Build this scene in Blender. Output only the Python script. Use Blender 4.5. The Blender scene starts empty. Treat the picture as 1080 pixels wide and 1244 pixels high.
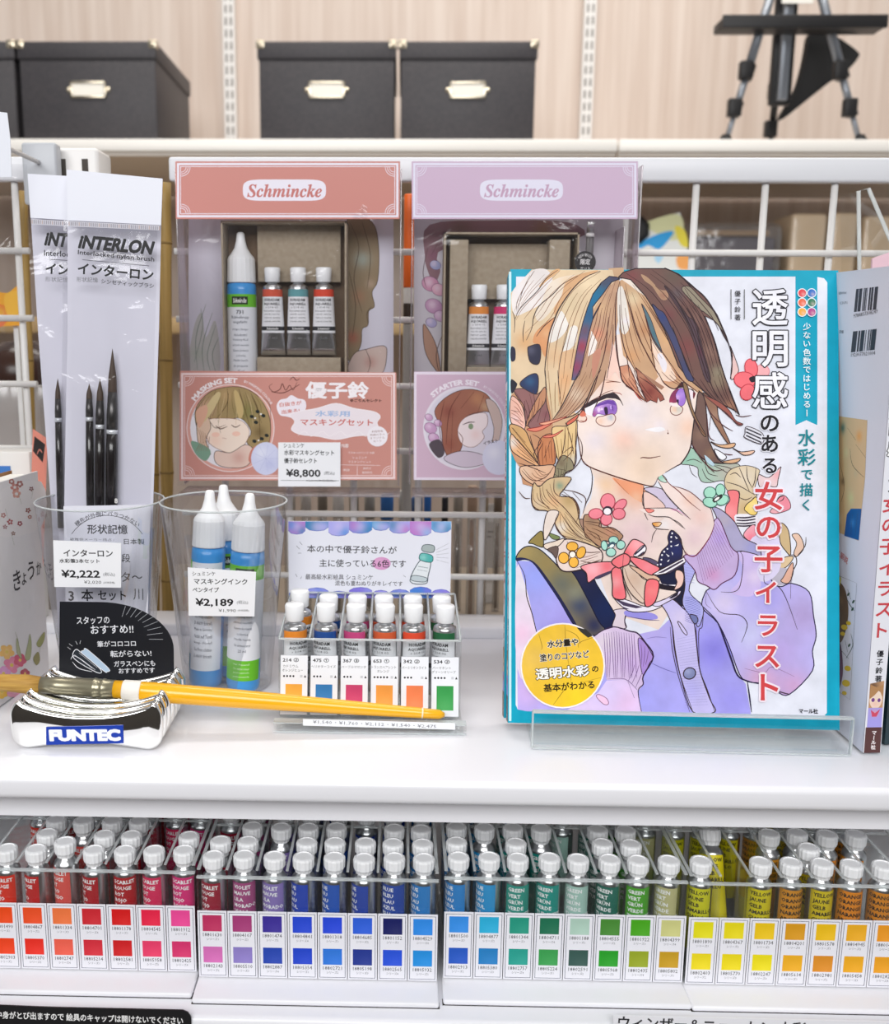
import bpy, bmesh, math, random
import numpy as np
from mathutils import Vector, Matrix
from mathutils.geometry import delaunay_2d_cdt
random.seed(7)
SC = bpy.context.scene
COL = SC.collection
# ------------------------------------------------------------------ camera, world, lights
EYE = .224
FPX, CX, CY = 1200., 458., 622.
_p, _t, _r = math.radians(10.5), math.radians(1.3), .005
F = Vector((-math.sin(_t)*math.cos(_p), math.cos(_t)*math.cos(_p), -math.sin(_p)))
R0 = Vector((math.cos(_t), math.sin(_t), 0)); U0 = R0.cross(F)
RT = R0*math.cos(_r) + U0*math.sin(_r); UP = RT.cross(F)
CAM = Vector((0, 0, EYE))
cd = bpy.data.cameras.new('camera'); cam = bpy.data.objects.new('camera', cd); COL.objects.link(cam)
cd.sensor_fit = 'HORIZONTAL'; cd.sensor_width = 36; cd.lens = FPX/1080*36
cd.shift_x = (540-CX)/1080
cd.clip_start = .01
cd.dof.use_dof = True; cd.dof.focus_distance = .56; cd.dof.aperture_fstop = 12
cam.matrix_world = Matrix(((RT.x, UP.x, -F.x, 0), (RT.y, UP.y, -F.y, 0), (RT.z, UP.z, -F.z, EYE), (0, 0, 0, 1)))
SC.camera = cam
W = bpy.data.worlds.new('world'); SC.world = W; W.use_nodes = True
W.node_tree.nodes['Background'].inputs[0].default_value = (.97, .985, 1, 1)
W.node_tree.nodes['Background'].inputs[1].default_value = .38
def area(name, loc, size, power, target, color=(1, 1, 1)):
    l = bpy.data.lights.new(name, 'AREA'); l.shape = 'RECTANGLE'; l.size, l.size_y = size; l.energy = power; l.color = color
    o = bpy.data.objects.new(name, l); COL.objects.link(o); o.location = loc
    o.rotation_euler = (Vector(target)-Vector(loc)).to_track_quat('-Z', 'Y').to_euler()
    return o
area('ceiling_light_aisle', (-.15, -1.15, 1.1), (2.2, .8), 36, (0, .5, -.05))
area('ceiling_light_shelf', (.35, .35, 1.9), (1.5, .25), 3.5, (.1, .55, 0))
area('ceiling_light_back_aisle', (.1, 1.25, 1.9), (2.4, .4), 26, (0, 2.0, .5), (1, .96, .9))
SC.view_settings.view_transform = 'Standard'; SC.view_settings.look = 'None'
SC.view_settings.gamma = 1; SC.view_settings.use_curve_mapping = False
SC.view_settings.exposure = .2
SC.cycles.transparent_max_bounces = 48; SC.cycles.max_bounces = 10; SC.cycles.transmission_bounces = 10
# ------------------------------------------------------------------ helpers
def ray(u, v): return F + RT*((u-CX)/FPX) + UP*((CY-v)/FPX)
def PY(u, v, Y): d = ray(u, v); return CAM + d*(Y/d.y)
def PZ(u, v, z=0.): d = ray(u, v); return CAM + d*((z-EYE)/d.z)
def PP(u, v, O, n):
    d = ray(u, v); return CAM + d*((O-CAM).dot(n)/d.dot(n))
def lin(c):
    return c/12.92 if c <= .04045 else ((c+.055)/1.055)**2.4
def hx(h):
    if not isinstance(h, str): return tuple(h)
    h = h.lstrip('#'); h = ''.join(q*2 for q in h) if len(h) == 3 else h; return tuple(lin(int(h[i:i+2], 16)/255) for i in (0, 2, 4))
MATS = {}
def mat(name, color='#ffffff', rough=.5, metal=0., spec=.5, noise=None, bump=0, coat=0, trans=0, ior=1.45, emit=None):
    if name in MATS: return MATS[name]
    m = bpy.data.materials.new(name); m.use_nodes = True; nt = m.node_tree; b = nt.nodes['Principled BSDF']
    b.inputs['Base Color'].default_value = (*hx(color), 1); b.inputs['Roughness'].default_value = rough
    b.inputs['Metallic'].default_value = metal; b.inputs['Specular IOR Level'].default_value = spec
    b.inputs['Coat Weight'].default_value = coat; b.inputs['Transmission Weight'].default_value = trans; b.inputs['IOR'].default_value = ior
    if noise:
        sc, c2, scl = noise
        tc = nt.nodes.new('ShaderNodeTexCoord'); mp = nt.nodes.new('ShaderNodeMapping'); n = nt.nodes.new('ShaderNodeTexNoise'); r = nt.nodes.new('ShaderNodeValToRGB')
        mp.inputs['Scale'].default_value = scl; n.inputs['Scale'].default_value = sc; n.inputs['Detail'].default_value = 5
        r.color_ramp.elements[0].position = .35; r.color_ramp.elements[1].position = .68
        r.color_ramp.elements[0].color = (*hx(color), 1); r.color_ramp.elements[1].color = (*hx(c2), 1)
        nt.links.new(tc.outputs['Object'], mp.inputs[0]); nt.links.new(mp.outputs[0], n.inputs[0]); nt.links.new(n.outputs[0], r.inputs[0]); nt.links.new(r.outputs[0], b.inputs['Base Color'])
        if bump:
            bp = nt.nodes.new('ShaderNodeBump'); bp.inputs['Strength'].default_value = bump; bp.inputs['Distance'].default_value = .001
            nt.links.new(n.outputs[0], bp.inputs['Height']); nt.links.new(bp.outputs[0], b.inputs['Normal'])
    MATS[name] = m; return m
def print_mat(name, rough, spec=.4, mottle=0., coat=0):
    if name in MATS: return MATS[name]
    m = mat(name, rough=rough, spec=spec, coat=coat); nt = m.node_tree; b = nt.nodes['Principled BSDF']
    a = nt.nodes.new('ShaderNodeAttribute'); a.attribute_name = 'Col'
    if mottle:   # watery pigment granulation of the printed artwork
        tc = nt.nodes.new('ShaderNodeTexCoord'); n = nt.nodes.new('ShaderNodeTexNoise'); n.inputs['Scale'].default_value = 90; n.inputs['Detail'].default_value = 4
        mr = nt.nodes.new('ShaderNodeMapRange'); mr.inputs[1].default_value = .3; mr.inputs[2].default_value = .7; mr.inputs[3].default_value = 1-mottle; mr.inputs[4].default_value = 1+mottle
        mx = nt.nodes.new('ShaderNodeVectorMath'); mx.operation = 'SCALE'
        nt.links.new(tc.outputs['Object'], n.inputs[0]); nt.links.new(n.outputs[0], mr.inputs[0]); nt.links.new(a.outputs['Color'], mx.inputs[0]); nt.links.new(mr.outputs[0], mx.inputs['Scale'])
        nt.links.new(mx.outputs[0], b.inputs['Base Color'])
    else: nt.links.new(a.outputs['Color'], b.inputs['Base Color'])
    return m
def clear_mat(name, tint='#ffffff', refl=.05, edge=.35, rough=.05, haze=0., bump=0., bscale=30):
    """thin clear plastic: see-through, glossier at grazing angles"""
    if name in MATS: return MATS[name]
    m = bpy.data.materials.new(name); m.use_nodes = True; nt = m.node_tree; nt.nodes.clear()
    o = nt.nodes.new('ShaderNodeOutputMaterial'); t = nt.nodes.new('ShaderNodeBsdfTransparent'); g = nt.nodes.new('ShaderNodeBsdfGlossy'); mx = nt.nodes.new('ShaderNodeMixShader')
    t.inputs[0].default_value = (*hx(tint), 1); g.inputs['Roughness'].default_value = rough
    lw = nt.nodes.new('ShaderNodeLayerWeight'); lw.inputs[0].default_value = .35
    mr = nt.nodes.new('ShaderNodeMapRange'); mr.inputs[3].default_value = refl; mr.inputs[4].default_value = edge
    nt.links.new(lw.outputs['Facing'], mr.inputs[0]); nt.links.new(mr.outputs[0], mx.inputs[0])
    nt.links.new(t.outputs[0], mx.inputs[1]); nt.links.new(g.outputs[0], mx.inputs[2])
    if bump:
        tc = nt.nodes.new('ShaderNodeTexCoord'); n = nt.nodes.new('ShaderNodeTexNoise'); n.inputs['Scale'].default_value = bscale; n.inputs['Detail'].default_value = 3; n.inputs['Distortion'].default_value = 1.5
        bp = nt.nodes.new('ShaderNodeBump'); bp.inputs['Strength'].default_value = bump; bp.inputs['Distance'].default_value = .004
        nt.links.new(tc.outputs['Object'], n.inputs[0]); nt.links.new(n.outputs[0], bp.inputs['Height']); nt.links.new(bp.outputs[0], g.inputs['Normal'])
    last = mx
    if haze:
        d = nt.nodes.new('ShaderNodeBsdfDiffuse'); d.inputs[0].default_value = (.9, .9, .93, 1); m2 = nt.nodes.new('ShaderNodeMixShader'); m2.inputs[0].default_value = haze
        nt.links.new(mx.outputs[0], m2.inputs[1]); nt.links.new(d.outputs[0], m2.inputs[2]); last = m2
    nt.links.new(last.outputs[0], o.inputs[0]); MATS[name] = m; return m
PR = print_mat('printed paper', .45); PG = print_mat('printed gloss laminate', .3, .22); PA = print_mat('watercolour artwork print', .34, .12, .07)
ACR = clear_mat('clear acrylic', '#fdfefe', .018, .25, .03)
ACE = mat('acrylic edge', '#e8edee', .2, trans=.5, ior=1.15)
FILM = clear_mat('crinkled clear film', '#fafafb', .035, .45, .1, .012, .42, 24)
CUP = clear_mat('clear cup plastic', '#f6f7f9', .04, .7, .05, .01)
WHITE = mat('white shelf enamel', '#ebebf0', .22, spec=.5)
CAPW = mat('white plastic cap', '#f1f2f4', .35)
SILV = mat('aluminium tube', '#c9cacc', .28, 1.)
CHROME = mat('chrome', '#f4f4f2', .06, 1.)
BLACK = mat('matte black', '#191a1d', .5)
class MB:
    def __init__(s): s.v = []; s.f = []; s.c = []; s.m = []; s.sm = []
    def face(s, idx, c=None, m=0, smooth=False): s.f.append(tuple(idx)); s.c.append(c); s.m.append(m); s.sm.append(smooth)
    def add(s, vs, fs, c=None, m=0, smooth=False):
        b = len(s.v); s.v += [tuple(v) for v in vs]
        if isinstance(c, str): c = hx(c)
        for f in fs: s.face([b+i for i in f], c, m, smooth)
        return b
    def box(s, a, b, c=None, m=0, M=None):
        x0, y0, z0 = a; x1, y1, z1 = b
        vs = [Vector(p) for p in ((x0,y0,z0),(x1,y0,z0),(x1,y1,z0),(x0,y1,z0),(x0,y0,z1),(x1,y0,z1),(x1,y1,z1),(x0,y1,z1))]
        if M is not None: vs = [M @ v for v in vs]
        s.add(vs, [(0,3,2,1),(4,5,6,7),(0,1,5,4),(1,2,6,5),(2,3,7,6),(3,0,4,7)], c, m)
    def rbox(s, a, b, r=.002, c=None, m=0, M=None, seg=2):
        bm = bmesh.new(); bmesh.ops.create_cube(bm, size=1)
        for v in bm.verts: v.co = Vector([(a[i]+b[i])/2+v.co[i]*(b[i]-a[i]) for i in range(3)])
        bmesh.ops.bevel(bm, geom=bm.edges[:], offset=r, segments=seg, profile=.5, affect='EDGES')
        s.bm(bm, c, m, M, True)
    def bm(s, bm, c=None, m=0, M=None, smooth=False):
        bm.verts.ensure_lookup_table()
        for i, v in enumerate(bm.verts): v.index = i
        s.add([(M @ v.co) if M is not None else v.co.copy() for v in bm.verts], [[v.index for v in f.verts] for f in bm.faces], c, m, smooth); bm.free()
    def lathe(s, prof, n=24, M=None, c=None, m=0, cols=None, ms=None, smooth=True, capb=True, capt=True, lobes=0, amp=0):
        rings = []
        for r, z in prof:
            b = len(s.v)
            for k in range(n):
                a = 2*math.pi*k/n; rr = r*(1+amp*(1 if (k % 2) else -1)) if lobes else r
                p = Vector((rr*math.cos(a), rr*math.sin(a), z)); s.v.append(tuple(M @ p if M is not None else p))
            rings.append(b)
        for i in range(len(prof)-1):
            cc = cols[i] if cols else c; mm = ms[i] if ms else m
            if isinstance(cc, str): cc = hx(cc)
            for k in range(n):
                k2 = (k+1) % n; s.face((rings[i]+k, rings[i]+k2, rings[i+1]+k2, rings[i+1]+k), cc, mm, smooth)
        if capb and prof[0][0] > 1e-6: s.face([rings[0]+k for k in range(n)][::-1], hx(cols[0] if cols else c) if (cols or c) else None, ms[0] if ms else m)
        if capt and prof[-1][0] > 1e-6: s.face([rings[-1]+k for k in range(n)], hx(cols[-1] if cols else c) if (cols or c) else None, ms[-1] if ms else m)
    def tube(s, pts, r, n=8, c=None, m=0, caps=True):
        pts = [Vector(p) for p in pts]; rs = r if isinstance(r, (list, tuple)) else [r]*len(pts)
        rings = []; up = None
        for i, p in enumerate(pts):
            t = (pts[min(i+1, len(pts)-1)]-pts[max(i-1, 0)]).normalized()
            if up is None: up = Vector((0, 0, 1)) if abs(t.z) < .9 else Vector((1, 0, 0))
            x = up.cross(t).normalized(); y = t.cross(x); up = y
            b = len(s.v); rings.append(b)
            for k in range(n):
                a = 2*math.pi*k/n; s.v.append(tuple(p+(x*math.cos(a)+y*math.sin(a))*rs[i]))
        if isinstance(c, str): c = hx(c)
        for i in range(len(pts)-1):
            for k in range(n):
                k2 = (k+1) % n; s.face((rings[i]+k, rings[i]+k2, rings[i+1]+k2, rings[i+1]+k), c, m, True)
        if caps: s.face([rings[0]+k for k in range(n)][::-1], c, m); s.face([rings[-1]+k for k in range(n)], c, m)
    def prism(s, poly, O, ex, ey, depth, c=None, m=0):
        """polygon (2-D) extruded by depth along -(ex x ey)"""
        n = ex.cross(ey); P = [O+ex*x+ey*y for x, y in poly]; Q = [p-n*depth for p in P]; k = len(P)
        s.add(P+Q, [list(range(k)), list(range(2*k-1, k-1, -1))]+[(i, i+k, (i+1) % k+k, (i+1) % k) for i in range(k)], c, m)
    def build(s, name, mats, parent=None, bevel=0):
        me = bpy.data.meshes.new(name); off = Vector(parent.matrix_world.translation if parent is None else parent.location) if parent else Vector()
        if parent and parent.parent: off = off+Vector(parent.parent.location)
        V = [(x-off.x, y-off.y, z-off.z) for x, y, z in s.v]
        me.from_pydata(V, [], s.f)
        for q in (mats if isinstance(mats, (list, tuple)) else [mats]): me.materials.append(q)
        me.polygons.foreach_set('material_index', s.m); me.polygons.foreach_set('use_smooth', s.sm)
        if any(c is not None for c in s.c):
            at = me.color_attributes.new('Col', 'FLOAT_COLOR', 'CORNER'); buf = []
            for f, c in zip(s.f, s.c):
                if c is None: c = (.8, .8, .8)
                if isinstance(c, list):
                    for q in c: buf += [*q, 1.]
                else: buf += [*c, 1.]*len(f)
            at.data.foreach_set('color', buf)
        me.update()
        o = bpy.data.objects.new(name, me); COL.objects.link(o)
        if parent: o.parent = parent
        if bevel:
            b = o.modifiers.new('bevel', 'BEVEL'); b.width = bevel; b.segments = 2; b.limit_method = 'ANGLE'
        return o
def tag(o, label=None, cat=None, group=None, kind=None):
    if label: o['label'] = label
    if cat: o['category'] = cat
    if group: o['group'] = group
    if kind: o['kind'] = kind
    return o
def thing(name, label, cat, loc=(0, 0, 0), group=None):
    o = bpy.data.objects.new(name, None); COL.objects.link(o); o.location = loc; o.empty_display_size = .01
    return tag(o, label, cat, group)
def copy_tree(o, parent=None):
    c = o.copy(); COL.objects.link(c)
    if parent: c.parent = parent
    for ch in [x for x in bpy.data.objects if x.parent == o]: copy_tree(ch, c)
    return c
def struct(o, kind='structure'): o['kind'] = kind; return o
# ------------------------------------------------------------------ text as flat outlines
TXT = {}
_tc = bpy.data.curves.new('lettering', 'FONT'); _to = bpy.data.objects.new('lettering', _tc); COL.objects.link(_to)
def glyphs(t, bold=0., shear=0., res=3, space=1.):
    key = (t, bold, shear, res, space)
    if key not in TXT:
        _tc.body = t; _tc.offset = bold; _tc.shear = shear; _tc.resolution_u = res; _tc.align_x = 'LEFT'; _tc.size = 1; _tc.space_character = space; _tc.fill_mode = 'FRONT'
        bpy.context.view_layer.update(); dg = bpy.context.evaluated_depsgraph_get()
        me = _to.evaluated_get(dg).to_mesh(); V = [(v.co.x, v.co.y) for v in me.vertices]; Fc = [tuple(p.vertices) for p in me.polygons]
        _to.evaluated_get(dg).to_mesh_clear()
        xs = [p[0] for p in V] or [0, 1]; ys = [p[1] for p in V] or [0, 1]
        TXT[key] = (V, Fc, min(xs), max(xs), min(ys), max(ys))
    return TXT[key]
def smooth_pts(pts, closed=True, k=4):
    n = len(pts)
    if n < 3: return list(pts)
    out = []
    for i in range(n if closed else n-1):
        p1, p2 = pts[i], pts[(i+1) % n]
        p0 = pts[i-1] if (closed or i > 0) else p1; p3 = pts[(i+2) % n] if (closed or i+2 < n) else p2
        for j in range(k):
            t = j/k; t2 = t*t; t3 = t2*t
            out.append(tuple(.5*((2*p1[q])+(-p0[q]+p2[q])*t+(2*p0[q]-5*p1[q]+4*p2[q]-p3[q])*t2+(-p0[q]+3*p1[q]-3*p2[q]+p3[q])*t3) for q in (0, 1)))
    if not closed: out.append(tuple(pts[-1]))
    return out
ZOOM = dict(a=(610,320,8.883), b=(720,320,8.883), c=(800,320,8.883), d=(610,450,8.883), e=(700,450,8.883), f=(800,450,8.883), g=(610,580,8.883), h=(710,560,8.883),
            i=(790,540,8.883), j=(880,570,8.883), k=(610,720,7.775), l=(720,640,8.883), m=(720,740,8.883), n=(820,660,5.922), D=(800,600,3.771), C=(600,600,4.0125),
            A=(600,310,4.0125), B=(780,310,4.0115), P=(0,0,1.))
def path(s):
    """'a 10,20 30,40 b 5,6': points in the pattern's tile units -> pattern units"""
    if not isinstance(s, str): return list(s)
    z = ZOOM['P']; out = []
    for t in s.split():
        if t in ZOOM: z = ZOOM[t]
        else:
            x, y = t.split(','); out.append((z[0]+float(x)/z[2], z[1]+float(y)/z[2]))
    return out
def fatten(V, Fc, hb):
    """flat lettering made bolder: its outline drawn again as a band"""
    cnt = {}
    for q in Fc:
        for i in range(len(q)): e = (q[i], q[(i+1) % len(q)]); k = (min(e), max(e)); cnt[k] = cnt.get(k, 0)+1
    V2, F2 = [(x, y, .95) for x, y in V], list(Fc); nj = 0
    for (i, j), m in cnt.items():
        if m != 1: continue
        (xa, ya), (xb, yb) = V[i], V[j]; d = math.hypot(xb-xa, yb-ya)
        if d < 1e-7: continue
        dx, dy = (xb-xa)/d*hb, (yb-ya)/d*hb; b0 = len(V2); o = .6; nj = (nj+1) % 9; q = nj*.1
        V2 += [(xa-dx*o+dy, ya-dy*o-dx, q), (xb+dx*o+dy, yb+dy*o-dx, q), (xb+dx*o-dy, yb+dy*o+dx, q), (xa-dx*o-dy, ya-dy*o+dx, q)]; F2.append((b0, b0+1, b0+2, b0+3))
    return V2, F2
class Sheet:
    """a flat printed surface; drawn on in pattern units that map onto its plane"""
    def __init__(s, O, ex, ey, mb=None, step=2e-6, px=None):
        s.O, s.ex, s.ey = Vector(O), Vector(ex).normalized(), Vector(ey).normalized(); s.n = s.ex.cross(s.ey); s.mb = mb or MB(); s.step = step; s.k = 1
        s.px = px; s.ink = 1.
    def loc(s, u, v):
        if s.px: u0, v0, sc = s.px; return ((u-u0)*sc, (v0-v)*sc)
        p = PP(u, v, s.O, s.n)-s.O; return (p.dot(s.ex), p.dot(s.ey))
    def at(s, x, y, k=None): return s.O+s.ex*x+s.ey*y+s.n*(s.step*(s.k if k is None else k))
    def scale(s, u, v):
        a = s.loc(u, v-5); b = s.loc(u, v+5); return math.hypot(b[0]-a[0], b[1]-a[1])/10
    def uscale(s, u, v):
        a = s.loc(u-5, v); b = s.loc(u+5, v); return math.hypot(b[0]-a[0], b[1]-a[1])/10
    def poly(s, P, c, blobs=None, grid=None):
        """P local 2-D points"""
        c = hx(c); s.k += 1
        ar = sum(P[i-1][0]*P[i][1]-P[i][0]*P[i-1][1] for i in range(len(P)))
        if ar < 0: P = P[::-1]
        pts = [Vector(p) for p in P]; n = len(pts); edges = [(i, (i+1) % n) for i in range(n)]
        if grid:
            xs = [p[0] for p in P]; ys = [p[1] for p in P]
            x = min(xs)
            while x < max(xs):
                y = min(ys)
                while y < max(ys):
                    ins = False
                    for i in range(n):
                        (x1, y1), (x2, y2) = P[i-1], P[i]
                        if (y1 > y) != (y2 > y) and x < (x2-x1)*(y-y1)/(y2-y1)+x1: ins = not ins
                    if ins: pts.append(Vector((x, y)))
                    y += grid
                x += grid
        V, E, Fc, *_ = delaunay_2d_cdt(pts, edges, [list(range(n))], 1, 1e-9)
        b = len(s.mb.v); s.mb.v += [tuple(s.at(v.x, v.y)) for v in V]
        def colr(v):
            q = list(c)
            for bx, by, br, bc, bs in blobs: 
                w = bs*math.exp(-((v.x-bx)**2+(v.y-by)**2)/(br*br)); q = [q[i]*(1-w)+bc[i]*w for i in range(3)]
            return tuple(q)
        cv = [colr(v) for v in V] if blobs else None
        for f in Fc: s.mb.face([b+i for i in f], [cv[i] for i in f] if cv else c)
    def fill(s, P, c, blobs=None, line=None, lc='#3a2a2c', sm=True, grid=3.):
        P = path(P)
        if sm: P = smooth_pts(P)
        L = [s.loc(*p) for p in P]; g = None; bl = None
        if blobs:
            bl = []
            for spec, r, bc, st in blobs:
                u, v = spec if isinstance(spec, tuple) else path(spec)[0]; x, y = s.loc(u, v); sc = s.scale(u, v); bl.append((x, y, r*sc, hx(bc), st))
            g = grid*s.scale(*P[0])
        s.poly(L, c, bl, g)
        if line: s.line(P+[P[0]], line, lc, False, 0)
    def line(s, P, w=.8, c='#3a2a2c', sm=True, taper=.6):
        P = path(P)
        if sm and len(P) > 2: P = smooth_pts(P, False)
        L = [s.loc(*p) for p in P]; L = [q for i, q in enumerate(L) if i == 0 or math.hypot(q[0]-L[i-1][0], q[1]-L[i-1][1]) > 1e-9]; sc = s.scale(*P[0])*w/2; n = len(L)
        if n < 2: return
        s.k += .3; b = len(s.mb.v)
        for i, (x, y) in enumerate(L):
            x0, y0 = L[max(i-1, 0)]; x1, y1 = L[min(i+1, n-1)]; dx, dy = x1-x0, y1-y0; d = math.hypot(dx, dy) or 1; t = i/(n-1)
            ww = sc*s.ink*(1-taper+taper*math.sin(math.pi*min(max(t, .03), .97))) if taper else sc*s.ink
            s.mb.v += [tuple(s.at(x-dy/d*ww, y+dx/d*ww)), tuple(s.at(x+dy/d*ww, y-dx/d*ww))]
        for i in range(n-1): s.mb.face((b+2*i+1, b+2*i+3, b+2*i+2, b+2*i), hx(c))
    def strands(s, A, B, n, w=.6, c='#5a3a2c', jit=.04):
        A, B = path(A), path(B)
        for k in range(n):
            t = (k+.5)/n+((k*37 % 11)/11-.5)*jit*2; P = [(a[0]*(1-t)+b[0]*t, a[1]*(1-t)+b[1]*t) for a, b in zip(A, B)]; q = (k*5) % 3
            P = smooth_pts(P, False); m = len(P); P = P[int(m*(.0, .12, .25)[q]):int(m*(1, .8, .92)[q])]; s.line(P, w*(1, .8, 1.15)[q], c, False)
    def ell(s, u, v, rx, ry=None, c='#ffffff', rot=0, n=20, line=None, lc='#3a2a2c', blobs=None):
        ry = rx if ry is None else ry; a = math.radians(rot)
        P = [(u+rx*math.cos(t)*math.cos(a)-ry*math.sin(t)*math.sin(a), v+rx*math.cos(t)*math.sin(a)+ry*math.sin(t)*math.cos(a)) for t in [2*math.pi*k/n for k in range(n)]]
        s.fill(P, c, blobs, line, lc, False)
    def rect(s, u0, v0, u1, v1, c, r=0, n=4, **kw):
        if r:
            P = []
            for cx, cy, a0 in ((u1-r, v0+r, -90), (u1-r, v1-r, 0), (u0+r, v1-r, 90), (u0+r, v0+r, 180)):
                P += [(cx+r*math.cos(math.radians(a0+90*k/n)), cy+r*math.sin(math.radians(a0+90*k/n))) for k in range(n+1)]
        else: P = [(u0, v0), (u1, v0), (u1, v1), (u0, v1)]
        s.fill(P, c, sm=False, **kw)
    def frame(s, u0, v0, u1, v1, w, c):
        for a in ((u0, v0, u1, v0+w), (u0, v1-w, u1, v1), (u0, v0, u0+w, v1), (u1-w, v0, u1, v1)): s.rect(*a, c)
    def text(s, t, u, v, w=None, h=None, c='#222226', bold=0., shear=0., rot=0., res=2, em=None, halo=None, space=1., arc=None):
        """t centred at (u, v), fitted to width w and/or height h, or to em (units per character square)"""
        V, Fc, x0, x1, y0, y1 = glyphs(t, 0, shear, res, space)
        if not V: return
        if res == 1: bold = 0
        x0, x1, y0, y1 = x0-bold, x1+bold, y0-bold, y1+bold
        sx = w/(x1-x0) if w else None; sy = h/(y1-y0) if h else None
        if em: sx = sy = em
        if sx and w: sx *= s.uscale(u, v)/s.scale(u, v)
        if sx is None: sx = sy
        if sy is None: sy = sx
        mx, my = (x0+x1)/2, (y0+y1)/2
        if halo: s._put(*fatten(V, Fc, bold+halo[1]), mx, my, sx, sy, u, v, rot, halo[0], arc)
        if bold: V, Fc = fatten(V, Fc, bold)
        s._put(V, Fc, mx, my, sx, sy, u, v, rot, c, arc)
    def _put(s, V, Fc, mx, my, sx, sy, u, v, rot, c, arc):
        s.k += 1.6; b = len(s.mb.v); ox, oy = s.loc(u, v); sc = s.scale(u, v); a = math.radians(rot); ca, sa = math.cos(a), math.sin(a)
        for x, y, *dk in V:
            X, Y = (x-mx)*sx*sc, (y-my)*sy*sc
            if arc: 
                R = arc*sc; th = X/R; X, Y = (R+Y)*math.sin(th), (R+Y)*math.cos(th)-R
            s.mb.v.append(tuple(s.at(ox+X*ca-Y*sa, oy+X*sa+Y*ca, s.k-1+1.2*(dk[0] if dk else .5))))
        c = hx(c)
        for f in Fc: s.mb.face([b+i for i in f], c)
    def vtext(s, t, u, v0, pitch, em, c, bold=0., **kw):
        for k, ch in enumerate(t):
            if ch == ' ': continue
            s.text(ch, u, v0+k*pitch, em=em, c=c, bold=bold, rot=90 if ch in 'ー―〜' else 0, **kw)
    def card(s, P, c, thick, edge=None, sm=False):
        """solid card: printed face with its edges and back"""
        P = path(P)
        if sm: P = smooth_pts(P)
        L = [s.loc(*p) for p in P]
        ar = sum(L[i-1][0]*L[i][1]-L[i][0]*L[i-1][1] for i in range(len(L)))
        if ar < 0: L = L[::-1]
        s.mb.prism(L, s.O, s.ex, s.ey, thick, c)
X, Y_, Z = Vector((1, 0, 0)), Vector((0, 1, 0)), Vector((0, 0, 1))
def vsheet(u, v, Y, lean=0., yaw=0., **kw):
    """upright sheet whose point under (u, v) lies at depth Y; lean = top tipped back, yaw = right edge further back"""
    O = PY(u, v, Y); ex = Vector((math.cos(yaw), math.sin(yaw), 0)); bk = Vector((-math.sin(yaw), math.cos(yaw), 0)); ey = Z*math.cos(lean)+bk*math.sin(lean)
    return Sheet(O, ex, ey, **kw)
# ================================================================== setting: room, back bay, gondola
woodm = mat('pale wood grain panel', '#d6c8be', .5, noise=(3.2, '#c6b4a8', (14, 1, .55)))
b = MB(); b.box((-3, 2.45, -1.2), (3, 2.5, 1.7)); struct(b.build('wall_back', woodm))
b = MB(); b.box((-3, -1.5, -1.26), (3, 2.5, -1.2)); struct(b.build('floor', mat('grey vinyl floor', '#a7a29c', .45)))
b = MB(); b.box((-3, -1.55, -1.2), (3, -1.5, 1.7)); struct(b.build('light_blocker_front', mat('light blocker dark grey', '#55504c', .7)))  # unseen dark wall added behind the camera to block world light for contrast
b = MB(); b.box((-3, -1.5, 2.2), (3, 2.5, 2.26)); struct(b.build('ceiling', mat('ceiling white', '#e8e8e8', .8)))
# slotted uprights on the far wall
upm = mat('upright white steel', '#e6e4e2', .35); slotm = mat('slot shade', '#7d7874', .8)
def upright(name, x, label):
    t = thing(name, label, 'shelf upright', (x, 2.44, .3)); b = MB(); b.box((x-.0135, 2.43, .28), (x+.0135, 2.452, 1.4)); b.build('post', upm, t)
    s = MB(); z = .30
    while z < 1.38:
        for dx in (-.0058, .0058): s.box((x+dx-.0021, 2.4285, z), (x+dx+.0021, 2.4302, z+.017))
        z += .0265
    s.build('slot', slotm, t); return t
upright('slotted_upright', PY(279, 100, 2.43).x, 'white slotted wall upright between the two pairs of black boxes')
upright('slotted_upright', PY(714, 100, 2.43).x, 'white slotted wall upright between the black boxes and the easel')
# far shelf that carries the boxes: two boards meeting above the lilac set
sh = mat('cream shelf board', '#efe8e0', .4)
ZS = .5565; XJ = PY(750, 180, 1.86).x
for x0, x1, lab in ((-1.35, XJ-.0015, 'cream shelf board carrying the black storage boxes'), (XJ+.0015, 1.35, 'cream shelf board under the tripod easel')):
    t = thing('display_shelf', lab, 'shelf', ((x0+x1)/2, 1.86, ZS-.03)); b = MB(); b.rbox((x0, 1.86, ZS-.028), (x1, 2.428, ZS), .003); b.build('board', sh, t)
    b = MB(); b.rbox((x0, 1.852, ZS-.021), (x1, 1.86, ZS+.0005), .002); b.build('front_rail', mat('shelf price rail', '#f4f1ec', .3), t)
Z2 = .243
t = thing('display_shelf', 'lower pale wood shelf behind the wire grid', 'shelf', (0, 1.88, Z2-.03)); b = MB(); b.rbox((-1.35, 1.88, Z2-.03), (1.35, 2.45, Z2), .003); b.build('board', mat('tan shelf', '#b29468', .5), t)
t = thing('display_shelf', 'lowest shelf of the far bay seen through the wire grid', 'shelf', (0, 1.7, -.42)); b = MB(); b.rbox((-1.35, 1.6, -.43), (1.35, 2.45, -.40), .003); b.build('board', mat('tan shelf', '#b29468', .5), t)
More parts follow.
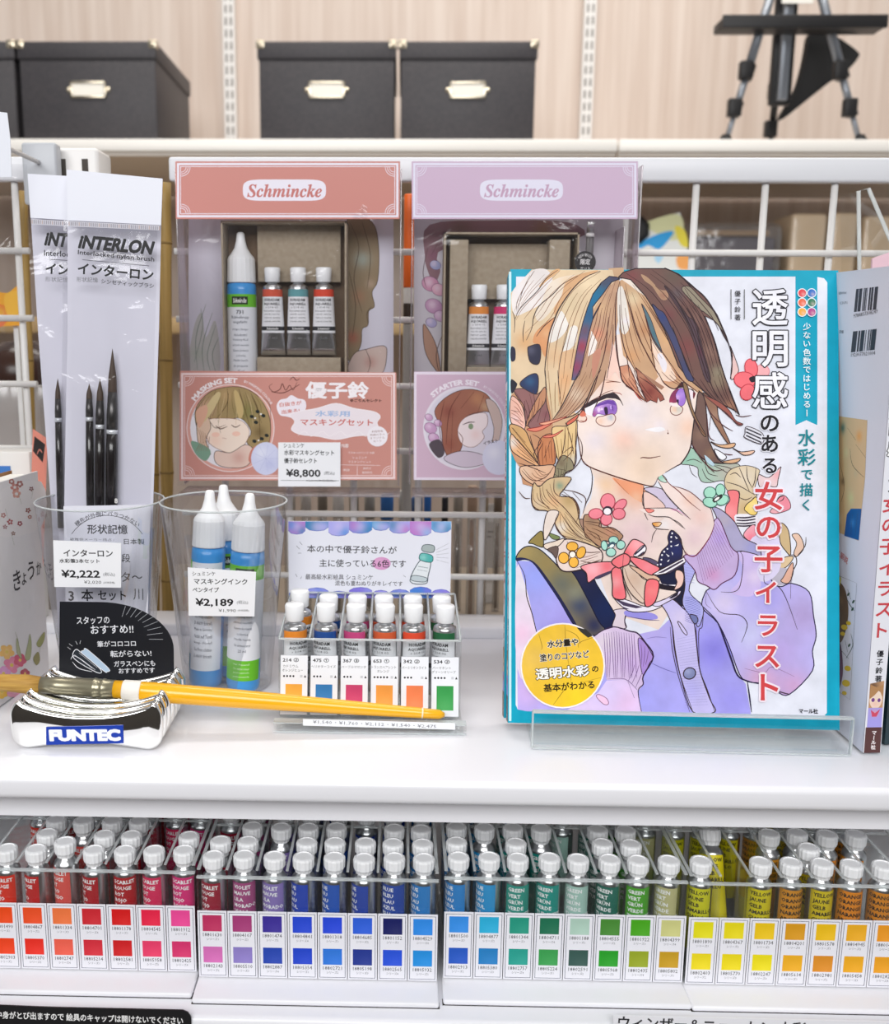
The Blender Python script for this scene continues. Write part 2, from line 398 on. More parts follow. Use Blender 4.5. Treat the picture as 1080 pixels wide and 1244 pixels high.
# black storage boxes
bm_ = mat('black paperboard', '#38363a', .5, noise=(160, '#413e41', (1, 1, 1)))
def storage_box(u0, u1, label, v0=50, Yf=1.9, dp=.30):
    a = PY(u0, 110, Yf); c = PY(u1, 110, Yf); top = PY((u0+u1)/2, v0, Yf).z; x0, x1 = a.x, c.x; cx = (x0+x1)/2; lid = .030
    t = thing('storage_box', label, 'box', (cx, Yf+dp/2, ZS), 'black storage boxes on the top shelf')
    b = MB(); b.rbox((x0+.003, Yf+.003, ZS+.0005), (x1-.003, Yf+dp-.003, top-lid+.004), .0015); b.build('body', bm_, t)
    b = MB(); b.rbox((x0, Yf, top-lid), (x1, Yf+dp, top), .002); l = b.build('lid', bm_, t)
    for sx in (x0+.006, x1-.006):
        q = MB(); q.rbox((sx-.008, Yf-.002, top-.012), (sx+.008, Yf+.014, top+.0025), .002); q.lathe([(.0042, 0), (.003, .0022), (0, .0028)], 10, Matrix.Translation((sx, Yf-.002, top-.006)) @ Matrix.Rotation(math.pi/2, 4, 'X')); q.build('corner_cap', mat('brass nickel', '#d8cdb8', .25, 1.), t)
    lz = top-.082; q = MB(); w, h = .033, .0145
    for p in (((-w, h-.004), (w, h)), ((-w, -h), (w, -h+.004)), ((-w, -h), (-w+.004, h)), ((w-.004, -h), (w, h))):
        q.rbox((cx+p[0][0], Yf-.0005, lz+p[0][1]), (cx+p[1][0], Yf+.004, lz+p[1][1]), .0006)
    for sx in (-1, 1): q.lathe([(.0055, 0), (.004, .002), (0, .003)], 10, Matrix.Translation((cx+sx*(w+.003), Yf+.0028, lz)) @ Matrix.Rotation(math.pi/2, 4, 'X'))
    ho = q.build('label_holder', mat('brass nickel'), t)
    q = MB(); q.box((cx-w+.003, Yf+.0012, lz-h+.003), (cx+w-.003, Yf+.0045, lz+h-.003)); q.build('label_card', mat('label white', '#f4f0e6', .6), t)
    return t
storage_box(-146, 20, 'black lidded storage box cut by the left edge of the picture')
storage_box(23, 191, 'black lidded storage box in the left pair with its right side showing')
storage_box(313, 481, 'left one of the black lidded storage boxes between the two wall uprights')
storage_box(485, 652, 'right one of the black lidded storage boxes between the two wall uprights')
# tripod easel
Ye = 1.97; gm = mat('easel grey metal', '#8f949c', .35, .6); km = mat('easel black plastic', '#1c1b1d', .45)
pt = lambda u, v, y=Ye: PY(u, v, y)
foot = [PZ(885, 167, ZS+.006), PZ(1044, 167, ZS+.006), PZ(938, 167, ZS+.006)]
foot = [Vector((PY(882, 160, 1.92).x, 1.92, ZS+.004)), Vector((PY(1046, 160, 1.92).x, 1.92, ZS+.004)), Vector((PY(936, 160, 2.15).x, 2.15, ZS+.004))]
hub = Vector((PY(966, -60, 2.0).x, 2.0, PY(966, -60, 2.0).z))
t = thing('tripod_easel', 'small tripod easel with grey legs standing on the top shelf', 'easel', (hub.x, 2.0, ZS))
for i, f in enumerate(foot):
    top = hub+Vector(((-.022, .022, 0)[i], (-.01, -.01, .02)[i], 0)); d = f-top
    b = MB(); b.tube([top, top+d*.62], .0085, 10); lg = b.build('leg', gm if i < 2 else km, t)
    b = MB(); b.tube([top+d*.60, top+d*.82], .0068, 10); b.tube([top+d*.8, top+d*.97], .005, 10); b.build('lower_tube', gm if i < 2 else km, lg)
    for k in (.63, .82):
        b = MB(); b.tube([top+d*(k-.035), top+d*(k+.035)], .0125 if k < .7 else .0105, 10); q = (top+d*k); b.rbox((q.x-.018, q.y-.018, q.z-.016), (q.x+.006, q.y, q.z+.016), .003); b.build('leg_clamp', km, lg)
    b = MB(); b.lathe([(.014, 0), (.014, .008), (.007, .02)], 10, Matrix.Translation((f.x, f.y, ZS+.0005))); b.build('foot', km, lg)
b = MB(); c = PY(966, 0, 1.95); z0 = PY(966, 128, 1.99).z; b.rbox((c.x-.020, 1.985, z0), (c.x+.020, 2.0, hub.z+.1), .003); b.build('centre_mast', km, t)
b = MB(); b.rbox((c.x-.010, 1.972, z0+.006), (c.x+.008, 1.986, hub.z+.1), .002); b.build('mast_rail', gm, t)
a0, a1 = PY(873, 30, 1.93), PY(1071, 33, 1.93); b = MB(); b.rbox((a0.x, 1.91, a0.z-.010), (a1.x, 1.96, a0.z+.006), .002); b.rbox((a0.x, 1.905, a0.z-.012), (a1.x, 1.912, a0.z+.010), .001); b.build('canvas_ledge', km, t)
s = vsheet(970, -8, 1.955); s.card([(951, -60), (987, -60), (988, 4), (950, 4)], '#f2efe8', .002); s.mb.build('paper_tag', PR, t)
# black carrying bag slung from the ledge
bg = vsheet(990, 80, 2.03); P = path('P 985,40 1003,40 1017,44 1042,62 1043,70 1030,85 1008,100 985,118 952,144 950,138 966,112 975,84 980,60'); L = [bg.loc(*q) for q in smooth_pts(P)]
b = MB(); b.prism(L, bg.O, bg.ex, bg.ey, .02); o = b.build('easel_bag', mat('black nylon', '#141416', .7), None, .004); tag(o, 'black cloth bag hanging behind the easel ledge', 'bag')
# goods on the lower far shelf, seen through the grid
bk = mat('cream wrapped block', '#e3cbaa', .35)
for i, (u0, u1, v0, lab) in enumerate(((960, 1003, 259, 'tall cream block standing right of the grey clear package'), (1009, 1041, 258, 'cream block right of its twin behind a grid wire'), (1048, 1092, 262, 'cream block behind the clear acrylic stand'))):
    x0, x1 = PY(u0, 300, 1.95).x, PY(u1, 300, 1.95).x; zt = PY(u0, v0, 1.95).z
    t = thing('wrapped_block', lab, 'block', ((x0+x1)/2, 2.0, Z2), 'cream wrapped blocks')
    b = MB(); b.rbox((x0, 1.95, Z2+.001), (x1, 2.06, zt), .008, seg=3); b.build('block', bk, t)
    b = MB(); b.rbox((x0-.001, 1.949, Z2+.001), (x1+.001, 2.061, zt+.001), .008, seg=3); b.build('shrink_wrap', FILM, t)
# postcard with blue and yellow washes
s = vsheet(805, 300, 1.92, .15, 0); x0 = s
s.card('P 770,274 826,258 836,305 838,360 770,360', '#e4e6e4', .003, sm=False)
s.fill('P 782,272 824,260 830,285 815,292 795,282', '#d8d8a8'); s.fill('P 820,275 832,280 836,300 826,296', '#e8d848'); s.fill('P 775,296 800,284 818,281 812,292 800,303 788,298 778,302', '#2f9fe0'); s.fill('P 822,312 838,308 838,326 825,326', '#f0a860'); s.fill('P 795,312 806,310 800,320', '#a8d4f0')
tag(s.mb.build('postcard', PR), 'white postcard with blue and yellow washes behind the lilac set', 'postcard')
c = PY(768, 281, 1.95); t = thing('clamp_knob', 'round black knob half hidden by the lilac set', 'knob', (c.x, 1.95, Z2)); b = MB(); b.lathe([(.018, 0), (.026, .006), (.026, .03), (.016, .036)], 16, Matrix.Translation((c.x, 1.95, c.z)) @ Matrix.Rotation(math.pi/2, 4, 'X'), lobes=8, amp=.05); b.build('grip', km, t); b = MB(); b.tube([(c.x, 1.955, Z2), (c.x, 1.955, c.z)], .006); b.build('stem', gm, t)
# grey clear package
x0, x1 = PY(833, 300, 1.95).x, PY(952, 300, 1.95).x; zt = PY(880, 270, 1.95).z
t = thing('clear_package', 'clear rounded package with grey contents beside the postcard', 'package', ((x0+x1)/2, 1.99, Z2)); b = MB(); b.rbox((x0, 1.95, Z2+.001), (x1, 2.04, zt), .014, seg=4); b.build('clear_lid', clear_mat('blister plastic', '#f0f0f0', .08, .6, .1, .06, .6, 30), t)
b = MB(); b.rbox((x0+.008, 1.97, Z2+.004), (x1-.008, 2.03, zt-.025), .006); b.build('grey_contents', mat('grey foam', '#77727c', .6), t)
b = MB(); b.box((x0+.02, 1.975, zt-.022), (x1-.02, 2.02, zt-.012)); b.build('tan_insert', mat('tan card', '#b99a78', .7), t)
# ------------------------------------------------------------------ gondola
YG = .745
zt, zb = PY(800, 191, YG-.006).z, PY(800, 221, YG-.006).z
wm = mat('grid white wire', '#dcdad8', .35)
def grid(name, x0, x1, label, xs):
    t = thing(name, label, 'grid panel', ((x0+x1)/2, YG, -.02))
    b = MB(); b.rbox((x0, YG-.007, zb), (x1, YG+.004, zt), .002); b.build('top_bar', mat('grid top bar', '#dedfe4', .35), t)
    for x in xs: b = MB(); b.tube([(x, YG, -.03), (x, YG, zb+.002)], .0026, 8); b.build('upright_wire', wm, t)
    for k in range(7):
        z = .279-.0485*k; b = MB(); b.tube([(x0+.002, YG-.0045, z), (x1-.002, YG-.0045, z)], .0024, 8); b.build('cross_wire', wm, t)
    return t
grid('wire_grid', PY(207, 200, YG).x, .62, 'white wire grid panel behind the display with the art sets hooked on', [.2112+.0492*k for k in range(-7, 8)])
grid('wire_grid', -.75, PY(36, 200, YG).x, 'white wire grid panel at the left behind the brush bags', [PY(28, 400, YG).x-.0492*k for k in range(0, 9)])
xu = PY(97, 195, YG).x; t = thing('gondola_post', 'white slotted steel post behind the brush bags', 'shelf upright', (xu, YG, -.9))
zu = PY(97, 180, YG-.01).z; b = MB(); b.rbox((xu-.0175, YG-.014, -.9), (xu+.0175, YG+.02, zu), .003); b.build('post', upm, t); b = MB()
for k in range(8):
    for dx in (-.008, .008): b.box((xu+dx-.0022, YG-.0146, zu-.03-k*.032), (xu+dx+.0022, YG-.0138, zu-.008-k*.032))
b.build('slot', mat('slot shade dark', '#4a4540', .8), t)
b = MB(); a0 = PY(38, 186, YG-.01); a1 = PY(80, 200, YG-.01); b.rbox((a0.x, YG-.03, a1.z-.03), (a1.x, YG-.018, a0.z+.004), .002); b.build('side_bracket', mat('bracket grey', '#b9bcc2', .35), t)
# shelves
def gshelf(label, Yf, Yb, z, th, m=WHITE, name='display_shelf'):
    t = thing(name, label, 'shelf', (.05, (Yf+Yb)/2, z-th)); b = MB(); b.rbox((-.8, Yf, z-th), (.8, Yb, z), .0035, seg=4); b.build('board', m, t); return t
t = gshelf('white enamel shelf carrying the books, cups and brush rest', .463, .7365, 0, .0125)
b = MB(); b.rbox((-.8, .70, -.001), (.8, .7362, .0085), .002); b.build('back_ledge', WHITE, t)
b = MB(); b.box((-.8, .48, -.03), (.8, .50, -.0125)); b.build('under_rib', WHITE, t)
ZL = -.1285
t = gshelf('white lower shelf holding the trays of paint tubes', .4545, .70, ZL, .055)
gshelf('rear shelf behind the wire grid, toned tan for shade', .81, 1.05, -.03, .015, mat('rear shelf shade tone', '#8f8274', .5))  # shade behind the grid is put into this greyish tan board colour
b = MB(); b.box((-.8, .795, -.9), (.8, .805, -.045)); o = b.build('back_panel', mat('gondola back panel', '#8d857c', .6)); tag(o, 'grey beige back panel of the shelving behind the paint tubes', 'panel')
# caution strip and price strip on the lower shelf front
Yr = .4535
s = vsheet(100, 1235, Yr); s.card([(-160, 1215), (60, 1224), (222, 1227.5), (228, 1230), (232, 1236), (234, 1290), (-160, 1290)], '#17171a', .0008)
s.text('中身がとび出ますので 絵具のキャップは開けないでください', 108.5, 1236.5, w=227, h=9.2, c='#f4f4f4', bold=.02, rot=-.8)
tag(s.mb.build('caution_strip', PR), 'black strip with white Japanese writing on the lower shelf edge', 'label strip')
s = vsheet(900, 1240, Yr); s.card([(745, 1234), (1140, 1243), (1140, 1300), (745, 1296)], '#eeeef4', .0008)
s.text('ウィンザー＆ニュートン 水彩 5mlチューブ', 915, 1247.5, w=330, h=16, c='#222228', bold=.02, rot=-1)
tag(s.mb.build('price_strip', PR), 'white strip with black Japanese writing on the lower shelf edge at right', 'label strip')
# ================================================================== the watercolour book in its acrylic stand
BL, BR = PZ(617, 878, .009), PZ(1020, 887, .009)
bex = (BR-BL).normalized(); bbk = Vector((-bex.y, bex.x, 0)); LEAN = math.radians(12.5)
bey = Z*math.cos(LEAN)+bbk*math.sin(LEAN); BW, BH, BT = (BR-BL).length, .2545, .0105
bn = bex.cross(bey)
INK = '#3b2a30'
def cover_art(S):
    f, l, e = S.fill, S.line, S.ell; S.ink = 1.22
    # --- frame and panel
    S.card([(617, 878), (1020, 887), (1018.5, 328.5), (620, 327)], '#1aa3c0', .0006)
    S.rect(618.2, 330, 621.2, 876, '#c8eef4')
    f('P 627,336 966.3,336 966.3,512 979.5,509.5 979.5,509.5 993,512 993,336.5 1001,338 1005,343 1004.5,866 1000,871 640,863 629,862 626.5,856', '#e3e5f0', sm=False)
    f('P 966.3,334 992.8,334 992.8,516.5 979.5,510.5 966.3,516.5', '#1aa3c0', sm=False)
    # --- right braid and accessories behind
    f('f 350,830 260,960 245,1010 330,1020 420,1050 430,1130 470,1200 560,1210 690,1190 880,1230 890,1100 860,1010 700,1000 500,960', '#a9c6b6', [('f 780,1100', 18, '#b9aea2', .9), ('f 300,950', 10, '#8fc7ae', .7)], .8)
    for p in ('f 330,1020 360,1110 420,1160', 'f 500,1010 540,1110 640,1140', 'f 560,1010 700,1080 880,1200', 'f 600,1020 780,1060 870,1180', 'f 300,980 380,960 470,1000', 'f 470,1060 520,1160 600,1200'): l(p, .8)
    f('j 0,130 60,10 220,-40 370,0 370,60 330,200 350,290 300,330 300,480 140,500 150,380 160,240 40,235', '#d9c5a2', [('j 250,80', 14, '#e6d8c4', .8), ('j 220,420', 10, '#c9a878', .8)], .7)
    for p in ('j 160,-20 210,100 270,240', 'j 240,-30 250,100 300,200', 'j 340,-20 330,120 300,200', 'j 20,140 160,180 330,280', 'j 150,300 230,330 300,300', 'j 60,60 120,40 180,90'): l(p, .9)
    f('j 370,60 480,90 600,-20 606,0 580,110 560,190 470,180 380,190', '#ead0d2', [('j 580,60', 8, '#eaa7ae', .9)], .8)
    f('j 490,460 560,480 690,440 715,400 700,340 650,285 590,300 560,360 540,400', '#ea8d9e', [('j 540,440', 7, '#f3c0c4', .8)], .7)
    l('j 575,330 600,300 640,290', .7); l('j 590,350 630,330 645,295', .9)
    f('j 35,235 155,245 145,420 120,590 20,490 15,400 60,330', '#f27f84', [('j 60,470', 9, '#f5a0a2', .7)], .9)
    f('j 120,490 340,500 345,600 180,640 130,600', '#eeeaf2')
    for q in (520, 550, 583, 610): l('j 130,%d 230,%d 335,%d' % (q, q+4, q-12), 1.6, '#3a3040', taper=.3)
    f('j 215,430 240,380 290,340 340,300 360,360 350,480 290,495 240,460', '#f3cf68', [('j 320,400', 8, '#f6e3a0', .8)], .8)
    f('j 205,710 300,600 350,640 380,760 310,795', '#f6a9b8', [('j 290,750', 7, '#ee6f86', .8)], .8)
    f('j 600,590 660,610 700,700 715,920 660,880 600,780', '#cdb287', None, .9); f('j 730,710 800,700 850,790 850,870 770,950 750,900 780,800', '#e2c0aa', None, .8)
    f('j 540,1050 640,1070 720,1000 740,940 650,950 560,1000', '#dcc19a', None, .8); f('j 490,1070 560,1060 700,1080 730,1150 700,1240 440,1250 430,1160', '#b9b3c2'); f('j 640,1160 700,1050 740,1010 740,1130 690,1230 610,1210', '#dfae98', None, .8)
    l('j 690,930 760,930 780,1010 740,1100 720,1200', 1); l('j 880,730 870,830 790,930', .9)
    # --- cardigan body, raised sleeve
    f('P 627.5,681 645,682 665,704 700,752 732,780 800,765 826,740 829,727 853,738 872,756 885,783 895,817 906,831 913,872 640,864 629,862', '#aba6ec',
      [('P 650,700', 26, '#93a0ee', .8), ('P 690,760', 25, '#a99ae6', .7), ('P 640,840', 26, '#d6b6ec', .9), ('P 632,790', 18, '#e4c4ea', .8), ('P 790,770', 30, '#bcaeea', .8), ('P 770,850', 30, '#a3a2ee', .8), ('P 868,790', 26, '#8a82e2', .9), ('P 890,850', 24, '#9a93e6', .8)], sm=False)
    f('P 627.5,690 638,710 646,742 652,768 660,800 650,830 628,810', '#ead9ec', [('P 634,770', 14, '#efc4e0', .8), ('P 632,710', 14, '#e6e2ea', .9)])
    l('C 112,325 150,400 160,500 185,580 210,680 235,745', 1.0); l('C 345,640 345,720 350,800', .7, '#6a4a70')
    f('D 215,450 240,420 260,300 330,258 380,265 440,275 520,400 560,425 610,410 690,450 710,560 722,650 705,720 705,810 600,918 540,905 480,870 410,860 370,825 320,690 270,590 200,520', '#bdb4ec',
      [('D 300,500', 17, '#dccff0', .9), ('D 430,400', 18, '#b9b2f2', .8), ('D 520,480', 18, '#a9a2ea', .8), ('D 660,560', 26, '#b3a0d2', .9), ('D 430,650', 20, '#cfd0f4', .8), ('D 480,850', 22, '#d8a8c8', .9), ('D 620,880', 20, '#cf9fc6', .8), ('D 560,720', 24, '#b9a2dc', .8)], 1.1, '#2c2546')
    f('D 430,200 540,180 560,330 500,400 430,380 400,300', '#dcd4f0'); f('D 360,270 480,275 450,350 470,420 420,470 330,450 370,400 385,330', '#cfbcec', [('D 440,380', 9, '#e3d2ee', .8)])
    l('D 215,440 280,540 370,555 405,590 400,630 380,680', .9, INK); l('n 640,230 650,290 740,310 800,400 880,620', .9, INK); l('n 835,240 830,400', .8, INK); l('n 860,590 880,500', .1); l('n 470,60 490,120 470,300 420,350 330,350', .8, INK)
    l('n 500,900 640,930 700,890 860,960', .6, '#8a6a90'); l('n 230,340 220,430 260,470', .6, '#8a7aa0')
    f('D 245,60 290,75 350,130 390,200 455,235 470,285 440,275 380,262 322,265 290,200 265,105', '#aaa4c6', [('D 300,120', 8, '#b5a9b8', .8), ('D 430,250', 9, '#9f9fd6', .8)], .9)
    # --- neck and chest
    f('P 716,568 722,580 718,606 712,615 700,640 700,672 725,690 745,745 800,765 822,730 838,700 838,660 815,640 800,612 783,617 781,590 760,575', '#ecd9d0',
      [('h 470,260', 16, '#ef9f76', .95), ('h 230,260', 13, '#eec7a0', .8), ('h 560,420', 15, '#eab79c', .8), ('h 560,800', 26, '#dfc2c6', .95), ('h 80,330', 9, '#f0e6e4', .8), ('l 450,650', 20, '#dcc4b6', .8)], sm=False)
    f('h 300,185 480,360 560,420 640,440 640,268 430,215', '#ee9f78', [('h 560,400', 8, '#ecbb9c', .9)]); l('h 320,190 400,280 480,360', .6, '#b5694a')
    f('h 640,300 830,300 1010,505 870,508 780,390', '#cfc3da', None, .8); f('h 640,335 780,395 870,508 650,512', '#eccbc2', None, .7)
    l('h 60,60 85,170 70,330 20,450 0,510', 1.1); l('h 640,265 635,400 650,560 685,640', 1.1); l('h 780,735 740,800 725,880', .9)
    # --- tank top, butterfly patch
    f('l 700,440 860,420 960,330 1000,420 995,600 970,860 870,800 900,700 760,640', '#23233a'); f('l 540,335 620,340 700,380 735,430 690,450 600,400', '#5d5470', None, .8)
    f('l 720,440 705,390 740,270 815,190 810,110 850,35 915,80 955,140 962,330 830,420', '#2b2a4c', [('l 900,250', 8, '#2c3470', .7)], .8)
    for x, y, r in ((858, 70, 1.4), (848, 110, 1.4), (846, 160, 1.3), (848, 210, 1.3), (806, 238, 1.3), (772, 268, 1.4), (748, 305, 1.4), (742, 355, 1.3), (735, 405, 1.3), (700, 410, 1.2)): e(610+110+x/8.883, 640+y/8.883, r*.8, c='#f2f0f8')
    for p in ('l 885,100 920,125 900,130', 'l 880,205 930,185 920,205', 'l 850,265 868,290 862,310', 'l 790,290 830,315 815,325', 'l 800,375 830,350 820,375'): f(p, '#f2f0f8', sm=False)
    f('l 690,520 890,480 900,625 780,600', '#20233f'); f('l 705,600 800,640 890,640 885,690 705,662', '#241e28'); f('l 700,590 780,625 890,625 890,640 705,606', '#e9e2ea')
    f('l 900,470 960,480 985,540 960,640 880,680 910,600 890,540', '#efc8bc', None, .9)
    # --- bag strap
    f('g 285,705 340,640 430,580 445,740 400,745 330,715', '#97854e', None, .9, '#2a2a22'); f('g 500,600 620,640 600,670 540,660', '#7d8a58', None, .7)
    f('C 380,372 470,378 500,440 592,590 585,640 560,665 500,660 440,480', '#1e2446', [('C 420,400', 14, '#2c2a48', .8), ('C 545,560', 16, '#1a2a58', .7)], 1, '#14142a')
    f('C 112,300 140,265 180,255 230,275 290,330 330,370 380,380 440,480 510,620 540,660 490,690 400,650 320,520 240,400 190,335 150,318 112,325', '#8d8058',
      [('C 150,280', 14, '#a8935e', .9), ('C 260,340', 12, '#9a8656', .8), ('C 330,440', 15, '#6d7066', .9), ('C 420,540', 18, '#3f4a66', .95), ('C 490,640', 18, '#262c52', .95), ('C 400,480', 10, '#8b8c78', .7)], 1.1, '#1c1c34')
    f('C 112,312 150,312 200,335 250,395 330,512 405,640 395,650 320,525 240,402 190,338 150,322 112,328', '#26264a')
    # --- sleeve cuff at lower left and forearm
    f('m 230,10 370,5 345,120 360,205 215,195 245,70', '#dccdd8', None, .8)
    f('m 150,770 350,760 490,880 525,1112 -330,1118 -120,1000 60,900', '#dec9ef', [('m 350,1000', 20, '#e8c2e8', .8), ('m 150,900', 18, '#d5c6f0', .8)], sm=False)
    f('m -10,320 100,235 230,195 400,240 480,260 560,350 650,515 545,720 550,810 490,885 380,800 350,760 150,765 130,600 60,400', '#d6c0e2', [('m 430,600', 14, '#c7a8dc', .8), ('m 120,350', 14, '#e4d6e2', .8)], sm=False)
    f('m 490,320 560,360 650,515 615,580 545,710 510,560', '#a889d0', None, .7)
    for k in range(13):
        x = 120+k*27; l('m %d,%d %d,%d %d,%d' % (x, 240+abs(k-5)*4, x+14, 480, x+30-(k % 3)*12, 740), .75, '#7d5f92')
    for p in ('m 380,780 430,680 450,600', 'm 420,810 470,700 500,600', 'm 460,850 510,740 530,690', 'm 520,380 530,480 525,600', 'm 560,400 560,500 545,620', 'm 600,450 590,520 570,600'): l(p, .75, '#7d5f92')
    l('m -20,320 100,235 230,190 400,238 480,258 560,350 655,510 545,720 545,810 490,885 525,1105', 1.5, '#3a2444'); l('m 370,10 345,120 360,205', 1.1, '#3a2444'); l('m 380,780 450,960', .8, '#7d5f92'); l('m 150,755 350,755 480,870', .7, '#7d5f92')
    f('m 40,945 65,920 140,955 170,1000 160,1030 110,1020', '#efc6e4', None, .7, '#8a5a80')
    # --- collar stripes, placket, buttons
    f('l 370,900 640,930 700,990 560,1000 360,960', '#9a92e2'); l('l 360,965 560,1000 720,1010', .8, '#5a4a80'); l('m 620,575 760,640 900,690', .7, '#6f66b0'); l('m 580,320 680,300 800,310', .6, '#8a80c0')
    f('n -105,420 -25,400 60,470 130,545 158,760 180,920 250,1120 287,1212 128,1212 40,960 0,760 -20,600 -60,500', '#c5bdec', [('n 40,540', 12, '#d9cdee', .8), ('n 120,1050', 14, '#b3aeea', .8)], 1, INK)
    f('n 60,90 150,170 100,340 200,455 190,560 165,600 140,560 55,440 72,300', '#b0b0ea', None, .9)
    for k in range(15): l('n 70,%d 120,%d 185,%d' % (385+k*12, 392+k*13, 425+k*11), .5, '#6a68b8')
    for k in range(9): l('n 66,%d 140,%d' % (110+k*20, 125+k*20), .5, '#8a80c0')
    for k in range(26): l('n %d,%d %d,%d' % (10+k*2.5, 690+k*19, 150+k*3.5, 660+k*20), .45, '#8d86c8')
    l('n -20,600 -5,760 40,960 128,1212', 1, INK); l('n -35,600 -20,760 25,960 105,1212', .8, INK); l('n 285,1210 230,1050 180,920 160,760 150,600', 1.1, INK); l('n 205,480 195,600 170,640 175,900', .8, INK)
    f('n 18,565 40,575 85,640 80,660 50,630', '#d2c8f0', None, .8, INK); f('n 105,515 150,520 165,555 145,580 125,560', '#6f76a8', None, .9, INK)
    e(820+104/5.922, 660+936/5.922, 7.6, 6.8, '#8289b4', -25, line=1.1, lc=INK, blobs=[('n 90,920', 4, '#a5abd0', .8)])
    l('n 205,460 300,560 350,680 400,820 450,950 520,990 600,1010', 1.8, '#2c2546'); l('n 520,995 535,1100 550,1215', 1.5, '#2c2546'); l('n 600,1010 760,1070 825,1085', 1.1, INK)
    f('l 225,755 400,800 560,858 700,830 740,860 600,912 380,905', '#ece6f2', None, .9); f('l 235,775 400,830 540,865 470,880 330,850', '#4a3e58', sm=False); f('l 300,850 400,890 340,890', '#4a3e58', sm=False)
    f('l 640,830 780,780 940,690 925,740 800,815 700,860', '#ddd3ee', None, .8); f('l 820,770 930,690 915,740 850,775', '#302838', sm=False)
    # --- raised hand and ribbed cuff
    f('D 115,285 175,270 225,200 270,110 330,240 365,280 350,370 290,410 255,438 220,420 180,400 165,350', '#c6aedb', [('D 250,370', 10, '#d08ab8', .6), ('D 280,200', 10, '#bba0e2', .8)], 1, '#5a2a50')
    for k in range(15): l('D %d,%d %d,%d' % (172+k*6.5, 268-k*10, 205+k*10, 408-k*9), .6, '#7a4a88')
    f('i 80,400 75,330 120,320 160,360 215,440 290,465 340,480 440,520 560,620 650,700 690,860 640,1000 500,1190 410,1190 330,1010 280,930 200,915 65,905 20,850 100,840 150,795 0,765 -60,740 -130,700 0,690 220,690 280,700 400,790 300,680 180,540', '#eedad4',
      [('i 540,780', 12, '#e8c4bc', .8), ('i 430,600', 9, '#f0c9b8', .9), ('i 480,1000', 14, '#e2c6cc', .9), ('i 100,730', 8, '#f2e2dc', .8), ('i 150,870', 7, '#efe9ea', .8)], sm=False)
    f('i 75,325 115,318 170,370 175,410 120,400 85,370', '#93c9b4', [('i 150,400', 4, '#d8e6dc', .8)], .7); f('i 20,848 90,838 120,850 90,885 45,880', '#e9a04c', [('i 110,860', 4, '#f2dcb8', .8)], .7, '#5a2a1c'); f('h 655,515 740,525 745,545 690,560', '#ee8a80', None, .6, '#7a2a28')
    f('i 215,700 290,700 420,800 330,740', '#dca6c0')
    l('i 85,400 180,550 300,680 435,810', 1.1); l('i 120,320 200,420 300,500 420,620 540,715', 1, '#7a3a38'); l('i 240,450 330,470 440,520 560,620 650,690 690,860', 1, '#7a4a48'); l('i 690,860 640,1000 500,1190 410,1195 350,1120', 1.2, '#7a2a48')
    l('h 655,510 830,508 950,515 1060,590', .8); l('h 690,575 760,600 900,605 960,640 1060,720', 1); l('i 20,850 60,905 200,920', .9); l('i 220,800 300,840 375,915', .9); l('i 300,990 340,1080 380,1190', .9)
    f('i 0,690 0,765', '#000000') if False else None
    # --- face
    f('P 706,478 702,500 701.5,522 704,540 707,558 716,567 745,578 773,586.5 790,590.5 794,589 799,580 812,572 822,566 828,562 838,545.5 841.6,522 843.5,506 847.5,480 846,440 820,410 780,400 735,410 715,440', '#f0ded5',
      [('P 782,568', 34, '#ead0ba', .95), ('e 520,740', 15, '#f0c4b2', .85), ('e 200,760', 14, '#ece0e6', .9), ('e 640,450', 22, '#e9dfe4', .9), ('f 330,620', 13, '#f0cab4', .9), ('P 800,470', 14, '#efc9b0', .7), ('e 330,120', 14, '#f3c6b0', .8), ('e 900,600', 8, '#e8dde4', .8)], sm=False)
    l('P 702,500 701,522 704,543 707,558 716,567 745,578 773,586.5 790,590.5 795,589 800,579', 1.2, '#5a2a20'); l('P 808,574 822,566 828,562 838,545.5 841.6,522 843.5,506 847.5,480', 1.3, '#3a1c22')
    f('d 800,500 840,470 905,500 905,545 850,560 820,540', '#f2d3c4', None, .7, '#8a3a30')
    l('e 690,950 720,940 800,945 910,925', 1.2, '#6a3a34'); e(811.3, 526.5, .9, 1.1, '#5a2a20'); l('f 95,640 103,670', .7, '#8a5a50'); f('e 750,635 900,610 960,640 880,665 780,650', '#f1eef2')
    # --- eyes
    f('e 95,440 110,400 200,350 300,330 420,330 440,400 420,480 380,540 300,500 190,490 120,480', '#f4eef2')
    f('e 175,480 200,400 260,345 340,318 410,330 440,400 425,465 370,490 300,480 230,470 200,500', '#9d70c8', [('e 240,390', 7, '#d9a8e6', .9), ('e 380,400', 6, '#8052b4', .8), ('e 190,470', 4, '#b0487c', .9), ('e 350,350', 4, '#c49ae0', .8)], .5, '#5a3068')
    f('e 205,400 235,362 340,322 405,332 432,380 400,372 340,360 260,380', '#6e42a4', sm=False); f('e 225,420 250,400 262,430 240,452', '#ecd0f2'); f('e 365,385 385,380 390,410 370,420', '#c8a8ee'); f('e 300,405 332,398 342,462 315,482', '#2c1638'); e(706+25, 497, 1.6, c='#e8d2f0'); f('e 390,370 400,440 380,400', '#6a3a98')
    f('e 212,545 235,505 300,490 390,470 425,515 395,580 320,605 245,585', '#f2dcd2', [('e 370,510', 3.5, '#a9b6c8', .95), ('e 260,550', 4, '#f0c8b0', .9)], .8, '#7a4038')
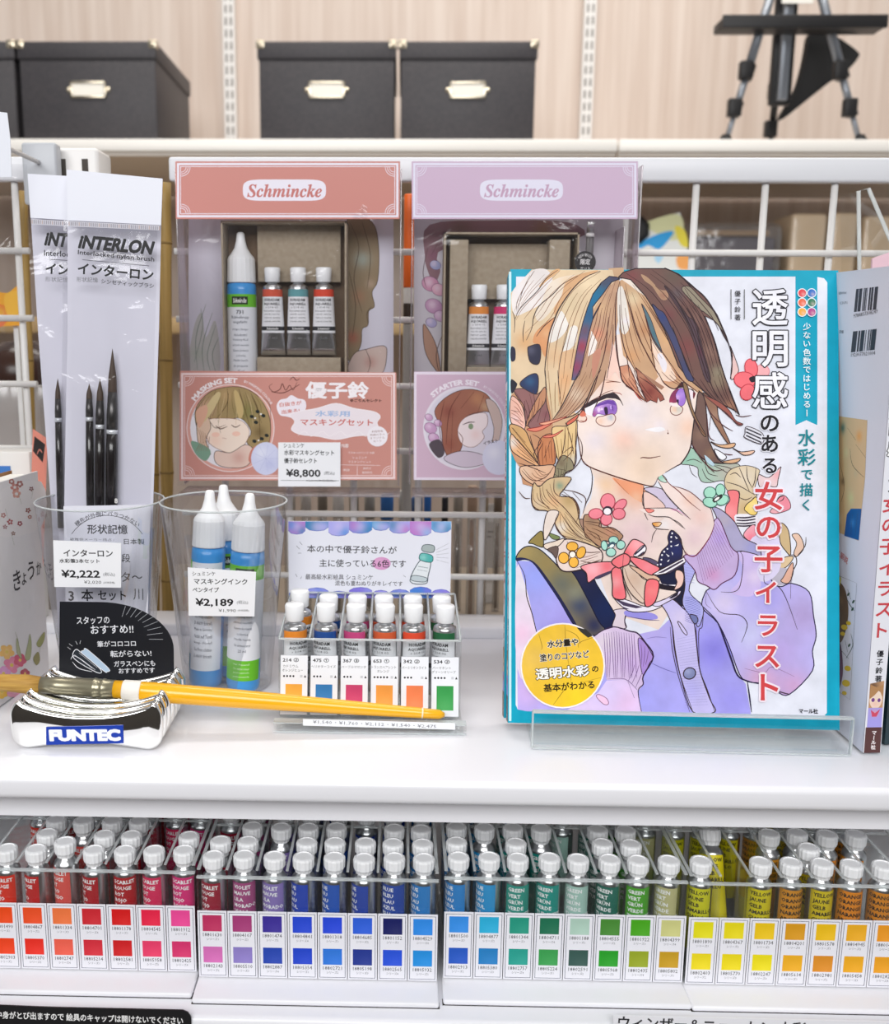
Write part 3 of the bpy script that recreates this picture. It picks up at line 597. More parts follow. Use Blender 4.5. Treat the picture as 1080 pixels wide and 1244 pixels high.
    f('e 40,460 60,420 90,370 190,315 300,262 390,238 440,268 480,330 420,305 330,300 240,335 150,385 90,410 100,470', '#2e2028', sm=False); l('e 390,232 440,270 480,330 505,380', 1.1); l('e 400,235 470,250 490,270', .8, '#a04a40'); l('e 100,360 230,290 330,235 400,215', .7, '#7a3a30')
    f('e 35,480 60,430 100,460 100,490 60,500', '#d8745c'); l('e 40,540 90,550 110,520', .8, '#8a3a30')
    l('e 320,130 400,122 480,130', 1, '#8a4a34')
    f('f 115,345 130,265 180,205 215,195 205,330 160,352', '#85305a', [('f 130,330', 3, '#b03a58', .8)]); f('f 185,260 230,195 275,215 290,330 255,385 215,370 195,320', '#a074d2', [('f 250,260', 4, '#b892e2', .9), ('f 200,290', 3, '#e6b8e6', .8)], .5, '#5a3068'); f('f 195,320 215,315 215,360 200,350', '#2c1638')
    f('f 125,415 150,375 210,380 258,405 245,460 190,485 140,465', '#eadcd0', [('f 170,420', 3, '#f0b890', .8), ('f 220,420', 3, '#b8bcb4', .8)], .8, '#7a4038'); f('f 120,350 150,350 230,385 210,395 130,378', '#f2e4e4')
    f('f 300,215 340,200 385,235 370,300 330,325', '#efe2ea'); f('f 175,215 200,160 250,120 290,150 310,190 370,205 400,250 350,210 300,195 250,185 205,195', '#2a1c26', sm=False); f('f 370,230 400,250 380,310 370,290', '#6a2430', sm=False)
    f('d 470,500 700,440 840,470 800,560 700,620 560,640 500,600', '#d8b48e', sm=False); f('b 170,55 330,45 340,110 280,160 180,150', '#cba684', sm=False)
    # --- hair: left mass
    f('P 646,327.5 620.5,356 620.5,462 621,480 638,505 646,520 668,512 671,510.5 681,496 695,480 720,452 730,420 748,345 744,328', '#dfc6a4', [('a 250,850', 13, '#d9a46e', .8), ('a 700,420', 12, '#e2cda8', .8), ('d 560,300', 18, '#dcc39c', .8), ('a 560,1000', 14, '#d8ae84', .7), ('a 900,160', 16, '#ebd6b4', .8)], sm=False)
    f('a 110,310 200,200 330,75 480,68 545,190 500,330 400,450 260,525 150,565 105,470', '#e7dfdd', [('a 200,300', 8, '#efe9ec', .8)])
    f('a 400,245 470,160 560,72 625,66 560,130 480,190 420,250', '#d8aa7c'); f('a 540,190 800,130 700,260 590,430 470,580 390,625 355,540 420,420', '#e7d8c8', [('a 700,200', 8, '#e6c9a4', .8)])
    f('a 690,200 830,120 1040,75 900,160 720,330 600,520 570,560 560,480 640,350', '#d9ab80'); f('a 330,850 380,720 570,580 530,720 490,860 470,1000 440,980 400,880', '#d9996a', [('a 480,760', 6, '#e0b084', .7)])
    f('a 640,515 700,620 712,680 650,780 560,845 505,845 530,720 580,600', '#ebe5df'); f('a 740,688 812,690 795,850 720,935 655,975 690,830', '#ebe5df')
    f('a 620,980 750,930 800,960 760,1244 d 750,120 690,300 630,405 600,250 605,0', '#dcb48c', [('d 680,100', 9, '#e0a878', .7)])
    for p, w in (('a 340,85 240,260 160,420 160,520', .6), ('a 300,130 220,300 170,500', .5), ('a 600,75 470,170 380,300 200,480 140,600', .9), ('a 820,135 660,220 540,340 400,460 340,580 320,700 260,830', 1.0), ('a 1060,85 900,150 760,280 620,480 560,620 510,760 480,960 460,1160 470,1244', 1.4),
                 ('a 575,575 450,680 370,790', .9), ('a 110,520 135,600 130,750', .8), ('a 245,620 225,740 230,850', .8), ('a 720,650 690,800 640,980 615,1120 610,1244', .8), ('d 465,0 475,200 500,420 540,545', 1.3), ('d 600,0 610,150 640,400', .8)): l(p, w)
    # shaded right half of the crown
    f('P 752,338 735,352 712,392 706,412 699,452 697,462 682,496 671,511 689,507 709,493 735,460 746,420 752,380', '#c0987c', [('b 100,480', 10, '#dcb48c', .8), ('b 60,760', 7, '#dd8f74', .9), ('b 160,900', 8, '#c08468', .8), ('d 800,260', 9, '#dcc4ac', .9), ('d 900,120', 10, '#bd9474', .9)], sm=False)
    f('a 960,725 1028,855 1000,960 925,1005', '#f0e6e0', sm=False)
    f('b 290,170 260,150 180,140 90,210 0,335 a 1066,220 980,330 920,480 870,640 830,800 800,960 770,1120 750,1260 790,1260 830,1200 860,1100 900,920 940,740 990,560 1066,425 b 0,610 0,470 110,330 200,205', '#1f6a90', [('b 230,150', 12, '#4c4058', .95), ('b 120,210', 8, '#4f4a5c', .8), ('b 0,400', 9, '#0f6f9c', .9), ('a 940,560', 10, '#2f5a86', .8), ('a 890,720', 9, '#6c5268', .95), ('a 860,900', 11, '#a03c50', .95), ('a 800,1120', 14, '#94405e', .95)], .9, '#2c1c30', sm=False)
    l('d 1066,-10 1000,110 880,380 760,490 540,545', 1.3); l('d 835,0 740,200 630,410 540,540', 1.2); l('d 940,270 820,400 700,510', .8)
    S.strands('a 1060,85 760,280 560,620 480,960 470,1244', 'a 1066,220 940,420 840,760 790,1000 755,1244', 5, .6, '#7a4a30')
    S.strands('a 600,75 380,300 200,480 140,600', 'a 1040,85 700,330 560,600 300,830', 5, .55, '#8a5a40'); S.strands('a 330,80 200,300 130,520', 'a 590,80 330,320 150,560', 4, .5, '#a08070')
    S.strands('b 200,210 60,480 a 1000,640 900,960 820,1244', 'b 280,180 240,480 200,760 130,980 60,1244', 6, .6, '#6a3c2c'); S.strands('d 475,0 500,250 540,540', 'd 750,60 690,300 630,410', 4, .6, '#8a5a34'); S.strands('d 1050,10 900,260 720,480 560,550', 'd 830,20 740,210 640,400 545,540', 5, .55, '#7a4c38')
    # centre bangs
    f('P 751,342 760,338 783,359 794,374 810,401 825,430 840,450.5 846,465 854,477 847,477 828,463 820,473 807,467 800,457 790,470 772,452 765,440 757,432 752,400', '#cba27e', [('b 430,380', 9, '#dfcaa6', .9), ('b 560,720', 8, '#bd855c', .8), ('b 420,1000', 9, '#d9a070', .8), ('e 520,60', 9, '#e0886c', .9), ('f 100,60', 9, '#dd8d6c', .8), ('b 800,800', 8, '#dcae7c', .8)], sm=False)
    f('b 640,820 740,960 900,1244 720,1244 660,1000', '#f2d6c2'); f('b 700,980 745,980 800,1090 770,1180 705,1040', '#ece6ee')
    f('b 265,350 285,255 335,290 400,640 350,765 300,725 270,600', '#e6ded6', [('b 360,620', 4, '#e8e0ea', .8)])
    f('b 310,170 400,180 560,345 480,300 390,230', '#e9dcd0')
    f('b 525,435 620,590 690,790 750,965 690,900 635,800 585,620', '#54707c', [('b 660,760', 4, '#3f6c7a', .8)], .6)
    f('e 640,-30 720,40 850,170 930,270 950,315 905,335 880,290 870,350 800,320 760,345 720,260 670,130', '#9a5648', [('e 800,230', 5, '#7c3430', .9), ('e 700,60', 6, '#b98468', .9), ('e 870,320', 3, '#8a3c34', .8)], .8, '#4a2424', sm=False); f('e 700,20 830,100 950,180 920,210 830,150', '#a67a64', sm=False); f('e 470,-40 560,-60 620,60 660,200 700,270 760,345 690,300 620,225 540,170 490,90', '#cf8e70', [('e 560,60', 4, '#e2b090', .8)], .8, '#5a2c24', sm=False)
    f('e 590,180 620,210 700,320 760,345 690,320 640,260', '#b5483c'); f('b 160,1244 200,900 215,860 260,1000 290,1244 240,1170', '#f2cdc0'); f('b 0,990 90,920 60,1100 0,1244', '#c78a74')
    for p, w in (('b 290,200 250,400 245,700 270,1000 310,1244', 1.1), ('b 340,290 400,480 480,760 620,1040 740,1244', 1.2), ('b 290,450 300,700 350,950 470,1180', 1.1), ('b 560,560 620,800 640,980 680,1160', 1), ('b 660,470 760,650 850,850 960,1060 1066,1210', 1), ('b 530,440 640,790 780,1000 900,1170', 1),
                 ('b 170,580 130,950 40,1244', 1), ('b 220,660 210,900 150,1244', .9), ('b 240,780 260,1000 300,1200', .8), ('b 360,960 380,1100 400,1244', .9), ('e 470,20 500,120 620,220 740,335', 1), ('e 620,0 700,200 770,330', .9), ('e 680,70 800,150 910,250', .9), ('f 0,30 60,140 170,200 250,130', 1.1), ('f 150,-40 260,110 420,230', 1.0), ('e 250,-10 190,190 100,380 30,480', 1.2), ('e 320,0 270,240 190,420', 1.2), ('e 160,330 300,270', .8), ('e 300,100 470,130', .6), ('b 730,640 850,830 1000,1100', .7)): l(p, w, '#4a2424')
    S.strands('b 290,200 300,560 360,900 460,1180', 'b 400,240 560,640 720,960 900,1200', 6, .6, '#6a3c28'); S.strands('b 420,220 620,520 800,820 1000,1120', 'b 540,340 720,620 880,880 1060,1170', 4, .6, '#6a3c28'); S.strands('e 480,30 560,160 700,310', 'e 640,10 740,180 860,330', 5, .6, '#5a2420'); S.strands('f 20,20 120,110 260,180', 'f 160,-30 280,110 430,230', 4, .6, '#6a2c24')
    # right dark mass
    f('P 751,337 757,331 772,326.5 808,326.5 824,333 840,346.5 857,362 871,383 882,408.5 886,420 879,408 871,391 856,384 866.5,410 874,438 881.5,461 898,504 891,498 880,492.5 870,488.5 856,476 846,468.5 836,460 824,445 807,401 793,374 784,360 766,340', '#70504a',
      [('c 150,130', 13, '#66564e', .9), ('b 420,140', 9, '#7c4446', .9), ('c 300,900', 13, '#7c4444', .9), ('c 100,560', 9, '#744044', .8), ('c 560,950', 11, '#8c6c60', .9), ('c 640,1180', 9, '#8f8570', .95), ('f 640,120', 9, '#8a7a66', .9), ('c 200,330', 9, '#5c5258', .8), ('f 780,380', 7, '#a4765e', .9), ('c 420,600', 9, '#806058', .8)], 1, '#2c1c22', sm=False)
    f('b 520,120 600,160 720,280 800,300 810,380 740,390 640,250 560,190', '#b08c70', [('b 760,350', 5, '#9a6a58', .8)])
    f('c 0,500 60,540 130,680 200,820 300,1100 380,1260 300,1244 200,1000 90,750 0,600 b 640,440', '#43466c', [('c 40,580', 5, '#2e3f78', .9), ('c 240,1000', 7, '#544a5c', .8)], .8, '#241c30')
    f('c 60,250 150,330 300,560 400,640 470,900 560,1244 500,1244 400,920 320,680 240,540', '#54404a', [('c 450,950', 8, '#5c3040', .9)], .7)
    f('c 250,290 460,510 480,520 620,640 722,790 757,880 700,740 610,540 450,370 330,250', '#928876', [('c 620,640', 5, '#a09680', .8)], .8); f('c 770,890 850,1100 855,1180 780,1250 795,1000', '#e7c3c0', None, .8)
    for p, w in (('c 60,240 200,420 330,660 420,900 530,1244', 1.2), ('c 300,480 390,640 450,880 560,1244', .9), ('c 150,690 260,980 370,1244', 1.1), ('c 480,560 590,800 660,1050 715,1244', 1.2), ('c 720,790 780,960 790,1150 770,1244', 1), ('f 520,0 580,190 640,300', .9), ('f 750,190 810,340 870,490', 1.1), ('c 560,1244 600,1000', .1), ('b 780,50 950,140 1066,270', 1.4), ('c 60,50 210,120 350,240 500,370 620,560 720,780 760,880', 1.5)): l(p, w, '#2c1c22')
    S.strands('b 330,110 620,330 900,760 1066,1240', 'b 790,50 1066,270 c 620,560 720,790', 5, .7, '#3a2226'); S.strands('c 90,300 330,680 520,1244', 'c 330,260 560,700 700,1200', 8, .7, '#3a2226'); S.strands('f 300,-10 470,210 600,320', 'f 700,0 760,260 860,480', 7, .7, '#3a2226')
    f('f 430,235 500,330 530,700 560,800 640,960 720,1000 560,990 450,930 360,790 380,560 400,420', '#725750', [('f 450,700', 7, '#8a6c5e', .8), ('f 560,900', 6, '#8f7058', .8)], 1, '#2c1c22'); f('f 480,240 620,370 650,520 770,785 730,770 620,600 540,430', '#96705c', [('f 600,480', 5, '#a98672', .8)], .9)
    f('f 260,140 310,170 350,360 410,520 510,700 470,690 380,520 310,330', '#8f6f50', None, .9)
    f('f 430,220 520,280 650,340 760,430 830,540 910,580 850,590 740,470 620,380', '#a05a50', None, .7); f('f 560,770 640,800 720,800 820,785 810,825 740,840 640,820', '#e2b48c', None, .9); f('f 800,840 890,880 1030,865 1000,905 920,915 860,880', '#e8c0a8', None, .9); f('f 680,990 760,970 880,950 850,990 770,1005', '#dcae88', None, .9)
    f('f 490,920 520,930 600,1010 580,1030 520,990', '#b9d2e0'); f('f 600,850 700,900 730,940 690,970 640,940', '#eef0f6', None, .9)
    for p in ('f 500,330 560,460 690,590 800,655', 'f 640,390 760,500 860,580 910,575', 'f 830,480 900,500 1000,485', 'f 520,470 540,700 600,760', 'f 560,500 545,650', 'f 360,790 420,900 500,1000 600,1080 700,1070', 'f 490,920 520,1020 600,1100', 'f 710,900 760,910 800,910', 'f 380,500 430,600 500,700'): l(p, 1, '#5a3034')
    # --- left braid
    f('P 620.5,481 625,477 653,478 663,470 671,511 673,535 674,562 665,585 650,592 635,588 631,567 626,560 620.5,548', '#c6926e', [('d 330,330', 10, '#8f6060', .9), ('d 150,560', 9, '#e9bcae', .9), ('d 480,860', 10, '#c47c52', .8), ('d 200,760', 9, '#dca876', .8), ('d 400,1080', 10, '#dcae90', .9)], sm=False)
    f('d 130,210 260,200 380,260 465,180 475,350 510,560 340,640 250,545 230,380 170,300', '#8f6262', [('d 400,250', 6, '#b58468', .9), ('d 480,480', 5, '#844c54', .8)], .8)
    f('d 350,350 460,180 465,330 380,450 300,540 270,600 260,560', '#c28a68', None, .8); f('d 95,290 180,330 235,450 240,635 95,560', '#ebb9a8', [('d 140,520', 6, '#ecc8c4', .9)], .8); f('d 95,580 240,640 310,790 380,960 370,1020 250,900 95,680', '#d2a46e', [('d 150,640', 6, '#c09a66', .8)], .9); f('d 95,690 170,760 380,1000 390,1040 200,940 95,850', '#e2ac7e', [('d 110,780', 6, '#ece2dc', .95)], .9)
    f('d 410,740 550,700 572,1000 420,1040 380,930', '#c67e54', [('d 520,800', 6, '#d08a60', .8)], .8); f('d 540,620 700,600 805,540 792,860 772,1045 700,1080 600,960 565,800', '#e5c48e', [('d 760,960', 6, '#d8cdb8', .9)], .8); f('d 575,1040 640,920 740,960 770,1060 690,1100 640,1200 540,1250 530,1200', '#938a6e', [('d 640,1000', 5, '#7c6a54', .9), ('d 560,1200', 5, '#8a9a80', .8)], .9); f('d 200,1040 400,1030 565,1030 540,1180 450,1240 340,1235 215,1150', '#e0b494', [('d 250,1100', 7, '#e6c6ac', .9)], .9)
    f('d 265,635 400,610 545,550 500,600 370,660', '#e8826c', None, .8, '#8a2a28'); f('d 440,712 560,690 660,640 570,710 480,728', '#e8826c', None, .7, '#8a2a28'); f('d 400,575 520,545 700,500 560,560 460,590', '#eba688', None, .7, '#8a2a28'); f('d 700,560 800,490 830,470 790,540 710,590', '#d86a54', None, .8)
    for p in ('d 300,700 330,820 360,880', 'd 330,690 420,760 340,900 400,1020', 'd 440,780 390,900 410,1030', 'd 520,760 450,950', 'd 170,1000 300,1040 470,1110', 'd 210,1080 330,1190 470,1150 560,1030', 'd 560,760 570,1000', 'd 680,600 670,780 640,920 580,1030', 'd 680,560 740,740 770,900', 'd 800,520 790,760 800,950 780,1040', 'd 810,700 860,800 850,950 750,1080 630,1130', 'd 650,900 740,830 760,860 660,980', 'd 95,430 180,450', 'd 95,510 230,560', 'd 110,620 250,780', 'd 240,330 250,520', 'd 440,330 380,560', 'd 480,440 450,560', 'd 590,1060 690,1080', 'd 560,1120 640,1160'): l(p, .9, '#4a2a2a')
    f('a 275,925 300,895 400,878 415,1000 385,1090 300,1060', '#2a2a42', [('a 310,940', 5, '#5a5a72', .8)], .8); f('d 190,150 280,60 370,38 392,120 372,250 300,235', '#26325a', [('d 300,120', 6, '#2f5a84', .8)], .8); f('a 95,905 140,925 140,1040 95,1050', '#26263e'); f('d 95,100 150,130 160,160 120,240 95,230', '#20202e')
    S.strands('d 120,230 250,440 260,600', 'd 440,200 400,420 290,590', 5, .6, '#5a3030'); S.strands('d 95,300 170,360 230,480', 'd 95,540 160,570 235,625', 5, .6, '#a05a4a'); S.strands('d 100,600 240,780 370,960', 'd 100,840 230,940 380,1020', 5, .6, '#6a4024'); S.strands('d 430,770 420,900 430,1030', 'd 550,720 550,860 565,990', 4, .6, '#6a3820'); S.strands('d 560,700 590,850 600,960', 'd 790,560 770,800 750,1000', 5, .6, '#8a6434'); S.strands('d 210,1060 320,1180 460,1210', 'd 400,1050 460,1120 540,1080', 4, .6, '#7a4a34'); S.strands('d 590,1060 600,1140 560,1220', 'd 720,980 700,1080 640,1180', 4, .6, '#4a4434')
    # --- lower part of the left braid
    f('g 340,60 400,100 520,10 740,0 680,110 620,200 760,220 830,340 840,480 1000,640 1066,700 1040,760 880,700 690,660 600,560 560,480 490,365 360,345 315,240', '#d6b98f', [('g 720,240', 9, '#b59766', .9), ('g 560,260', 8, '#dfae84', .8), ('g 380,280', 6, '#d9c0a4', .9), ('g 620,90', 5, '#7f9a84', .95), ('g 640,540', 6, '#e9dfd4', .95), ('g 620,420', 5, '#e6b888', .8), ('g 860,620', 8, '#d8bf9e', .9)], 1)
    f('g 840,450 960,480 1066,500 1066,720 1000,720 860,540', '#a78472', [('g 950,480', 6, '#8c6a5c', .8)], .8); f('h 0,580 160,640 160,710 300,720 400,790 405,830 330,880 200,860 180,930 60,850 0,790', '#b28a6c', [('h 280,760', 7, '#c48c74', .9), ('h 80,640', 6, '#8f7460', .8)], .9)
    f('g 500,362 610,370 560,500 470,670 445,620 455,480', '#e8d9d0', None, .9); f('g 590,740 700,665 900,710 1066,790 1066,915 950,965 760,1012 640,1000 585,900', '#ead6ce', [('g 900,860', 8, '#e8cfca', .8)], 1.2); f('g 450,725 560,690 670,660 600,745 480,775', '#ecdaca', None, .9); f('g 490,775 600,745 585,870 540,820', '#6d5a54', None, .8)
    for p in ('g 405,110 420,240 490,320 520,345', 'g 470,130 560,230 680,340 860,560 1000,720', 'g 640,180 780,250 830,370 800,480', 'g 620,370 780,600 960,700', 'g 600,390 570,500 640,620 800,660', 'g 560,20 560,150 620,210', 'g 680,370 860,560', 'g 700,690 720,760', 'g 820,800 960,810 1066,800', 'g 840,900 960,920 1066,890', 'g 320,150 330,300 420,360', 'g 180,150 240,220 300,225', 'g 650,130 800,160 900,230 870,390', 'g 760,160 860,270', 'h 0,650 200,680 330,760', 'h 20,740 140,800 180,880', 'h 0,700 120,840', 'h 250,720 380,760'): l(p, .9, '#5a3a30')
    S.strands('g 330,130 340,260 500,345', 'g 520,40 560,180 680,340', 6, .6, '#6a4a34'); S.strands('g 640,140 780,260 820,450', 'g 740,200 820,330 840,480', 3, .6, '#5a4030'); S.strands('g 620,400 640,560 860,680', 'g 690,380 860,560 1040,730', 5, .6, '#7a5a44'); S.strands('g 780,860 900,850 1060,800', 'g 800,1000 920,950 1060,900', 4, .6, '#8a6a60'); S.strands('h 20,660 180,700 380,800', 'h 20,790 100,840 180,900', 4, .6, '#5a3c2c')
    # --- ribbon and flowers
    f('l 325,440 420,418 580,580 560,820 430,740 350,600', '#dbc3b2', [('l 440,560', 9, '#d0b09a', .8)], .9); l('l 440,440 520,540 570,575', .9); l('l 300,460 340,620 420,790', .9); l('l 340,440 400,600 560,800', .8, '#8a6a60'); f('l 400,430 470,440 700,540 705,590 590,575', '#dcb79e', None, .8)
    def petals(S, C, pts, col, line, rr=1., bl=None):
        for x, y, rx, ry, rot in pts: S.ell(C[0]+x/C[2], C[1]+y/C[2], rx/C[2]*rr, ry/C[2]*rr, col, rot, line=.9, lc=line, blobs=[((C[0]+x/C[2]+1.5, C[1]+y/C[2]+1.5), 3, bl, .7)] if False else None)
    f('l -130,430 0,388 200,378 262,430 200,490 30,552 -50,600 -70,500', '#f3959e', [('l 150,420', 8, '#ee6a74', .8), ('l 0,450', 8, '#f6b9c2', .8)], 1); f('l 25,540 200,470 210,490 60,560', '#4a3e58')
    f('l 330,305 380,200 440,135 540,175 575,235 540,300 460,320 380,332', '#f4949a', [('l 360,290', 6, '#ec5f6c', .9), ('l 480,190', 6, '#f6aeb4', .8)], 1.1); f('l 440,300 540,200 572,225 560,270 480,318', '#f2eef4', None, .8); l('l 450,300 520,240 560,200', 1.8, '#3a3048', taper=.2); l('l 490,315 550,270', 1.5, '#3a3048', taper=.2)
    f('l 205,465 295,440 330,600 352,770 222,762 212,620', '#f17a82', [('l 240,600', 7, '#f5a6aa', .8), ('l 280,720', 6, '#ee6a74', .8)], 1.1); f('l 390,332 520,345 640,400 720,450 640,522 500,450', '#f47f88', [('l 600,430', 7, '#f3929c', .7)], 1.1); f('l 578,585 710,590 690,760 635,845 560,838', '#f0727a', [('l 640,700', 6, '#f08a88', .7)], 1.1)
    f('l 200,372 330,290 400,330 385,400 320,430 268,442', '#f37880', [('l 360,360', 5, '#f08c90', .8)], 1.2); l('l 330,300 320,430', .9)
    f('l 640,512 980,330 1000,378 800,500 700,520', '#f3eff5', None, .9, sm=False); f('l 690,505 970,352 980,368 760,492', '#44384e', sm=False); f('l 780,500 985,390 992,400 830,500', '#44384e', sm=False)
    petals(S, ZOOM['h'], [(250, 440, 78, 88, 0), (385, 475, 80, 48, -40), (370, 570, 68, 60, 0), (235, 630, 60, 66, 30), (120, 570, 76, 56, -8)], '#f08796', '#a03a4a')
    e(710+248/8.883, 560+535/8.883, 5.6, c='#f08796'); e(710+248/8.883, 560+538/8.883, 6.2, 5.8, '#3a2a3a'); e(710+245/8.883, 560+545/8.883, 4.4, 4, '#f6eef2')
    petals(S, ZOOM['g'], [(755, 745, 62, 50, 0), (850, 810, 46, 66, 25), (770, 915, 52, 58, 0), (662, 868, 56, 60, 0)], '#f6b84a', '#5a3a18'); e(610+757/8.883, 580+826/8.883, 4.8, c='#5a3a18'); e(610+757/8.883, 580+832/8.883, 3.5, c='#fbf4ea')
    petals(S, ZOOM['h'], [(312, 855, 52, 42, 0), (390, 905, 48, 46, -40), (285, 985, 52, 46, 0), (212, 912, 34, 52, -10)], '#a9dccd', '#3a4a50'); f('h 250,900 300,870 330,890 310,935 260,925', '#3f5a68'); e(710+292/8.883, 560+918/8.883, 3, 1.8, '#eef6f4', -30)
    petals(S, ZOOM['i'], [(640, 520, 66, 62, 0), (752, 492, 50, 66, 0), (775, 600, 70, 52, -30), (640, 625, 76, 52, 15)], '#a6dcc6', '#3a6a5c'); f('i 670,590 740,545 770,540 770,575 700,625 675,620', '#333'); e(790+715/8.883, 540+588/8.883, 3.6, 1.4, '#f4f4f0', -35)
    petals(S, ZOOM['B'], [(585, 565, 34, 30, 20)], '#f2b0b4', '#e09098'); petals(S, ZOOM['B'], [(530, 552, 31, 46, -10), (498, 610, 52, 40, 10), (512, 668, 34, 40, 30)], '#ef7079', '#c23a48'); f('B 520,600 545,590 550,615 530,620', '#2a2028')
    f('B 500,870 510,835 585,870 580,920 500,890', '#dcdce6', None, .8); 
    for k in range(3): l('B 505,%d 580,%d' % (845+k*17, 878+k*18), 1.6, '#3a3840', taper=.1)
    # --- round gold badge
    e(683.3, 808.5, 51.5, 52, '#f4eef2', n=40); e(683.3, 808.5, 49.6, 50.2, '#f2c53c', n=40, blobs=[((650, 800), 20, '#e8c060', .8), ((700, 850), 26, '#f7d22e', .9), ((690, 775), 20, '#efc24a', .8)])
    for p in ('k 345,390 375,500 370,540', 'k 590,300 600,480 630,700', 'k 480,1060 560,950 600,900', 'k 600,350 700,400 740,480', 'k 860,420 730,470 720,520', 'k 640,760 650,850', 'k 740,850 930,800'): l(p, .7, '#a8842c')
    f('k 700,325 790,345 855,405 810,425 740,370', '#3a3834', sm=False)
    S.text('水分量や', 683.5, 781, w=38, h=9.2, c='#2b241c', bold=.03, rot=6, halo=('#f6f0e2', .045)); S.text('塗りのコツなど', 685.5, 796.5, w=60, h=9.2, c='#2b241c', bold=.025, rot=6, halo=('#f6f0e2', .045))
    S.text('透明水彩', 683, 816.5, w=65, h=14, c='#faf6ee', bold=.03, rot=5.5, halo=('#2b241c', .05)); S.text('の', 722.8, 812.5, em=9, c='#2b241c', bold=.03); S.text('基本がわかる', 691, 833.5, w=62, h=10, c='#2b241c', bold=.025, rot=5.5)
    # --- title lettering
    for ch, v in zip('透明感', (373.5, 424, 474.5)): S.text(ch, 935, v, w=43, h=44, c='#efeff6', bold=.015, halo=('#26242c', .028), res=4)
    for ch, v, q in (('の', 514.5, 20), ('あ', 539, 21), ('る', 566, 18.5)): S.text(ch, 934.4, v, h=q, c='#1e1c22', bold=.022, res=4, halo=('#e9e9f2', .04))
    for ch, u, v, w in (('女', 933.3, 602.5, 34), ('の', 933, 641, 29), ('子', 933, 679.5, 34), ('イ', 929.8, 719.5, 25), ('ラ', 932, 760, 24), ('ス', 931.3, 797.5, 29)): S.text(ch, u, v, w=w, c='#d1484c', bold=.02, res=4, halo=('#f1e4ee', .06))
    S.text('ト', 934, 834.8, h=32, c='#d1484c', bold=.02, res=4, halo=('#f1e4ee', .06))
    S.vtext('少ない色数ではじめるー', 979.6, 397, 10.5, 9.6, '#e9f6f8', .015)
    for ch, v, q, u in (('水', 532, 20, 979.5), ('彩', 555.5, 20.5, 979.3), ('で', 576.8, 12, 979.5), ('描', 595, 15.5, 978.8), ('く', 613.5, 14, 978.5)): S.text(ch, u, v, h=q, c='#17828e', bold=.015, res=3)
    for u, v, c in ((973.8, 356.5, '#e2424c'), (985.3, 356.5, '#2a6fc4'), (973.8, 368, '#ea6a48'), (985.3, 368, '#2c7a58'), (973.8, 379.5, '#f2a83c'), (985.3, 379.5, '#b8458c')): e(u, v, 5.8, c='#e6eef2')
    for u, v, c in ((973.8, 356.5, '#e2424c'), (985.3, 356.5, '#2a6fc4'), (973.8, 368, '#ea6a48'), (985.3, 368, '#2c7a58'), (973.8, 379.5, '#f2a83c'), (985.3, 379.5, '#b8458c')): e(u, v, 4.7, c=c, blobs=[((u+1.5, v+1.5), 2.4, '#f3d8d4', .5)])
    S.vtext('優子鈴著', 895.5, 357, 9.6, 7.4, '#333338', .01); l('P 887.5,352 887.5,388', .7, '#555', taper=0); l('P 903.7,352 903.7,388', .7, '#555', taper=0)
    S.text('マール社', 981.5, 863.5, w=23, h=6, c='#2a2a30', bold=.03)
def spine_print(S, w):
    """spine artwork in millimetres: x across 0..w, y down from the top edge, height 254.5"""
    S.rect(0, 0, w, 254.5, '#e9eaf2'); S.rect(0, 0, w, 62, '#1793b2')
    S.vtext('少ない色数ではじめる水彩で描く', w*.5, 8, 3.6, 3.0, '#dff1f5', .02)
    S.vtext('透明感', w*.55, 72, 9.2, 8.6, '#fbfbfd', .03, halo=('#3a3840', .05)); S.vtext('のある', w*.55, 99, 6.4, 5.8, '#222228', .03); S.vtext('女の子イラスト', w*.55, 119, 11.2, 9.4, '#cc4a52', .02)
    S.vtext('優子鈴著', w*.55, 199, 4.6, 3.8, '#26262c', .02)
    S.fill([(1, 215.5), (w-1, 214), (w-.6, 240), (1, 240)], '#c59a74', [([(w*.3, 217)], 3, '#5c4238', .9), ([(w*.8, 220)], 2, '#7a5446', .8)], sm=False, grid=.6)
    S.ell(w*.5, 224.4, w*.36, 5.2, '#f1dccb', blobs=[((w*.5, 227), 2.5, '#eec2b0', .8)]); S.fill([(1.2, 216), (w*.5, 217.5), (w-1, 216), (w-1.4, 223), (w*.66, 219), (w*.4, 222), (1.4, 224)], '#b5895f', sm=False)
    S.ell(w*.34, 224.6, .9, 1.1, '#7a4a8c'); S.ell(w*.68, 224.8, .8, 1.1, '#7a4a8c')
    S.fill([(1, 229), (w-.8, 229), (w-.6, 240), (1, 240)], '#a7a0e6', [([(w*.5, 232)], 2, '#d8a2b2', .9)], sm=False, grid=.7); S.fill([(w*.25, 230), (w*.5, 232), (w*.8, 229.6), (w*.6, 234), (w*.35, 234)], '#d0526a', sm=False)
    S.rect(.4, 240, w-.3, 254.5, '#5b3d3d'); S.vtext('マール社', w*.55, 243.2, 2.7, 2.6, '#f4eef0', .03)
paper = mat('page edges', '#eceae4', .7)
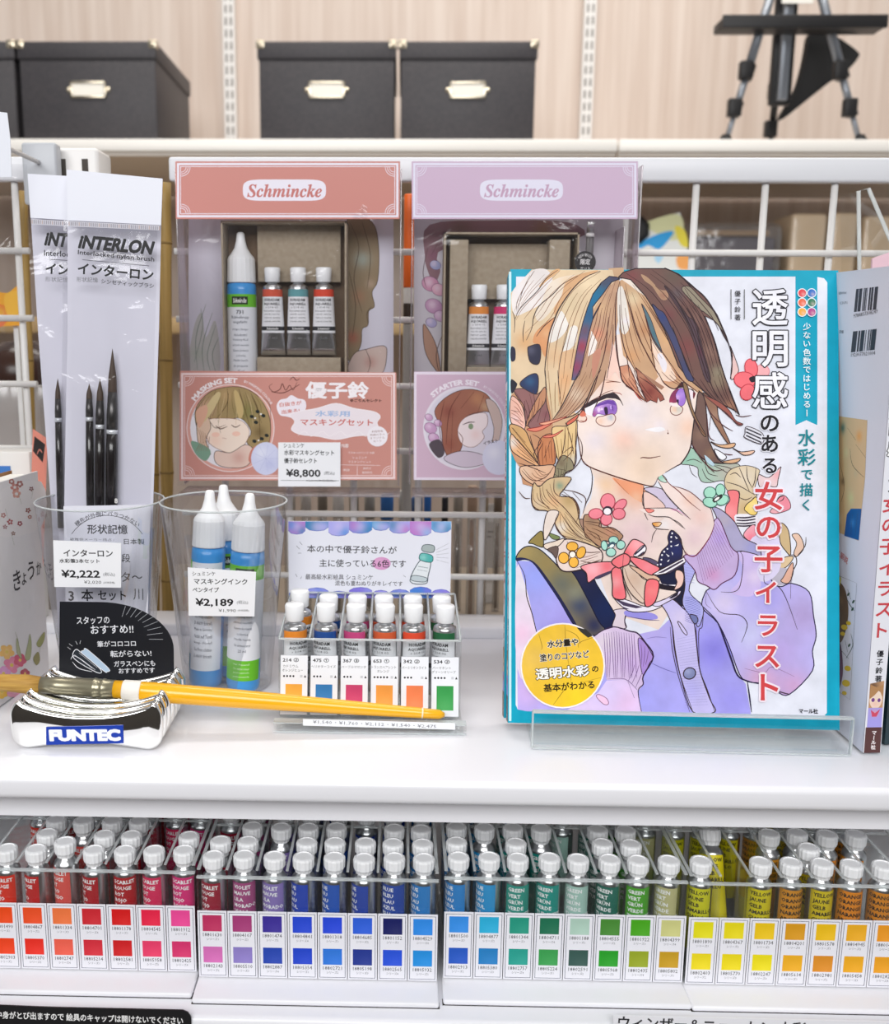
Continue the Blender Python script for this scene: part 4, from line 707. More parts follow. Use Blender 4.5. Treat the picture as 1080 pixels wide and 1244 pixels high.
def book(label, O, ex, ey, full):
    """O = lower left front corner, ex along the bottom, ey up the cover; the spine is the left long side"""
    n = ex.cross(ey); t = thing('watercolor_book', label, 'book', O, 'copies of the watercolour book'); T = BT
    M = Matrix((( ex.x, -n.x, ey.x, O.x), (ex.y, -n.y, ey.y, O.y), (ex.z, -n.z, ey.z, O.z), (0, 0, 0, 1)))
    b = MB(); b.box((.0008, .0007, .0012), (BW-.002, T-.0007, BH-.0012), M=M); b.build('page_block', paper, t)
    b = MB(); b.box((0, T-.0006, 0), (BW, T, BH), '#e9eaf2', M=M); b.build('back_cover', PG, t)
    S = Sheet(O-n*T+ey*BH, n, ey, px=(0, 0, .001)); spine_print(S, T*1000); S.mb.build('spine', PG, t)
    if full: S = Sheet(O, ex, ey); cover_art(S); S.mb.build('front_cover', PA, t)
    else: b = MB(); b.box((0, 0, 0), (BW, .0006, BH), '#1aa3c0', M=M); b.build('front_cover', PG, t)
    return t
book('upright book with a teal-framed cover of a girl in a lilac cardigan, in front', BL, bex, bey, True)
book('spare copy of the teal-framed book tucked behind it, only its spine showing', BL-bn*(BT+.0014)-bex*.0012+bey*.0006, bex, bey, False)
# acrylic book stand
t = thing('acrylic_book_stand', 'clear acrylic stand holding up the teal-framed book', 'book stand', BL+bex*.09-Z*.009)
P0 = BL; st0, st1 = .012, BW+.0005
fr = lambda x, y, z: P0+bex*x+bbk*y+Z*(z-.009)
def slab(b, pts2, x0, x1, th=.0028, m=0):
    """pts2: profile polyline (y, z) swept between x0 and x1"""
    for (ya, za), (yb, zb_) in zip(pts2, pts2[1:]):
        d = Vector((yb-ya, zb_-za)).normalized(); nn = Vector((-d.y, d.x))*th/2
        q = [(ya+nn.x, za+nn.y), (yb+nn.x, zb_+nn.y), (yb-nn.x, zb_-nn.y), (ya-nn.x, za-nn.y)]
        v = [fr(x0, *p) for p in q]+[fr(x1, *p) for p in q]
        b.add(v, [(0, 1, 2, 3), (7, 6, 5, 4), (0, 4, 5, 1), (1, 5, 6, 2), (2, 6, 7, 3), (3, 7, 4, 0)], None, m)
sl = math.tan(LEAN)
b = MB(); slab(b, [(-.0135, .0018), (.075, .0018)], st0, st1); b.build('foot_plate', ACR, t)
b = MB(); slab(b, [(-.0135, .003), (-.0135, .0212)], st0, st1, .0024); b.build('front_lip', ACR, t)
b = MB(); slab(b, [(-.0135, .0208), (-.0135, .0221)], st0, st1, .0026); slab(b, [(-.0148, .0006), (-.0148, .0014)], st0, st1, .001)
b.box(fr(st0-.0004, -.0147, .001), fr(st0+.0004, -.0123, .0216)); b.box(fr(st1-.0004, -.0147, .001), fr(st1+.0004, -.0123, .0216)); b.build('lip_edge', ACE, t)
b = MB(); slab(b, [(.0262, .004), (.0262+.17*sl, .174)], st0+.03, st1-.03, .0024); b.build('back_rest', ACR, t)
b = MB(); slab(b, [(.0005, .0034), (.0005, .0082)], st0, st1, .0024); b.build('ledge_bar', ACR, t)
# copy of the book standing spine-forward at the right
B0, B1 = PZ(1048, 917, .0005), PZ(1069.5, 917.5, .0005)
lean2 = math.radians(-1.4); up2 = Vector((math.sin(lean2), 0, math.cos(lean2))); dirx = Vector((-.02, 1, 0)).normalized(); acr2 = Vector((math.cos(lean2), 0.02, -math.sin(lean2)))
T2 = (B1-B0).length
t = thing('watercolor_book', 'copy of the watercolour book standing spine-forward beside the framed one, barcodes on its back', 'book', B0, 'copies of the watercolour book')
M = Matrix(((acr2.x, dirx.x, up2.x, B0.x), (acr2.y, dirx.y, up2.y, B0.y), (acr2.z, dirx.z, up2.z, B0.z+.0012), (0, 0, 0, 1)))
b = MB(); b.box((.0006, .0012, .0012), (T2-.0006, BW-.002, BH-.0012), M=M); b.build('page_block', paper, t)
b = MB(); b.box((T2-.0005, .0002, 0), (T2, BW, BH), '#1aa3c0', M=M); b.build('front_cover', PG, t)
O2 = Vector((M[0][3], M[1][3], M[2][3]))
S = Sheet(O2+up2*BH, acr2, up2, px=(0, 0, .001)); S.rect(0, 0, T2*1000, 254.5, '#e9eaf2'); spine_print(S, T2*1000) if False else None
S = Sheet(O2+up2*BH-dirx*.0002, acr2, up2, px=(0, 0, .001)); spine_print(S, T2*1000); S.mb.prism([(0, -BH), (T2, -BH), (T2, 0), (0, 0)], O2+up2*BH, acr2, up2, .0004, hx('#e9eaf2')); S.mb.build('spine', PG, t)
S = Sheet(O2, -dirx, up2); S.mb.prism([(-BW, 0), (0, 0), (0, BH), (-BW, BH)], O2, -dirx, up2, .0004, hx('#dfe1ee'))
for u0, v0, u1, v1, sd in ((1039.2, 348, 1067, 376, 3), (1035.5, 399.5, 1064.5, 425, 9)):
    rr = random.Random(sd); x = 0.
    while x < 1:
        w = rr.choice((.018, .03, .045)); ua = u0+(u1-u0)*x; ub = u0+(u1-u0)*min(1, x+w); sk = lambda q: (1-q)*3.2; sh_ = -2.2
        if rr.random() < .62 or x == 0:
            q0 = (ua-u0)/(u1-u0); q1 = (ub-u0)/(u1-u0); S.fill([(ua+1, v0+sk(q0)), (ub+1, v0+sk(q1)), (ub+sh_+.5, v1+sk(q1)), (ua+sh_+.5, v1+sk(q0))], '#2a2c38', sm=False)
        x += w*1.0
S.text('9784837308249', 1051.5, 381, w=29, h=4.8, c='#2a2c38', rot=5, res=1); S.text('1923077021004', 1048.5, 430, w=29, h=4.6, c='#2a2c38', rot=4, res=1)
S.text('ISBN978-4', 1024, 356, w=9, h=3, c='#555a68', res=1); S.text('C3071', 1025, 368, w=9, h=3, c='#555a68', res=1); S.text('定価', 1022.5, 403, w=5, h=4, c='#555a68', res=1)
S.fill('P 1015,505 1054,510.5 1051,582 1043,657 1015,645', '#d8b98c', [((1024, 520), 7, '#46756c', .95), ((1044, 530), 7, '#e2a050', .9), ((1028, 550), 6, '#dcc998', .9), ((1040, 575), 6, '#ccb890', .8), ((1024, 585), 5, '#4a4030', .7), ((1034, 605), 8, '#d6cf98', .9), ((1020, 630), 6, '#e0d4b8', .8)], sm=False, grid=1.6)
S.fill('P 1029,625 1034,618 1047,618 1043.5,656.5 1026,651', '#1f5aa0', [((1036, 635), 5, '#3f86cc', .8)], sm=False, grid=1.6)
for p in ('P 1040,540 1052,556', 'P 1033,545 1036,565 1050,580', 'P 1020,560 1026,590 1022,610', 'P 1030,520 1040,535', 'P 1036,625 1034,650', 'P 1042,624 1039,652'): S.line(p, .9, '#4a3a2c')
S.text('と解説', 1024, 676, w=13, h=9, c='#c86a6c', rot=-12, bold=.01)
S.line('P 1016,698 1041,708.5 1033,850 1016,838', .5, '#777780', False, 0); S.fill('P 1016,712 1026,714 1031,740 1028,765 1022,780 1016,775', '#6f5a46', [((1022, 730), 5, '#8c7458', .8)]); S.fill('P 1016,780 1022,785 1024,820 1016,842', '#6a4664'); S.fill('P 1016,700 1022,702 1020,712 1016,712', '#d8d45c')
for u, v, r in ((1026, 762, 4), (1031, 757, 3), (1024, 770, 3), (1030, 812, 4), (1028, 830, 5), (1026, 842, 3)): S.ell(u, v, r, r*.8, '#e0c43c', 20)
for p in ('P 1026,722 1033,735 1038,742', 'P 1030,716 1034,728', 'P 1034,770 1036,785 1028,800', 'P 1022,790 1031,800', 'P 1027,778 1030,792'): S.line(p, 1.2, '#33504a')
for u, v in ((1031, 722), (1037, 731), (1036, 740), (1032, 784)): S.ell(u, v, 1.2, 2.4, '#3f5a4c', 30)
S.mb.build('back_cover', PG, t)
# dark book beside it, cut by the frame
b0 = PZ(1074.5, 906, .0005); t = thing('hardback_book', 'dark teal and brown book at the right edge of the picture', 'book', b0)
M = Matrix(((acr2.x, dirx.x, up2.x, b0.x), (acr2.y, dirx.y, up2.y, b0.y), (acr2.z, dirx.z, up2.z, b0.z), (0, 0, 0, 1)))
b = MB(); b.box((0, 0, .0008), (.016, .17, .226), M=M); b.build('cover', mat('dark teal cloth', '#1f4450', .5, noise=(26, '#3c2c22', (1, 1, 1))), t); b = MB(); b.box((.0015, .003, .002), (.0145, .1705, .2265), M=M); b.build('page_block', paper, t)
# ================================================================== art sets hooked on the grid
kraft = mat('kraft board', '#a89a86', .75, noise=(300, '#9c8d79', (1, 1, 1)))
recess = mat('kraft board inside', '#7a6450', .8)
def film(name, parent, s, P, amp=.002, nu=26, nv=40, m=None, off=0., seed=0):
    """crinkled film over the quad P (tl, tr, br, bl in pattern units) in front of sheet s"""
    from mathutils import noise
    q = [s.loc(*p) for p in P]; b = MB()
    for j in range(nv+1):
        for i in range(nu+1):
            a, c = i/nu, j/nv; x = (q[0][0]*(1-a)+q[1][0]*a)*(1-c)+(q[3][0]*(1-a)+q[2][0]*a)*c; y = (q[0][1]*(1-a)+q[1][1]*a)*(1-c)+(q[3][1]*(1-a)+q[2][1]*a)*c
            d = noise.turbulence(Vector((x*28+seed, y*16, seed)), 3, False)*amp; w = min(1, 8*min(a, 1-a, c, 1-c))
            b.v.append(tuple(s.O+s.ex*x+s.ey*y+s.n*(off+d*w)))
    for j in range(nv):
        for i in range(nu): k = j*(nu+1)+i; b.face((k, k+nu+1, k+nu+2, k+1), None, 0, True)
    return b.build(name, m or FILM, parent)
def logo(s, u, v, w, h, plate, ink):
    P = []
    for k in range(48):
        a = 2*math.pi*k/48; c, d = math.cos(a), math.sin(a); P.append((u+w/2*math.copysign(abs(c)**.28, c), v+h/2*math.copysign(abs(d)**.62, d)))
    s.fill(P, plate, sm=False); s.text('𝑺𝒄𝒉𝒎𝒊𝒏𝒄𝒌𝒆', u, v+h*.03, w=w*.9, h=h*.62, c=ink, bold=.012, res=3)
def corner_frame(s, u0, v0, u1, v1, ground, line):
    s.frame(u0, v0, u1, v1, 2.6, line); s.frame(u0+4, v0+4, u1-4, v1-4, .8, line)
    for cu, cv, a in ((u0+5, v0+5, 0), (u1-5, v0+5, 90), (u1-5, v1-5, 180), (u0+5, v1-5, 270)):
        for r in (6, 8.5, 11): s.line([(cu+r*math.cos(math.radians(a+t)), cv+r*math.sin(math.radians(a+t))) for t in range(0, 91, 15)], .7, line, False, 0)
def loft(b, rings, n=24, c=None, m=0, a0=0., a1=2*math.pi, closed=True, cap=True):
    R = []
    for z, rx, ry in rings:
        k = len(b.v); R.append(k)
        for i in range(n if closed else n+1):
            a = a0+(a1-a0)*i/n; b.v.append((rx*math.cos(a), ry*math.sin(a), z))
    for j in range(len(rings)-1):
        for i in range(n):
            i2 = (i+1) % n if closed else i+1; b.face((R[j]+i, R[j]+i2, R[j+1]+i2, R[j+1]+i), hx(c) if c else None, m, True)
    if cap and closed: b.face([R[0]+i for i in range(n)][::-1], hx(c) if c else None, m); b.face([R[-1]+i for i in range(n)], hx(c) if c else None, m)
TR = [(0, .0088, .0011), (.006, .0086, .0016), (.014, .0081, .0032), (.026, .0075, .0052), (.036, .0071, .0063), (.0460, .0068, .0068)]
def interp(z):
    for (z0, a0, b0), (z1, a1, b1) in zip(TR, TR[1:]):
        if z0 <= z <= z1: t = (z-z0)/(z1-z0); return (a0+(a1-a0)*t, b0+(b1-b0)*t)
    return TR[-1][1:]
def aquarell_tube(x, y, z, col, label, group=None, lean=0., rz=0.):
    t = thing('watercolor_tube', label, 'paint tube', (0, 0, 0), group)
    b = MB(); loft(b, TR+[(.0478, .0064, .0064), (.0490, .0042, .0042), (.0493, .0036, .0036), (.0520, .0036, .0036)]); b.build('tube_body', SILV, t)
    b = MB(); a0, a1, n = math.pi*1.02, math.pi*1.98, 16
    def band(z0, z1, c, e=.00012, st=4):
        loft(b, [(z0+(z1-z0)*k/st, interp(z0+(z1-z0)*k/st)[0]+e, interp(z0+(z1-z0)*k/st)[1]+e) for k in range(st+1)], n, c, 0, a0, a1, False, False)
    band(.0155, .0455, '#ececf0', st=8); band(.0405, .0455, col, .0002)
    def words_(t_, zc, h, w, c, bold=.02):
        V, Fc, x0, x1, y0, y1 = glyphs(t_, bold, 0, 1); k = len(b.v)
        for px, py in V:
            zz = zc+(py-(y0+y1)/2)*h/(y1-y0); rx, ry = interp(zz); a = math.pi*1.5+(px-(x0+x1)/2)*w/(x1-x0)/rx; b.v.append(((rx+.0003)*math.cos(a), (ry+.0003)*math.sin(a), zz))
        for f in Fc: b.face([k+q for q in f], hx(c))
    words_('HORADAM', .0383, .0021, .0112, '#26272c'); words_('AQUARELL', .0354, .0021, .0122, '#26272c')
    for i, (q, w) in enumerate((('s 214 02', .009), ('finest artists colour', .0125), ('aquarelle extra fine', .0115), ('highest quality', .0118), ('acuarela extra fina', .012))): words_(q, .0332-i*.0024, .0012, w, '#55565c', 0)
    band(.0172, .0200, '#2c2d33', .00025, 2); words_('𝑺𝒄𝒉𝒎𝒊𝒏𝒄𝒌𝒆', .0186, .0018, .0085, '#f0f0f0', .01)
    words_('5 ml', .0120, .0016, .005, '#77787c')
    b.build('label', PR, t)
    b = MB(); b.lathe([(.0048, .0505), (.0052, .0510), (.0056, .0596), (.0050, .0606), (0, .0606)], 24, lobes=12, amp=.012); b.build('screw_cap', CAPW, t)
    t.location = (x, y, z); t.rotation_euler = (lean, 0, rz); return t
BZ = dict(h=.120)
def fluid_bottle(x, y, z, label, group=None, spin=0., tilt=(0., 0.)):
    t = thing('masking_fluid_bottle', label, 'bottle', (0, 0, 0), group)
    b = MB(); b.lathe([(.0080, 0), (.0098, .0016), (.0104, .005), (.0104, .0840), (.0100, .0878), (.0080, .0890), (.0080, .0900)], 32); b.build('bottle_body', mat('blue fluid bottle', '#3f98de', .3, coat=.3), t)
    b = MB(); b.lathe([(.0098, .0890), (.0101, .0896), (.0096, .1050), (.0086, .1072)], 40, lobes=20, amp=.008, smooth=False, capt=False); b.lathe([(.0092, .1062), (.0070, .1090), (.0045, .1130), (.0033, .1180), (.0027, .1226), (.0018, .1236), (0, .1238)], 24, capb=False); b.build('nozzle_cap', CAPW, t)
    b = MB(); n = 18
    def arc(z0, z1, a0, a1, c, r=.01052): loft(b, [(z0, r, r), (z1, r, r)], n, c, 0, math.radians(a0), math.radians(a1), False, False)
    def wr(t_, zc, h, w, c, am=270, bold=.02, r=.01066):
        V, Fc, x0, x1, y0, y1 = glyphs(t_, bold, 0, 1); k = len(b.v)
        for px, py in V: a = math.radians(am)+(px-(x0+x1)/2)*w/(x1-x0)/r; b.v.append((r*math.cos(a), r*math.sin(a), zc+(py-(y0+y1)/2)*h/(y1-y0)))
        for f in Fc: b.face([k+q for q in f], hx(c))
    arc(.0215, .0720, 172, 352, '#e6e8ee'); arc(.0720, .0810, 172, 352, '#6cc02e'); arc(.0085, .0215, 200, 340, '#6cc02e')
    arc(.0738, .0793, 238, 302, '#22301c', .0106); wr('𝑺𝒄𝒉𝒎𝒊𝒏𝒄𝒌𝒆', .0766, .0033, .0098, '#f2f4ee', r=.0107)
    wr('731', .0686, .0028, .005, '#30343c'); wr('Rubbelkrepp', .0648, .0026, .0128, '#4a5062', bold=0); wr('eingefärbt', .0615, .0026, .0105, '#4a5062', bold=0)
    for i, (q, w) in enumerate((('farbiges, flüssiges', .0115), ('Abdeckmittel', .0095), ('Masking fluid', .011), ('coloured, removable', .0125), ('Gomme de réserve', .0115), ('colorée', .007), ('Masilla líquida', .0105), ('de enmascarar', .0105), ('25 ml', .005))): wr(q, .0565-i*.0036, .0018, w, '#5a6072', bold=0)
    for i in range(4): wr(('Für Aquarell', 'for watercolour', 'pour aquarelle', 'para acuarela')[i], .0190-i*.0026, .0015, .010, '#e4f2d4', bold=0)
    arc(.012, .080, 352, 474, '#e6e8ee')                                   # side panel with the small print
    for i in range(14): wr(('Nicht auf Textil', 'keep closed', 'Vor Frost schützen', 'D-40699 Erkrath', 'Made in Germany')[i % 5], .076-i*.0042, .0022, .0115, '#4a5062', 405, 0)
    b.build('label', PR, t); t.location = (x, y, z); t.rotation_euler = (tilt[0], tilt[1], spin); return t
def art_set(label, cu0, cu1, header, ink, plate, art):
    Yh = .700; s = vsheet((cu0+cu1)/2, 400, Yh); base = s.O
    t = thing('art_set', label, 'art set', (base.x, Yh+.02, PY(300, 583, .70).z), 'boxed art sets hooked on the grid')
    h = vsheet((cu0+cu1)/2, 230, Yh-.004); h.card([(cu0, 196), (cu1, 196), (cu1-.5, 266), (cu0+.5, 266)], header, .0008)
    corner_frame(h, cu0+2, 198, cu1-2, 264, header, plate); logo(h, (cu0+cu1)/2-4, 231, 101, 26, plate, ink); h.mb.build('header_card', PG, t)
    return t
# ---- pink masking set
t = art_set('salmon pink masking set hooked on the grid, bottle and three tubes in its window', 213, 486, '#cb8b83', '#c47874', '#e9e4f0', None)
s = vsheet(350, 360, .7285); s.card([(229, 262), (478, 262), (478, 455), (229, 455)], '#cfccd9', .001)
s.fill('P 230,455 235,400 245,380 250,410 262,390 266,455', '#b9b8b6', [((240, 430), 8, '#a9b0a4', .8)])
for p in ('P 240,450 238,410 250,370', 'P 248,452 246,420 258,380', 'P 256,452 252,430 262,395', 'P 236,440 246,400 244,375', 'P 262,452 258,430 266,410'): s.line(p, 1, '#7d8a80')
s.fill('P 422,266 452,270 460,300 459,340 452,355 455,372 448,378 447,395 440,400 438,420 425,440 421,400', '#8c7a60', [((440, 315), 10, '#9aa49a', .8), ((430, 290), 12, '#7a684c', .8), ((436, 360), 8, '#a3795e', .8), ((428, 410), 8, '#a8604e', .8), ((450, 345), 5, '#b8a08c', .7)], .9, '#5a4a3a')
for p in ('P 425,270 436,300 430,340 440,380', 'P 440,270 450,310 446,350', 'P 424,330 432,370 428,410', 'P 452,372 446,380 447,394'): s.line(p, .9, '#4e4030')
s.fill('P 424,452 430,430 446,424 466,420 470,430 462,455', '#c9b4ac', [((450, 440), 8, '#b58a80', .8)], .7); s.line('P 444,424 450,440 446,455', .8); s.mb.build('picture_sheet', PG, t)
def tray(t, u0, v0, u1, v1, Yf=.7015, Yb=.726, w=1.6):
    b = MB(); a = PY(u0, v0, Yf); c = PY(u1, v1, Yf); th = .0012
    for x0, x1, z0, z1 in ((a.x, a.x+th, c.z, a.z), (c.x-th, c.x, c.z, a.z), (a.x, c.x, a.z-th, a.z), (a.x, c.x, c.z, c.z+th)): b.box((x0, Yf, z0), (x1, Yb, z1))
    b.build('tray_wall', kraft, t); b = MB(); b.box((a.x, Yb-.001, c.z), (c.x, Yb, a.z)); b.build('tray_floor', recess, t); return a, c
tray(t, 268, 268, 421, 560)
b = MB(); a = PY(312, 273, .717); c = PY(414, 343, .717); b.rbox((a.x, .717, c.z), (c.x, .7245, a.z), .0006); a = PY(312, 434, .706); c = PY(414, 470, .706); b.rbox((a.x, .706, c.z), (c.x, .7245, a.z), .0006); b.build('kraft_insert', kraft, t)
film('clear_bag', t, vsheet(350, 400, .6985), [(214, 196), (487, 196), (486, 590), (216, 590)], .0016, 30, 44, off=.0015, seed=3)
b = MB(); a = PY(212, 205, .70); c = PY(220, 588, .70); b.rbox((a.x, .7, c.z), (a.x+.0008, .735, a.z), .0002); b.rbox((PY(486, 300, .70).x, .7, c.z), (PY(486, 300, .70).x+.0008, .735, a.z), .0002); a2 = PY(216, 590, .7); c2 = PY(486, 604, .7); b.rbox((a2.x, .6985, c2.z), (c2.x, .734, c2.z+.0015), .0004); b.build('bag_edge', clear_mat('bag gusset', '#efe4ea', .12, .6, .15, .12), t)
s = vsheet(350, 520, .6935); s.card([(218.5, 450.5), (481.5, 452.5), (482, 583), (218, 584)], '#c98f85', .0008); corner_frame(s, 220, 453, 480, 582, '#c98f85', '#ecd4d4')
s.ell(280, 520, 53, 53, '#d9a297', line=1, lc='#eadada', n=40); s.ell(280, 520, 49, 49, '#e6e2e8', n=40)
s.fill('P 262,473 290,470 312,480 325,500 329,520 326,540 316,548 300,538 305,524 292,508 270,512 250,508 240,520 237,500 246,484', '#a08a62', [((300, 500), 12, '#7d7a4a', .8), ((250, 495), 10, '#d2a892', .8), ((315, 525), 8, '#6c5a3c', .8), ((275, 480), 8, '#b99a70', .8)], .7)
s.fill('P 250,512 270,508 293,511 303,524 297,540 282,550 266,546 252,535', '#efdccd', [((262, 535), 8, '#f0cdbb', .8)], .6, '#8a5a48')
s.fill('P 240,508 252,506 256,520 250,534 256,552 246,548 240,534', '#d9bca6', None, .7); s.fill('P 262,548 280,550 298,540 308,548 300,566 276,568 262,562', '#dfc4b8', [((290, 556), 8, '#c99a90', .8)], .7); s.fill('P 232,536 246,540 256,548 250,560 238,552', '#7fa08c'); s.fill('P 306,545 318,540 324,548 312,562 302,560', '#c87f72')
for p in ('P 262,474 256,492 240,508', 'P 276,472 276,490 262,510', 'P 290,472 296,492 304,520', 'P 305,478 314,500 316,536', 'P 268,478 258,506', 'P 284,474 288,500', 'P 298,476 308,510', 'P 246,486 242,520', 'P 255,512 262,520 274,516', 'P 266,518 268,526'): s.line(p, .8, '#5c4630')
for k in range(16):
    x = 250+k*4.6; s.line([(x, 476+abs(k-7)*.9), (x+(k-7)*1.1, 492), (x+(k-7)*1.7+((k*7) % 5-2)*2, 506+((k*5) % 7)*2)], .6, ['#4c3a22', '#7a6a3c', '#c9b088'][k % 3])
s.fill('P 262,478 268,480 258,500 246,514 244,504', '#cdb98c'); s.fill('P 284,476 290,478 296,500 290,508', '#c2aa78'); s.fill('P 238,500 250,492 252,502 242,520', '#d8a890')
for k in range(6): s.line([(240+k*3, 520+k*2), (244+k*2, 534), (238+k*3, 548)], .6, '#8a6048')
s.line('P 262,517 268,521 276,518', 1.2, '#5a3a2a'); s.line('P 281,516 286,519 292,516', 1.1, '#5a3a2a'); s.line('P 270,532 275,533', .8, '#a0564a'); s.ell(262, 528, 5, 3, '#f0c6b4', n=12); s.ell(287, 527, 5, 3, '#f0c6b4', n=12)
for u, v in ((306, 506), (313, 500), (311, 513), (320, 505), (309, 536), (318, 533), (324, 529)): s.ell(u, v, 2.6, 2.1, '#2c3030', 20)
for u, v in ((310, 508), (317, 503), (314, 535)): s.ell(u, v, 1.1, 1, '#f0f0f0')
s.text('MASKING SET', 258, 466.5, w=62, h=6.6, c='#f2e8ea', bold=.05, rot=23, arc=58); s.text('BY MASKING COLOUR', 316, 474, w=44, h=3, c='#f2e8ea', bold=.01, rot=-40, arc=58)
for p in ('P 331,466 327,470 332,476 340,473 343,466 347,474 352,468 356,474 361,464', 'P 330,476 345,477 364,467', 'P 352,462 356,458 360,462 364,460'): s.line(p, .9, '#5a2f2a')
s.text('優子鈴', 409.5, 474, w=77, h=21, c='#f4eef2', bold=.035, res=3); s.text('ゆごりんセレクト', 444.5, 486.5, w=38, h=3.8, c='#3a2622', bold=.03)
s.fill('P 336,494 340,486 348,484 354,480 362,484 370,486 372,494 368,504 358,508 348,506 340,504', '#eee6ee'); s.text('白抜きが', 353, 490.5, w=27, h=5.2, c='#cc7468', bold=.02, rot=6); s.text('出来る!', 353, 499.5, w=22, h=5, c='#cc7468', bold=.02, rot=6)
s.fill('P 358,512 352,504 362,500 385,496 408,490 430,496 454,500 462,506 458,514 462,524 450,528 430,530 408,534 386,530 366,528 354,522', '#ece2e8', None, .8, '#f6eef2'); s.text('水彩用', 404, 502.5, w=42, h=7, c='#9fb8de', bold=.02); s.text('マスキングセット', 409, 513, w=88, h=8.4, c='#c8665e', bold=.02)
for k in range(5): s.line([(362+k*22, 529), (370+k*22, 524), (378+k*22, 530), (386+k*22, 525)], .8, '#f4ecf0')
s.ell(458.5, 530, 12.4, 12.4, '#f0eaf0', n=28); 
for k in range(4): s.text(('初回限定', '特典付き', 'イラスト', 'カード入'), 0, 0) if False else s.text(('初回限定', '特典付きの', 'オリジナル', 'カード')[k], 458.5, 524+k*4, w=(14, 18, 18, 10)[k], h=2.6, c='#8a5a56', rot=4, res=1)
s.text('内容', 419, 541.5, w=9, h=5, c='#f2e6e6', bold=.02)
for k, (q, u, v, w) in enumerate((('マスキングインク 水彩', 439, 550, 32), ('シュミンケ', 437, 556, 18), ('マスキングピット', 437, 561, 28), ('発売元', 446, 569, 10), ('画材販売', 446, 574, 12), ('限定', 421, 571, 8))): s.text(q, u, v, w=w, h=3, c='#f2e6e6', res=1)
s.line('P 414,564.5 462,565.5', .5, '#f0e0e0', taper=0); s.line('P 434,566 434,578', .5, '#f0e0e0', taper=0)
s.ell(323, 557, 18, 20, '#cdd0ea', n=28, blobs=[((318, 550), 7, '#e2e4f4', .8), ((328, 564), 7, '#b9bde0', .8)])
for k in range(9): s.line([(323, 557), (323+15*math.cos(k*.7), 557+17*math.sin(k*.7))], .6, '#aeb2d8')
s.mb.build('front_card', PG, t)
s = vsheet(375, 566, .6905); s.card([(338, 537.5), (413.5, 537.5), (413.5, 591), (338, 591)], '#eff0f4', .0006)
s.text('シュミンケ', 357, 541.2, w=25, h=5.4, c='#26262a', bold=.01); s.text('水彩マスキングセット', 375.5, 550, w=61, h=6.4, c='#1e1e22', bold=.02); s.text('優子鈴セレクト', 365, 559.7, w=40, h=6.4, c='#1e1e22', bold=.02); s.text('¥8,800', 368.5, 575.3, w=42, h=10.6, c='#17171a', bold=.025); s.text('(税込)', 400, 575, w=12.5, h=5, c='#26262a'); s.text('¥8,000(本体価格)', 389, 584, w=34, h=3, c='#333', res=1); s.line('P 341,583.6 412,584', .5, '#555', taper=0); s.line('P 372,584 408,584.2', .6, '#333', taper=0)
o = s.mb.build('price_label', PR, t); o['label'] = 'white price label reading ¥8,800'
zb_ = PY(300, 427, .713).z
bz = fluid_bottle(PY(294, 360, .7155).x, .7145, PY(294, 282, .7155).z-.1238, 'white capped masking fluid bottle boxed in the salmon pink set')
for u, c, q in ((331.5, '#d0553c', 'left, coral banded one of the three tubes boxed in the pink set'), (362.5, '#5f9aa0', 'middle, teal banded one of the three tubes boxed in the pink set'), (393.5, '#d8452c', 'right, red banded one of the three tubes boxed in the pink set')):
    aquarell_tube(PY(u, 380, .7105).x, .7105, PY(u, 325, .7105).z-.0606, c, q, 'tubes boxed in the salmon pink set')
# ---- lilac starter set
t = art_set('lilac starter set hooked on the grid, partly behind the framed book', 500, 775, '#cdb4cc', '#c3a2bc', '#e2dff0', None)
s = vsheet(640, 360, .7285); s.card([(503, 262), (757, 262), (757, 456), (503, 456)], '#c9c4cc', .001)
s.fill('P 522,273 600,268 690,270 700,290 545,300 535,330 528,345 520,330 516,310', '#8c6a72', [((560, 280), 14, '#7a6058', .8), ((526, 310), 8, '#8a5a70', .8), ((660, 280), 14, '#8a6a50', .8)])
for u, v, r, c in ((529, 322, 7, '#9aa0c8'), (523, 345, 11, '#c88aa8'), (533, 352, 9, '#d8a2b8'), (527, 372, 11, '#b98ab0'), (535, 384, 8, '#c8a0c4'), (524, 392, 7, '#a9a4cc')): s.ell(u, v, r, r*.8, c, 25, blobs=[((u-2, v-2), r*.5, '#e6d2e0', .7)], line=.6, lc='#7a5a78')
s.fill('P 514,395 520,400 530,420 535,452 526,445 516,425', '#b08a76', None, .8); s.line('P 540,400 530,430 534,455', 1, '#5a4038'); s.line('P 520,300 514,330 518,350', .9, '#5a4048'); s.line('P 540,280 524,310', .9, '#5a4048'); s.line('P 560,278 535,300', .9, '#5a4048')
s.mb.build('picture_sheet', PG, t)
tray(t, 540, 282, 693, 560)
b = MB(); a = PY(547, 291, .7045); c = PY(566, 455, .7045); b.rbox((a.x, .7045, c.z), (c.x, .7245, a.z), .0006); a = PY(668, 291, .7045); c = PY(687, 455, .7045); b.rbox((a.x, .7045, c.z), (c.x, .7245, a.z), .0006); a = PY(567, 296, .717); c = PY(667, 364, .717); b.rbox((a.x, .717, c.z), (c.x, .7245, a.z), .0006); a = PY(567, 446, .706); c = PY(667, 480, .706); b.rbox((a.x, .706, c.z), (c.x, .7245, a.z), .0006); b.build('kraft_insert', kraft, t)
film('clear_bag', t, vsheet(640, 400, .6985), [(500, 196), (776, 196), (776, 592), (501, 592)], .0014, 30, 44, off=.0015, seed=9)
b = MB(); a = PY(500, 200, .70); c = PY(500, 588, .70)
for u in (500, 757, 775): b.rbox((PY(u, 300, .70).x, .7, c.z), (PY(u, 300, .70).x+.0008, .733, a.z-(.0 if u != 757 else .04)), .0002)
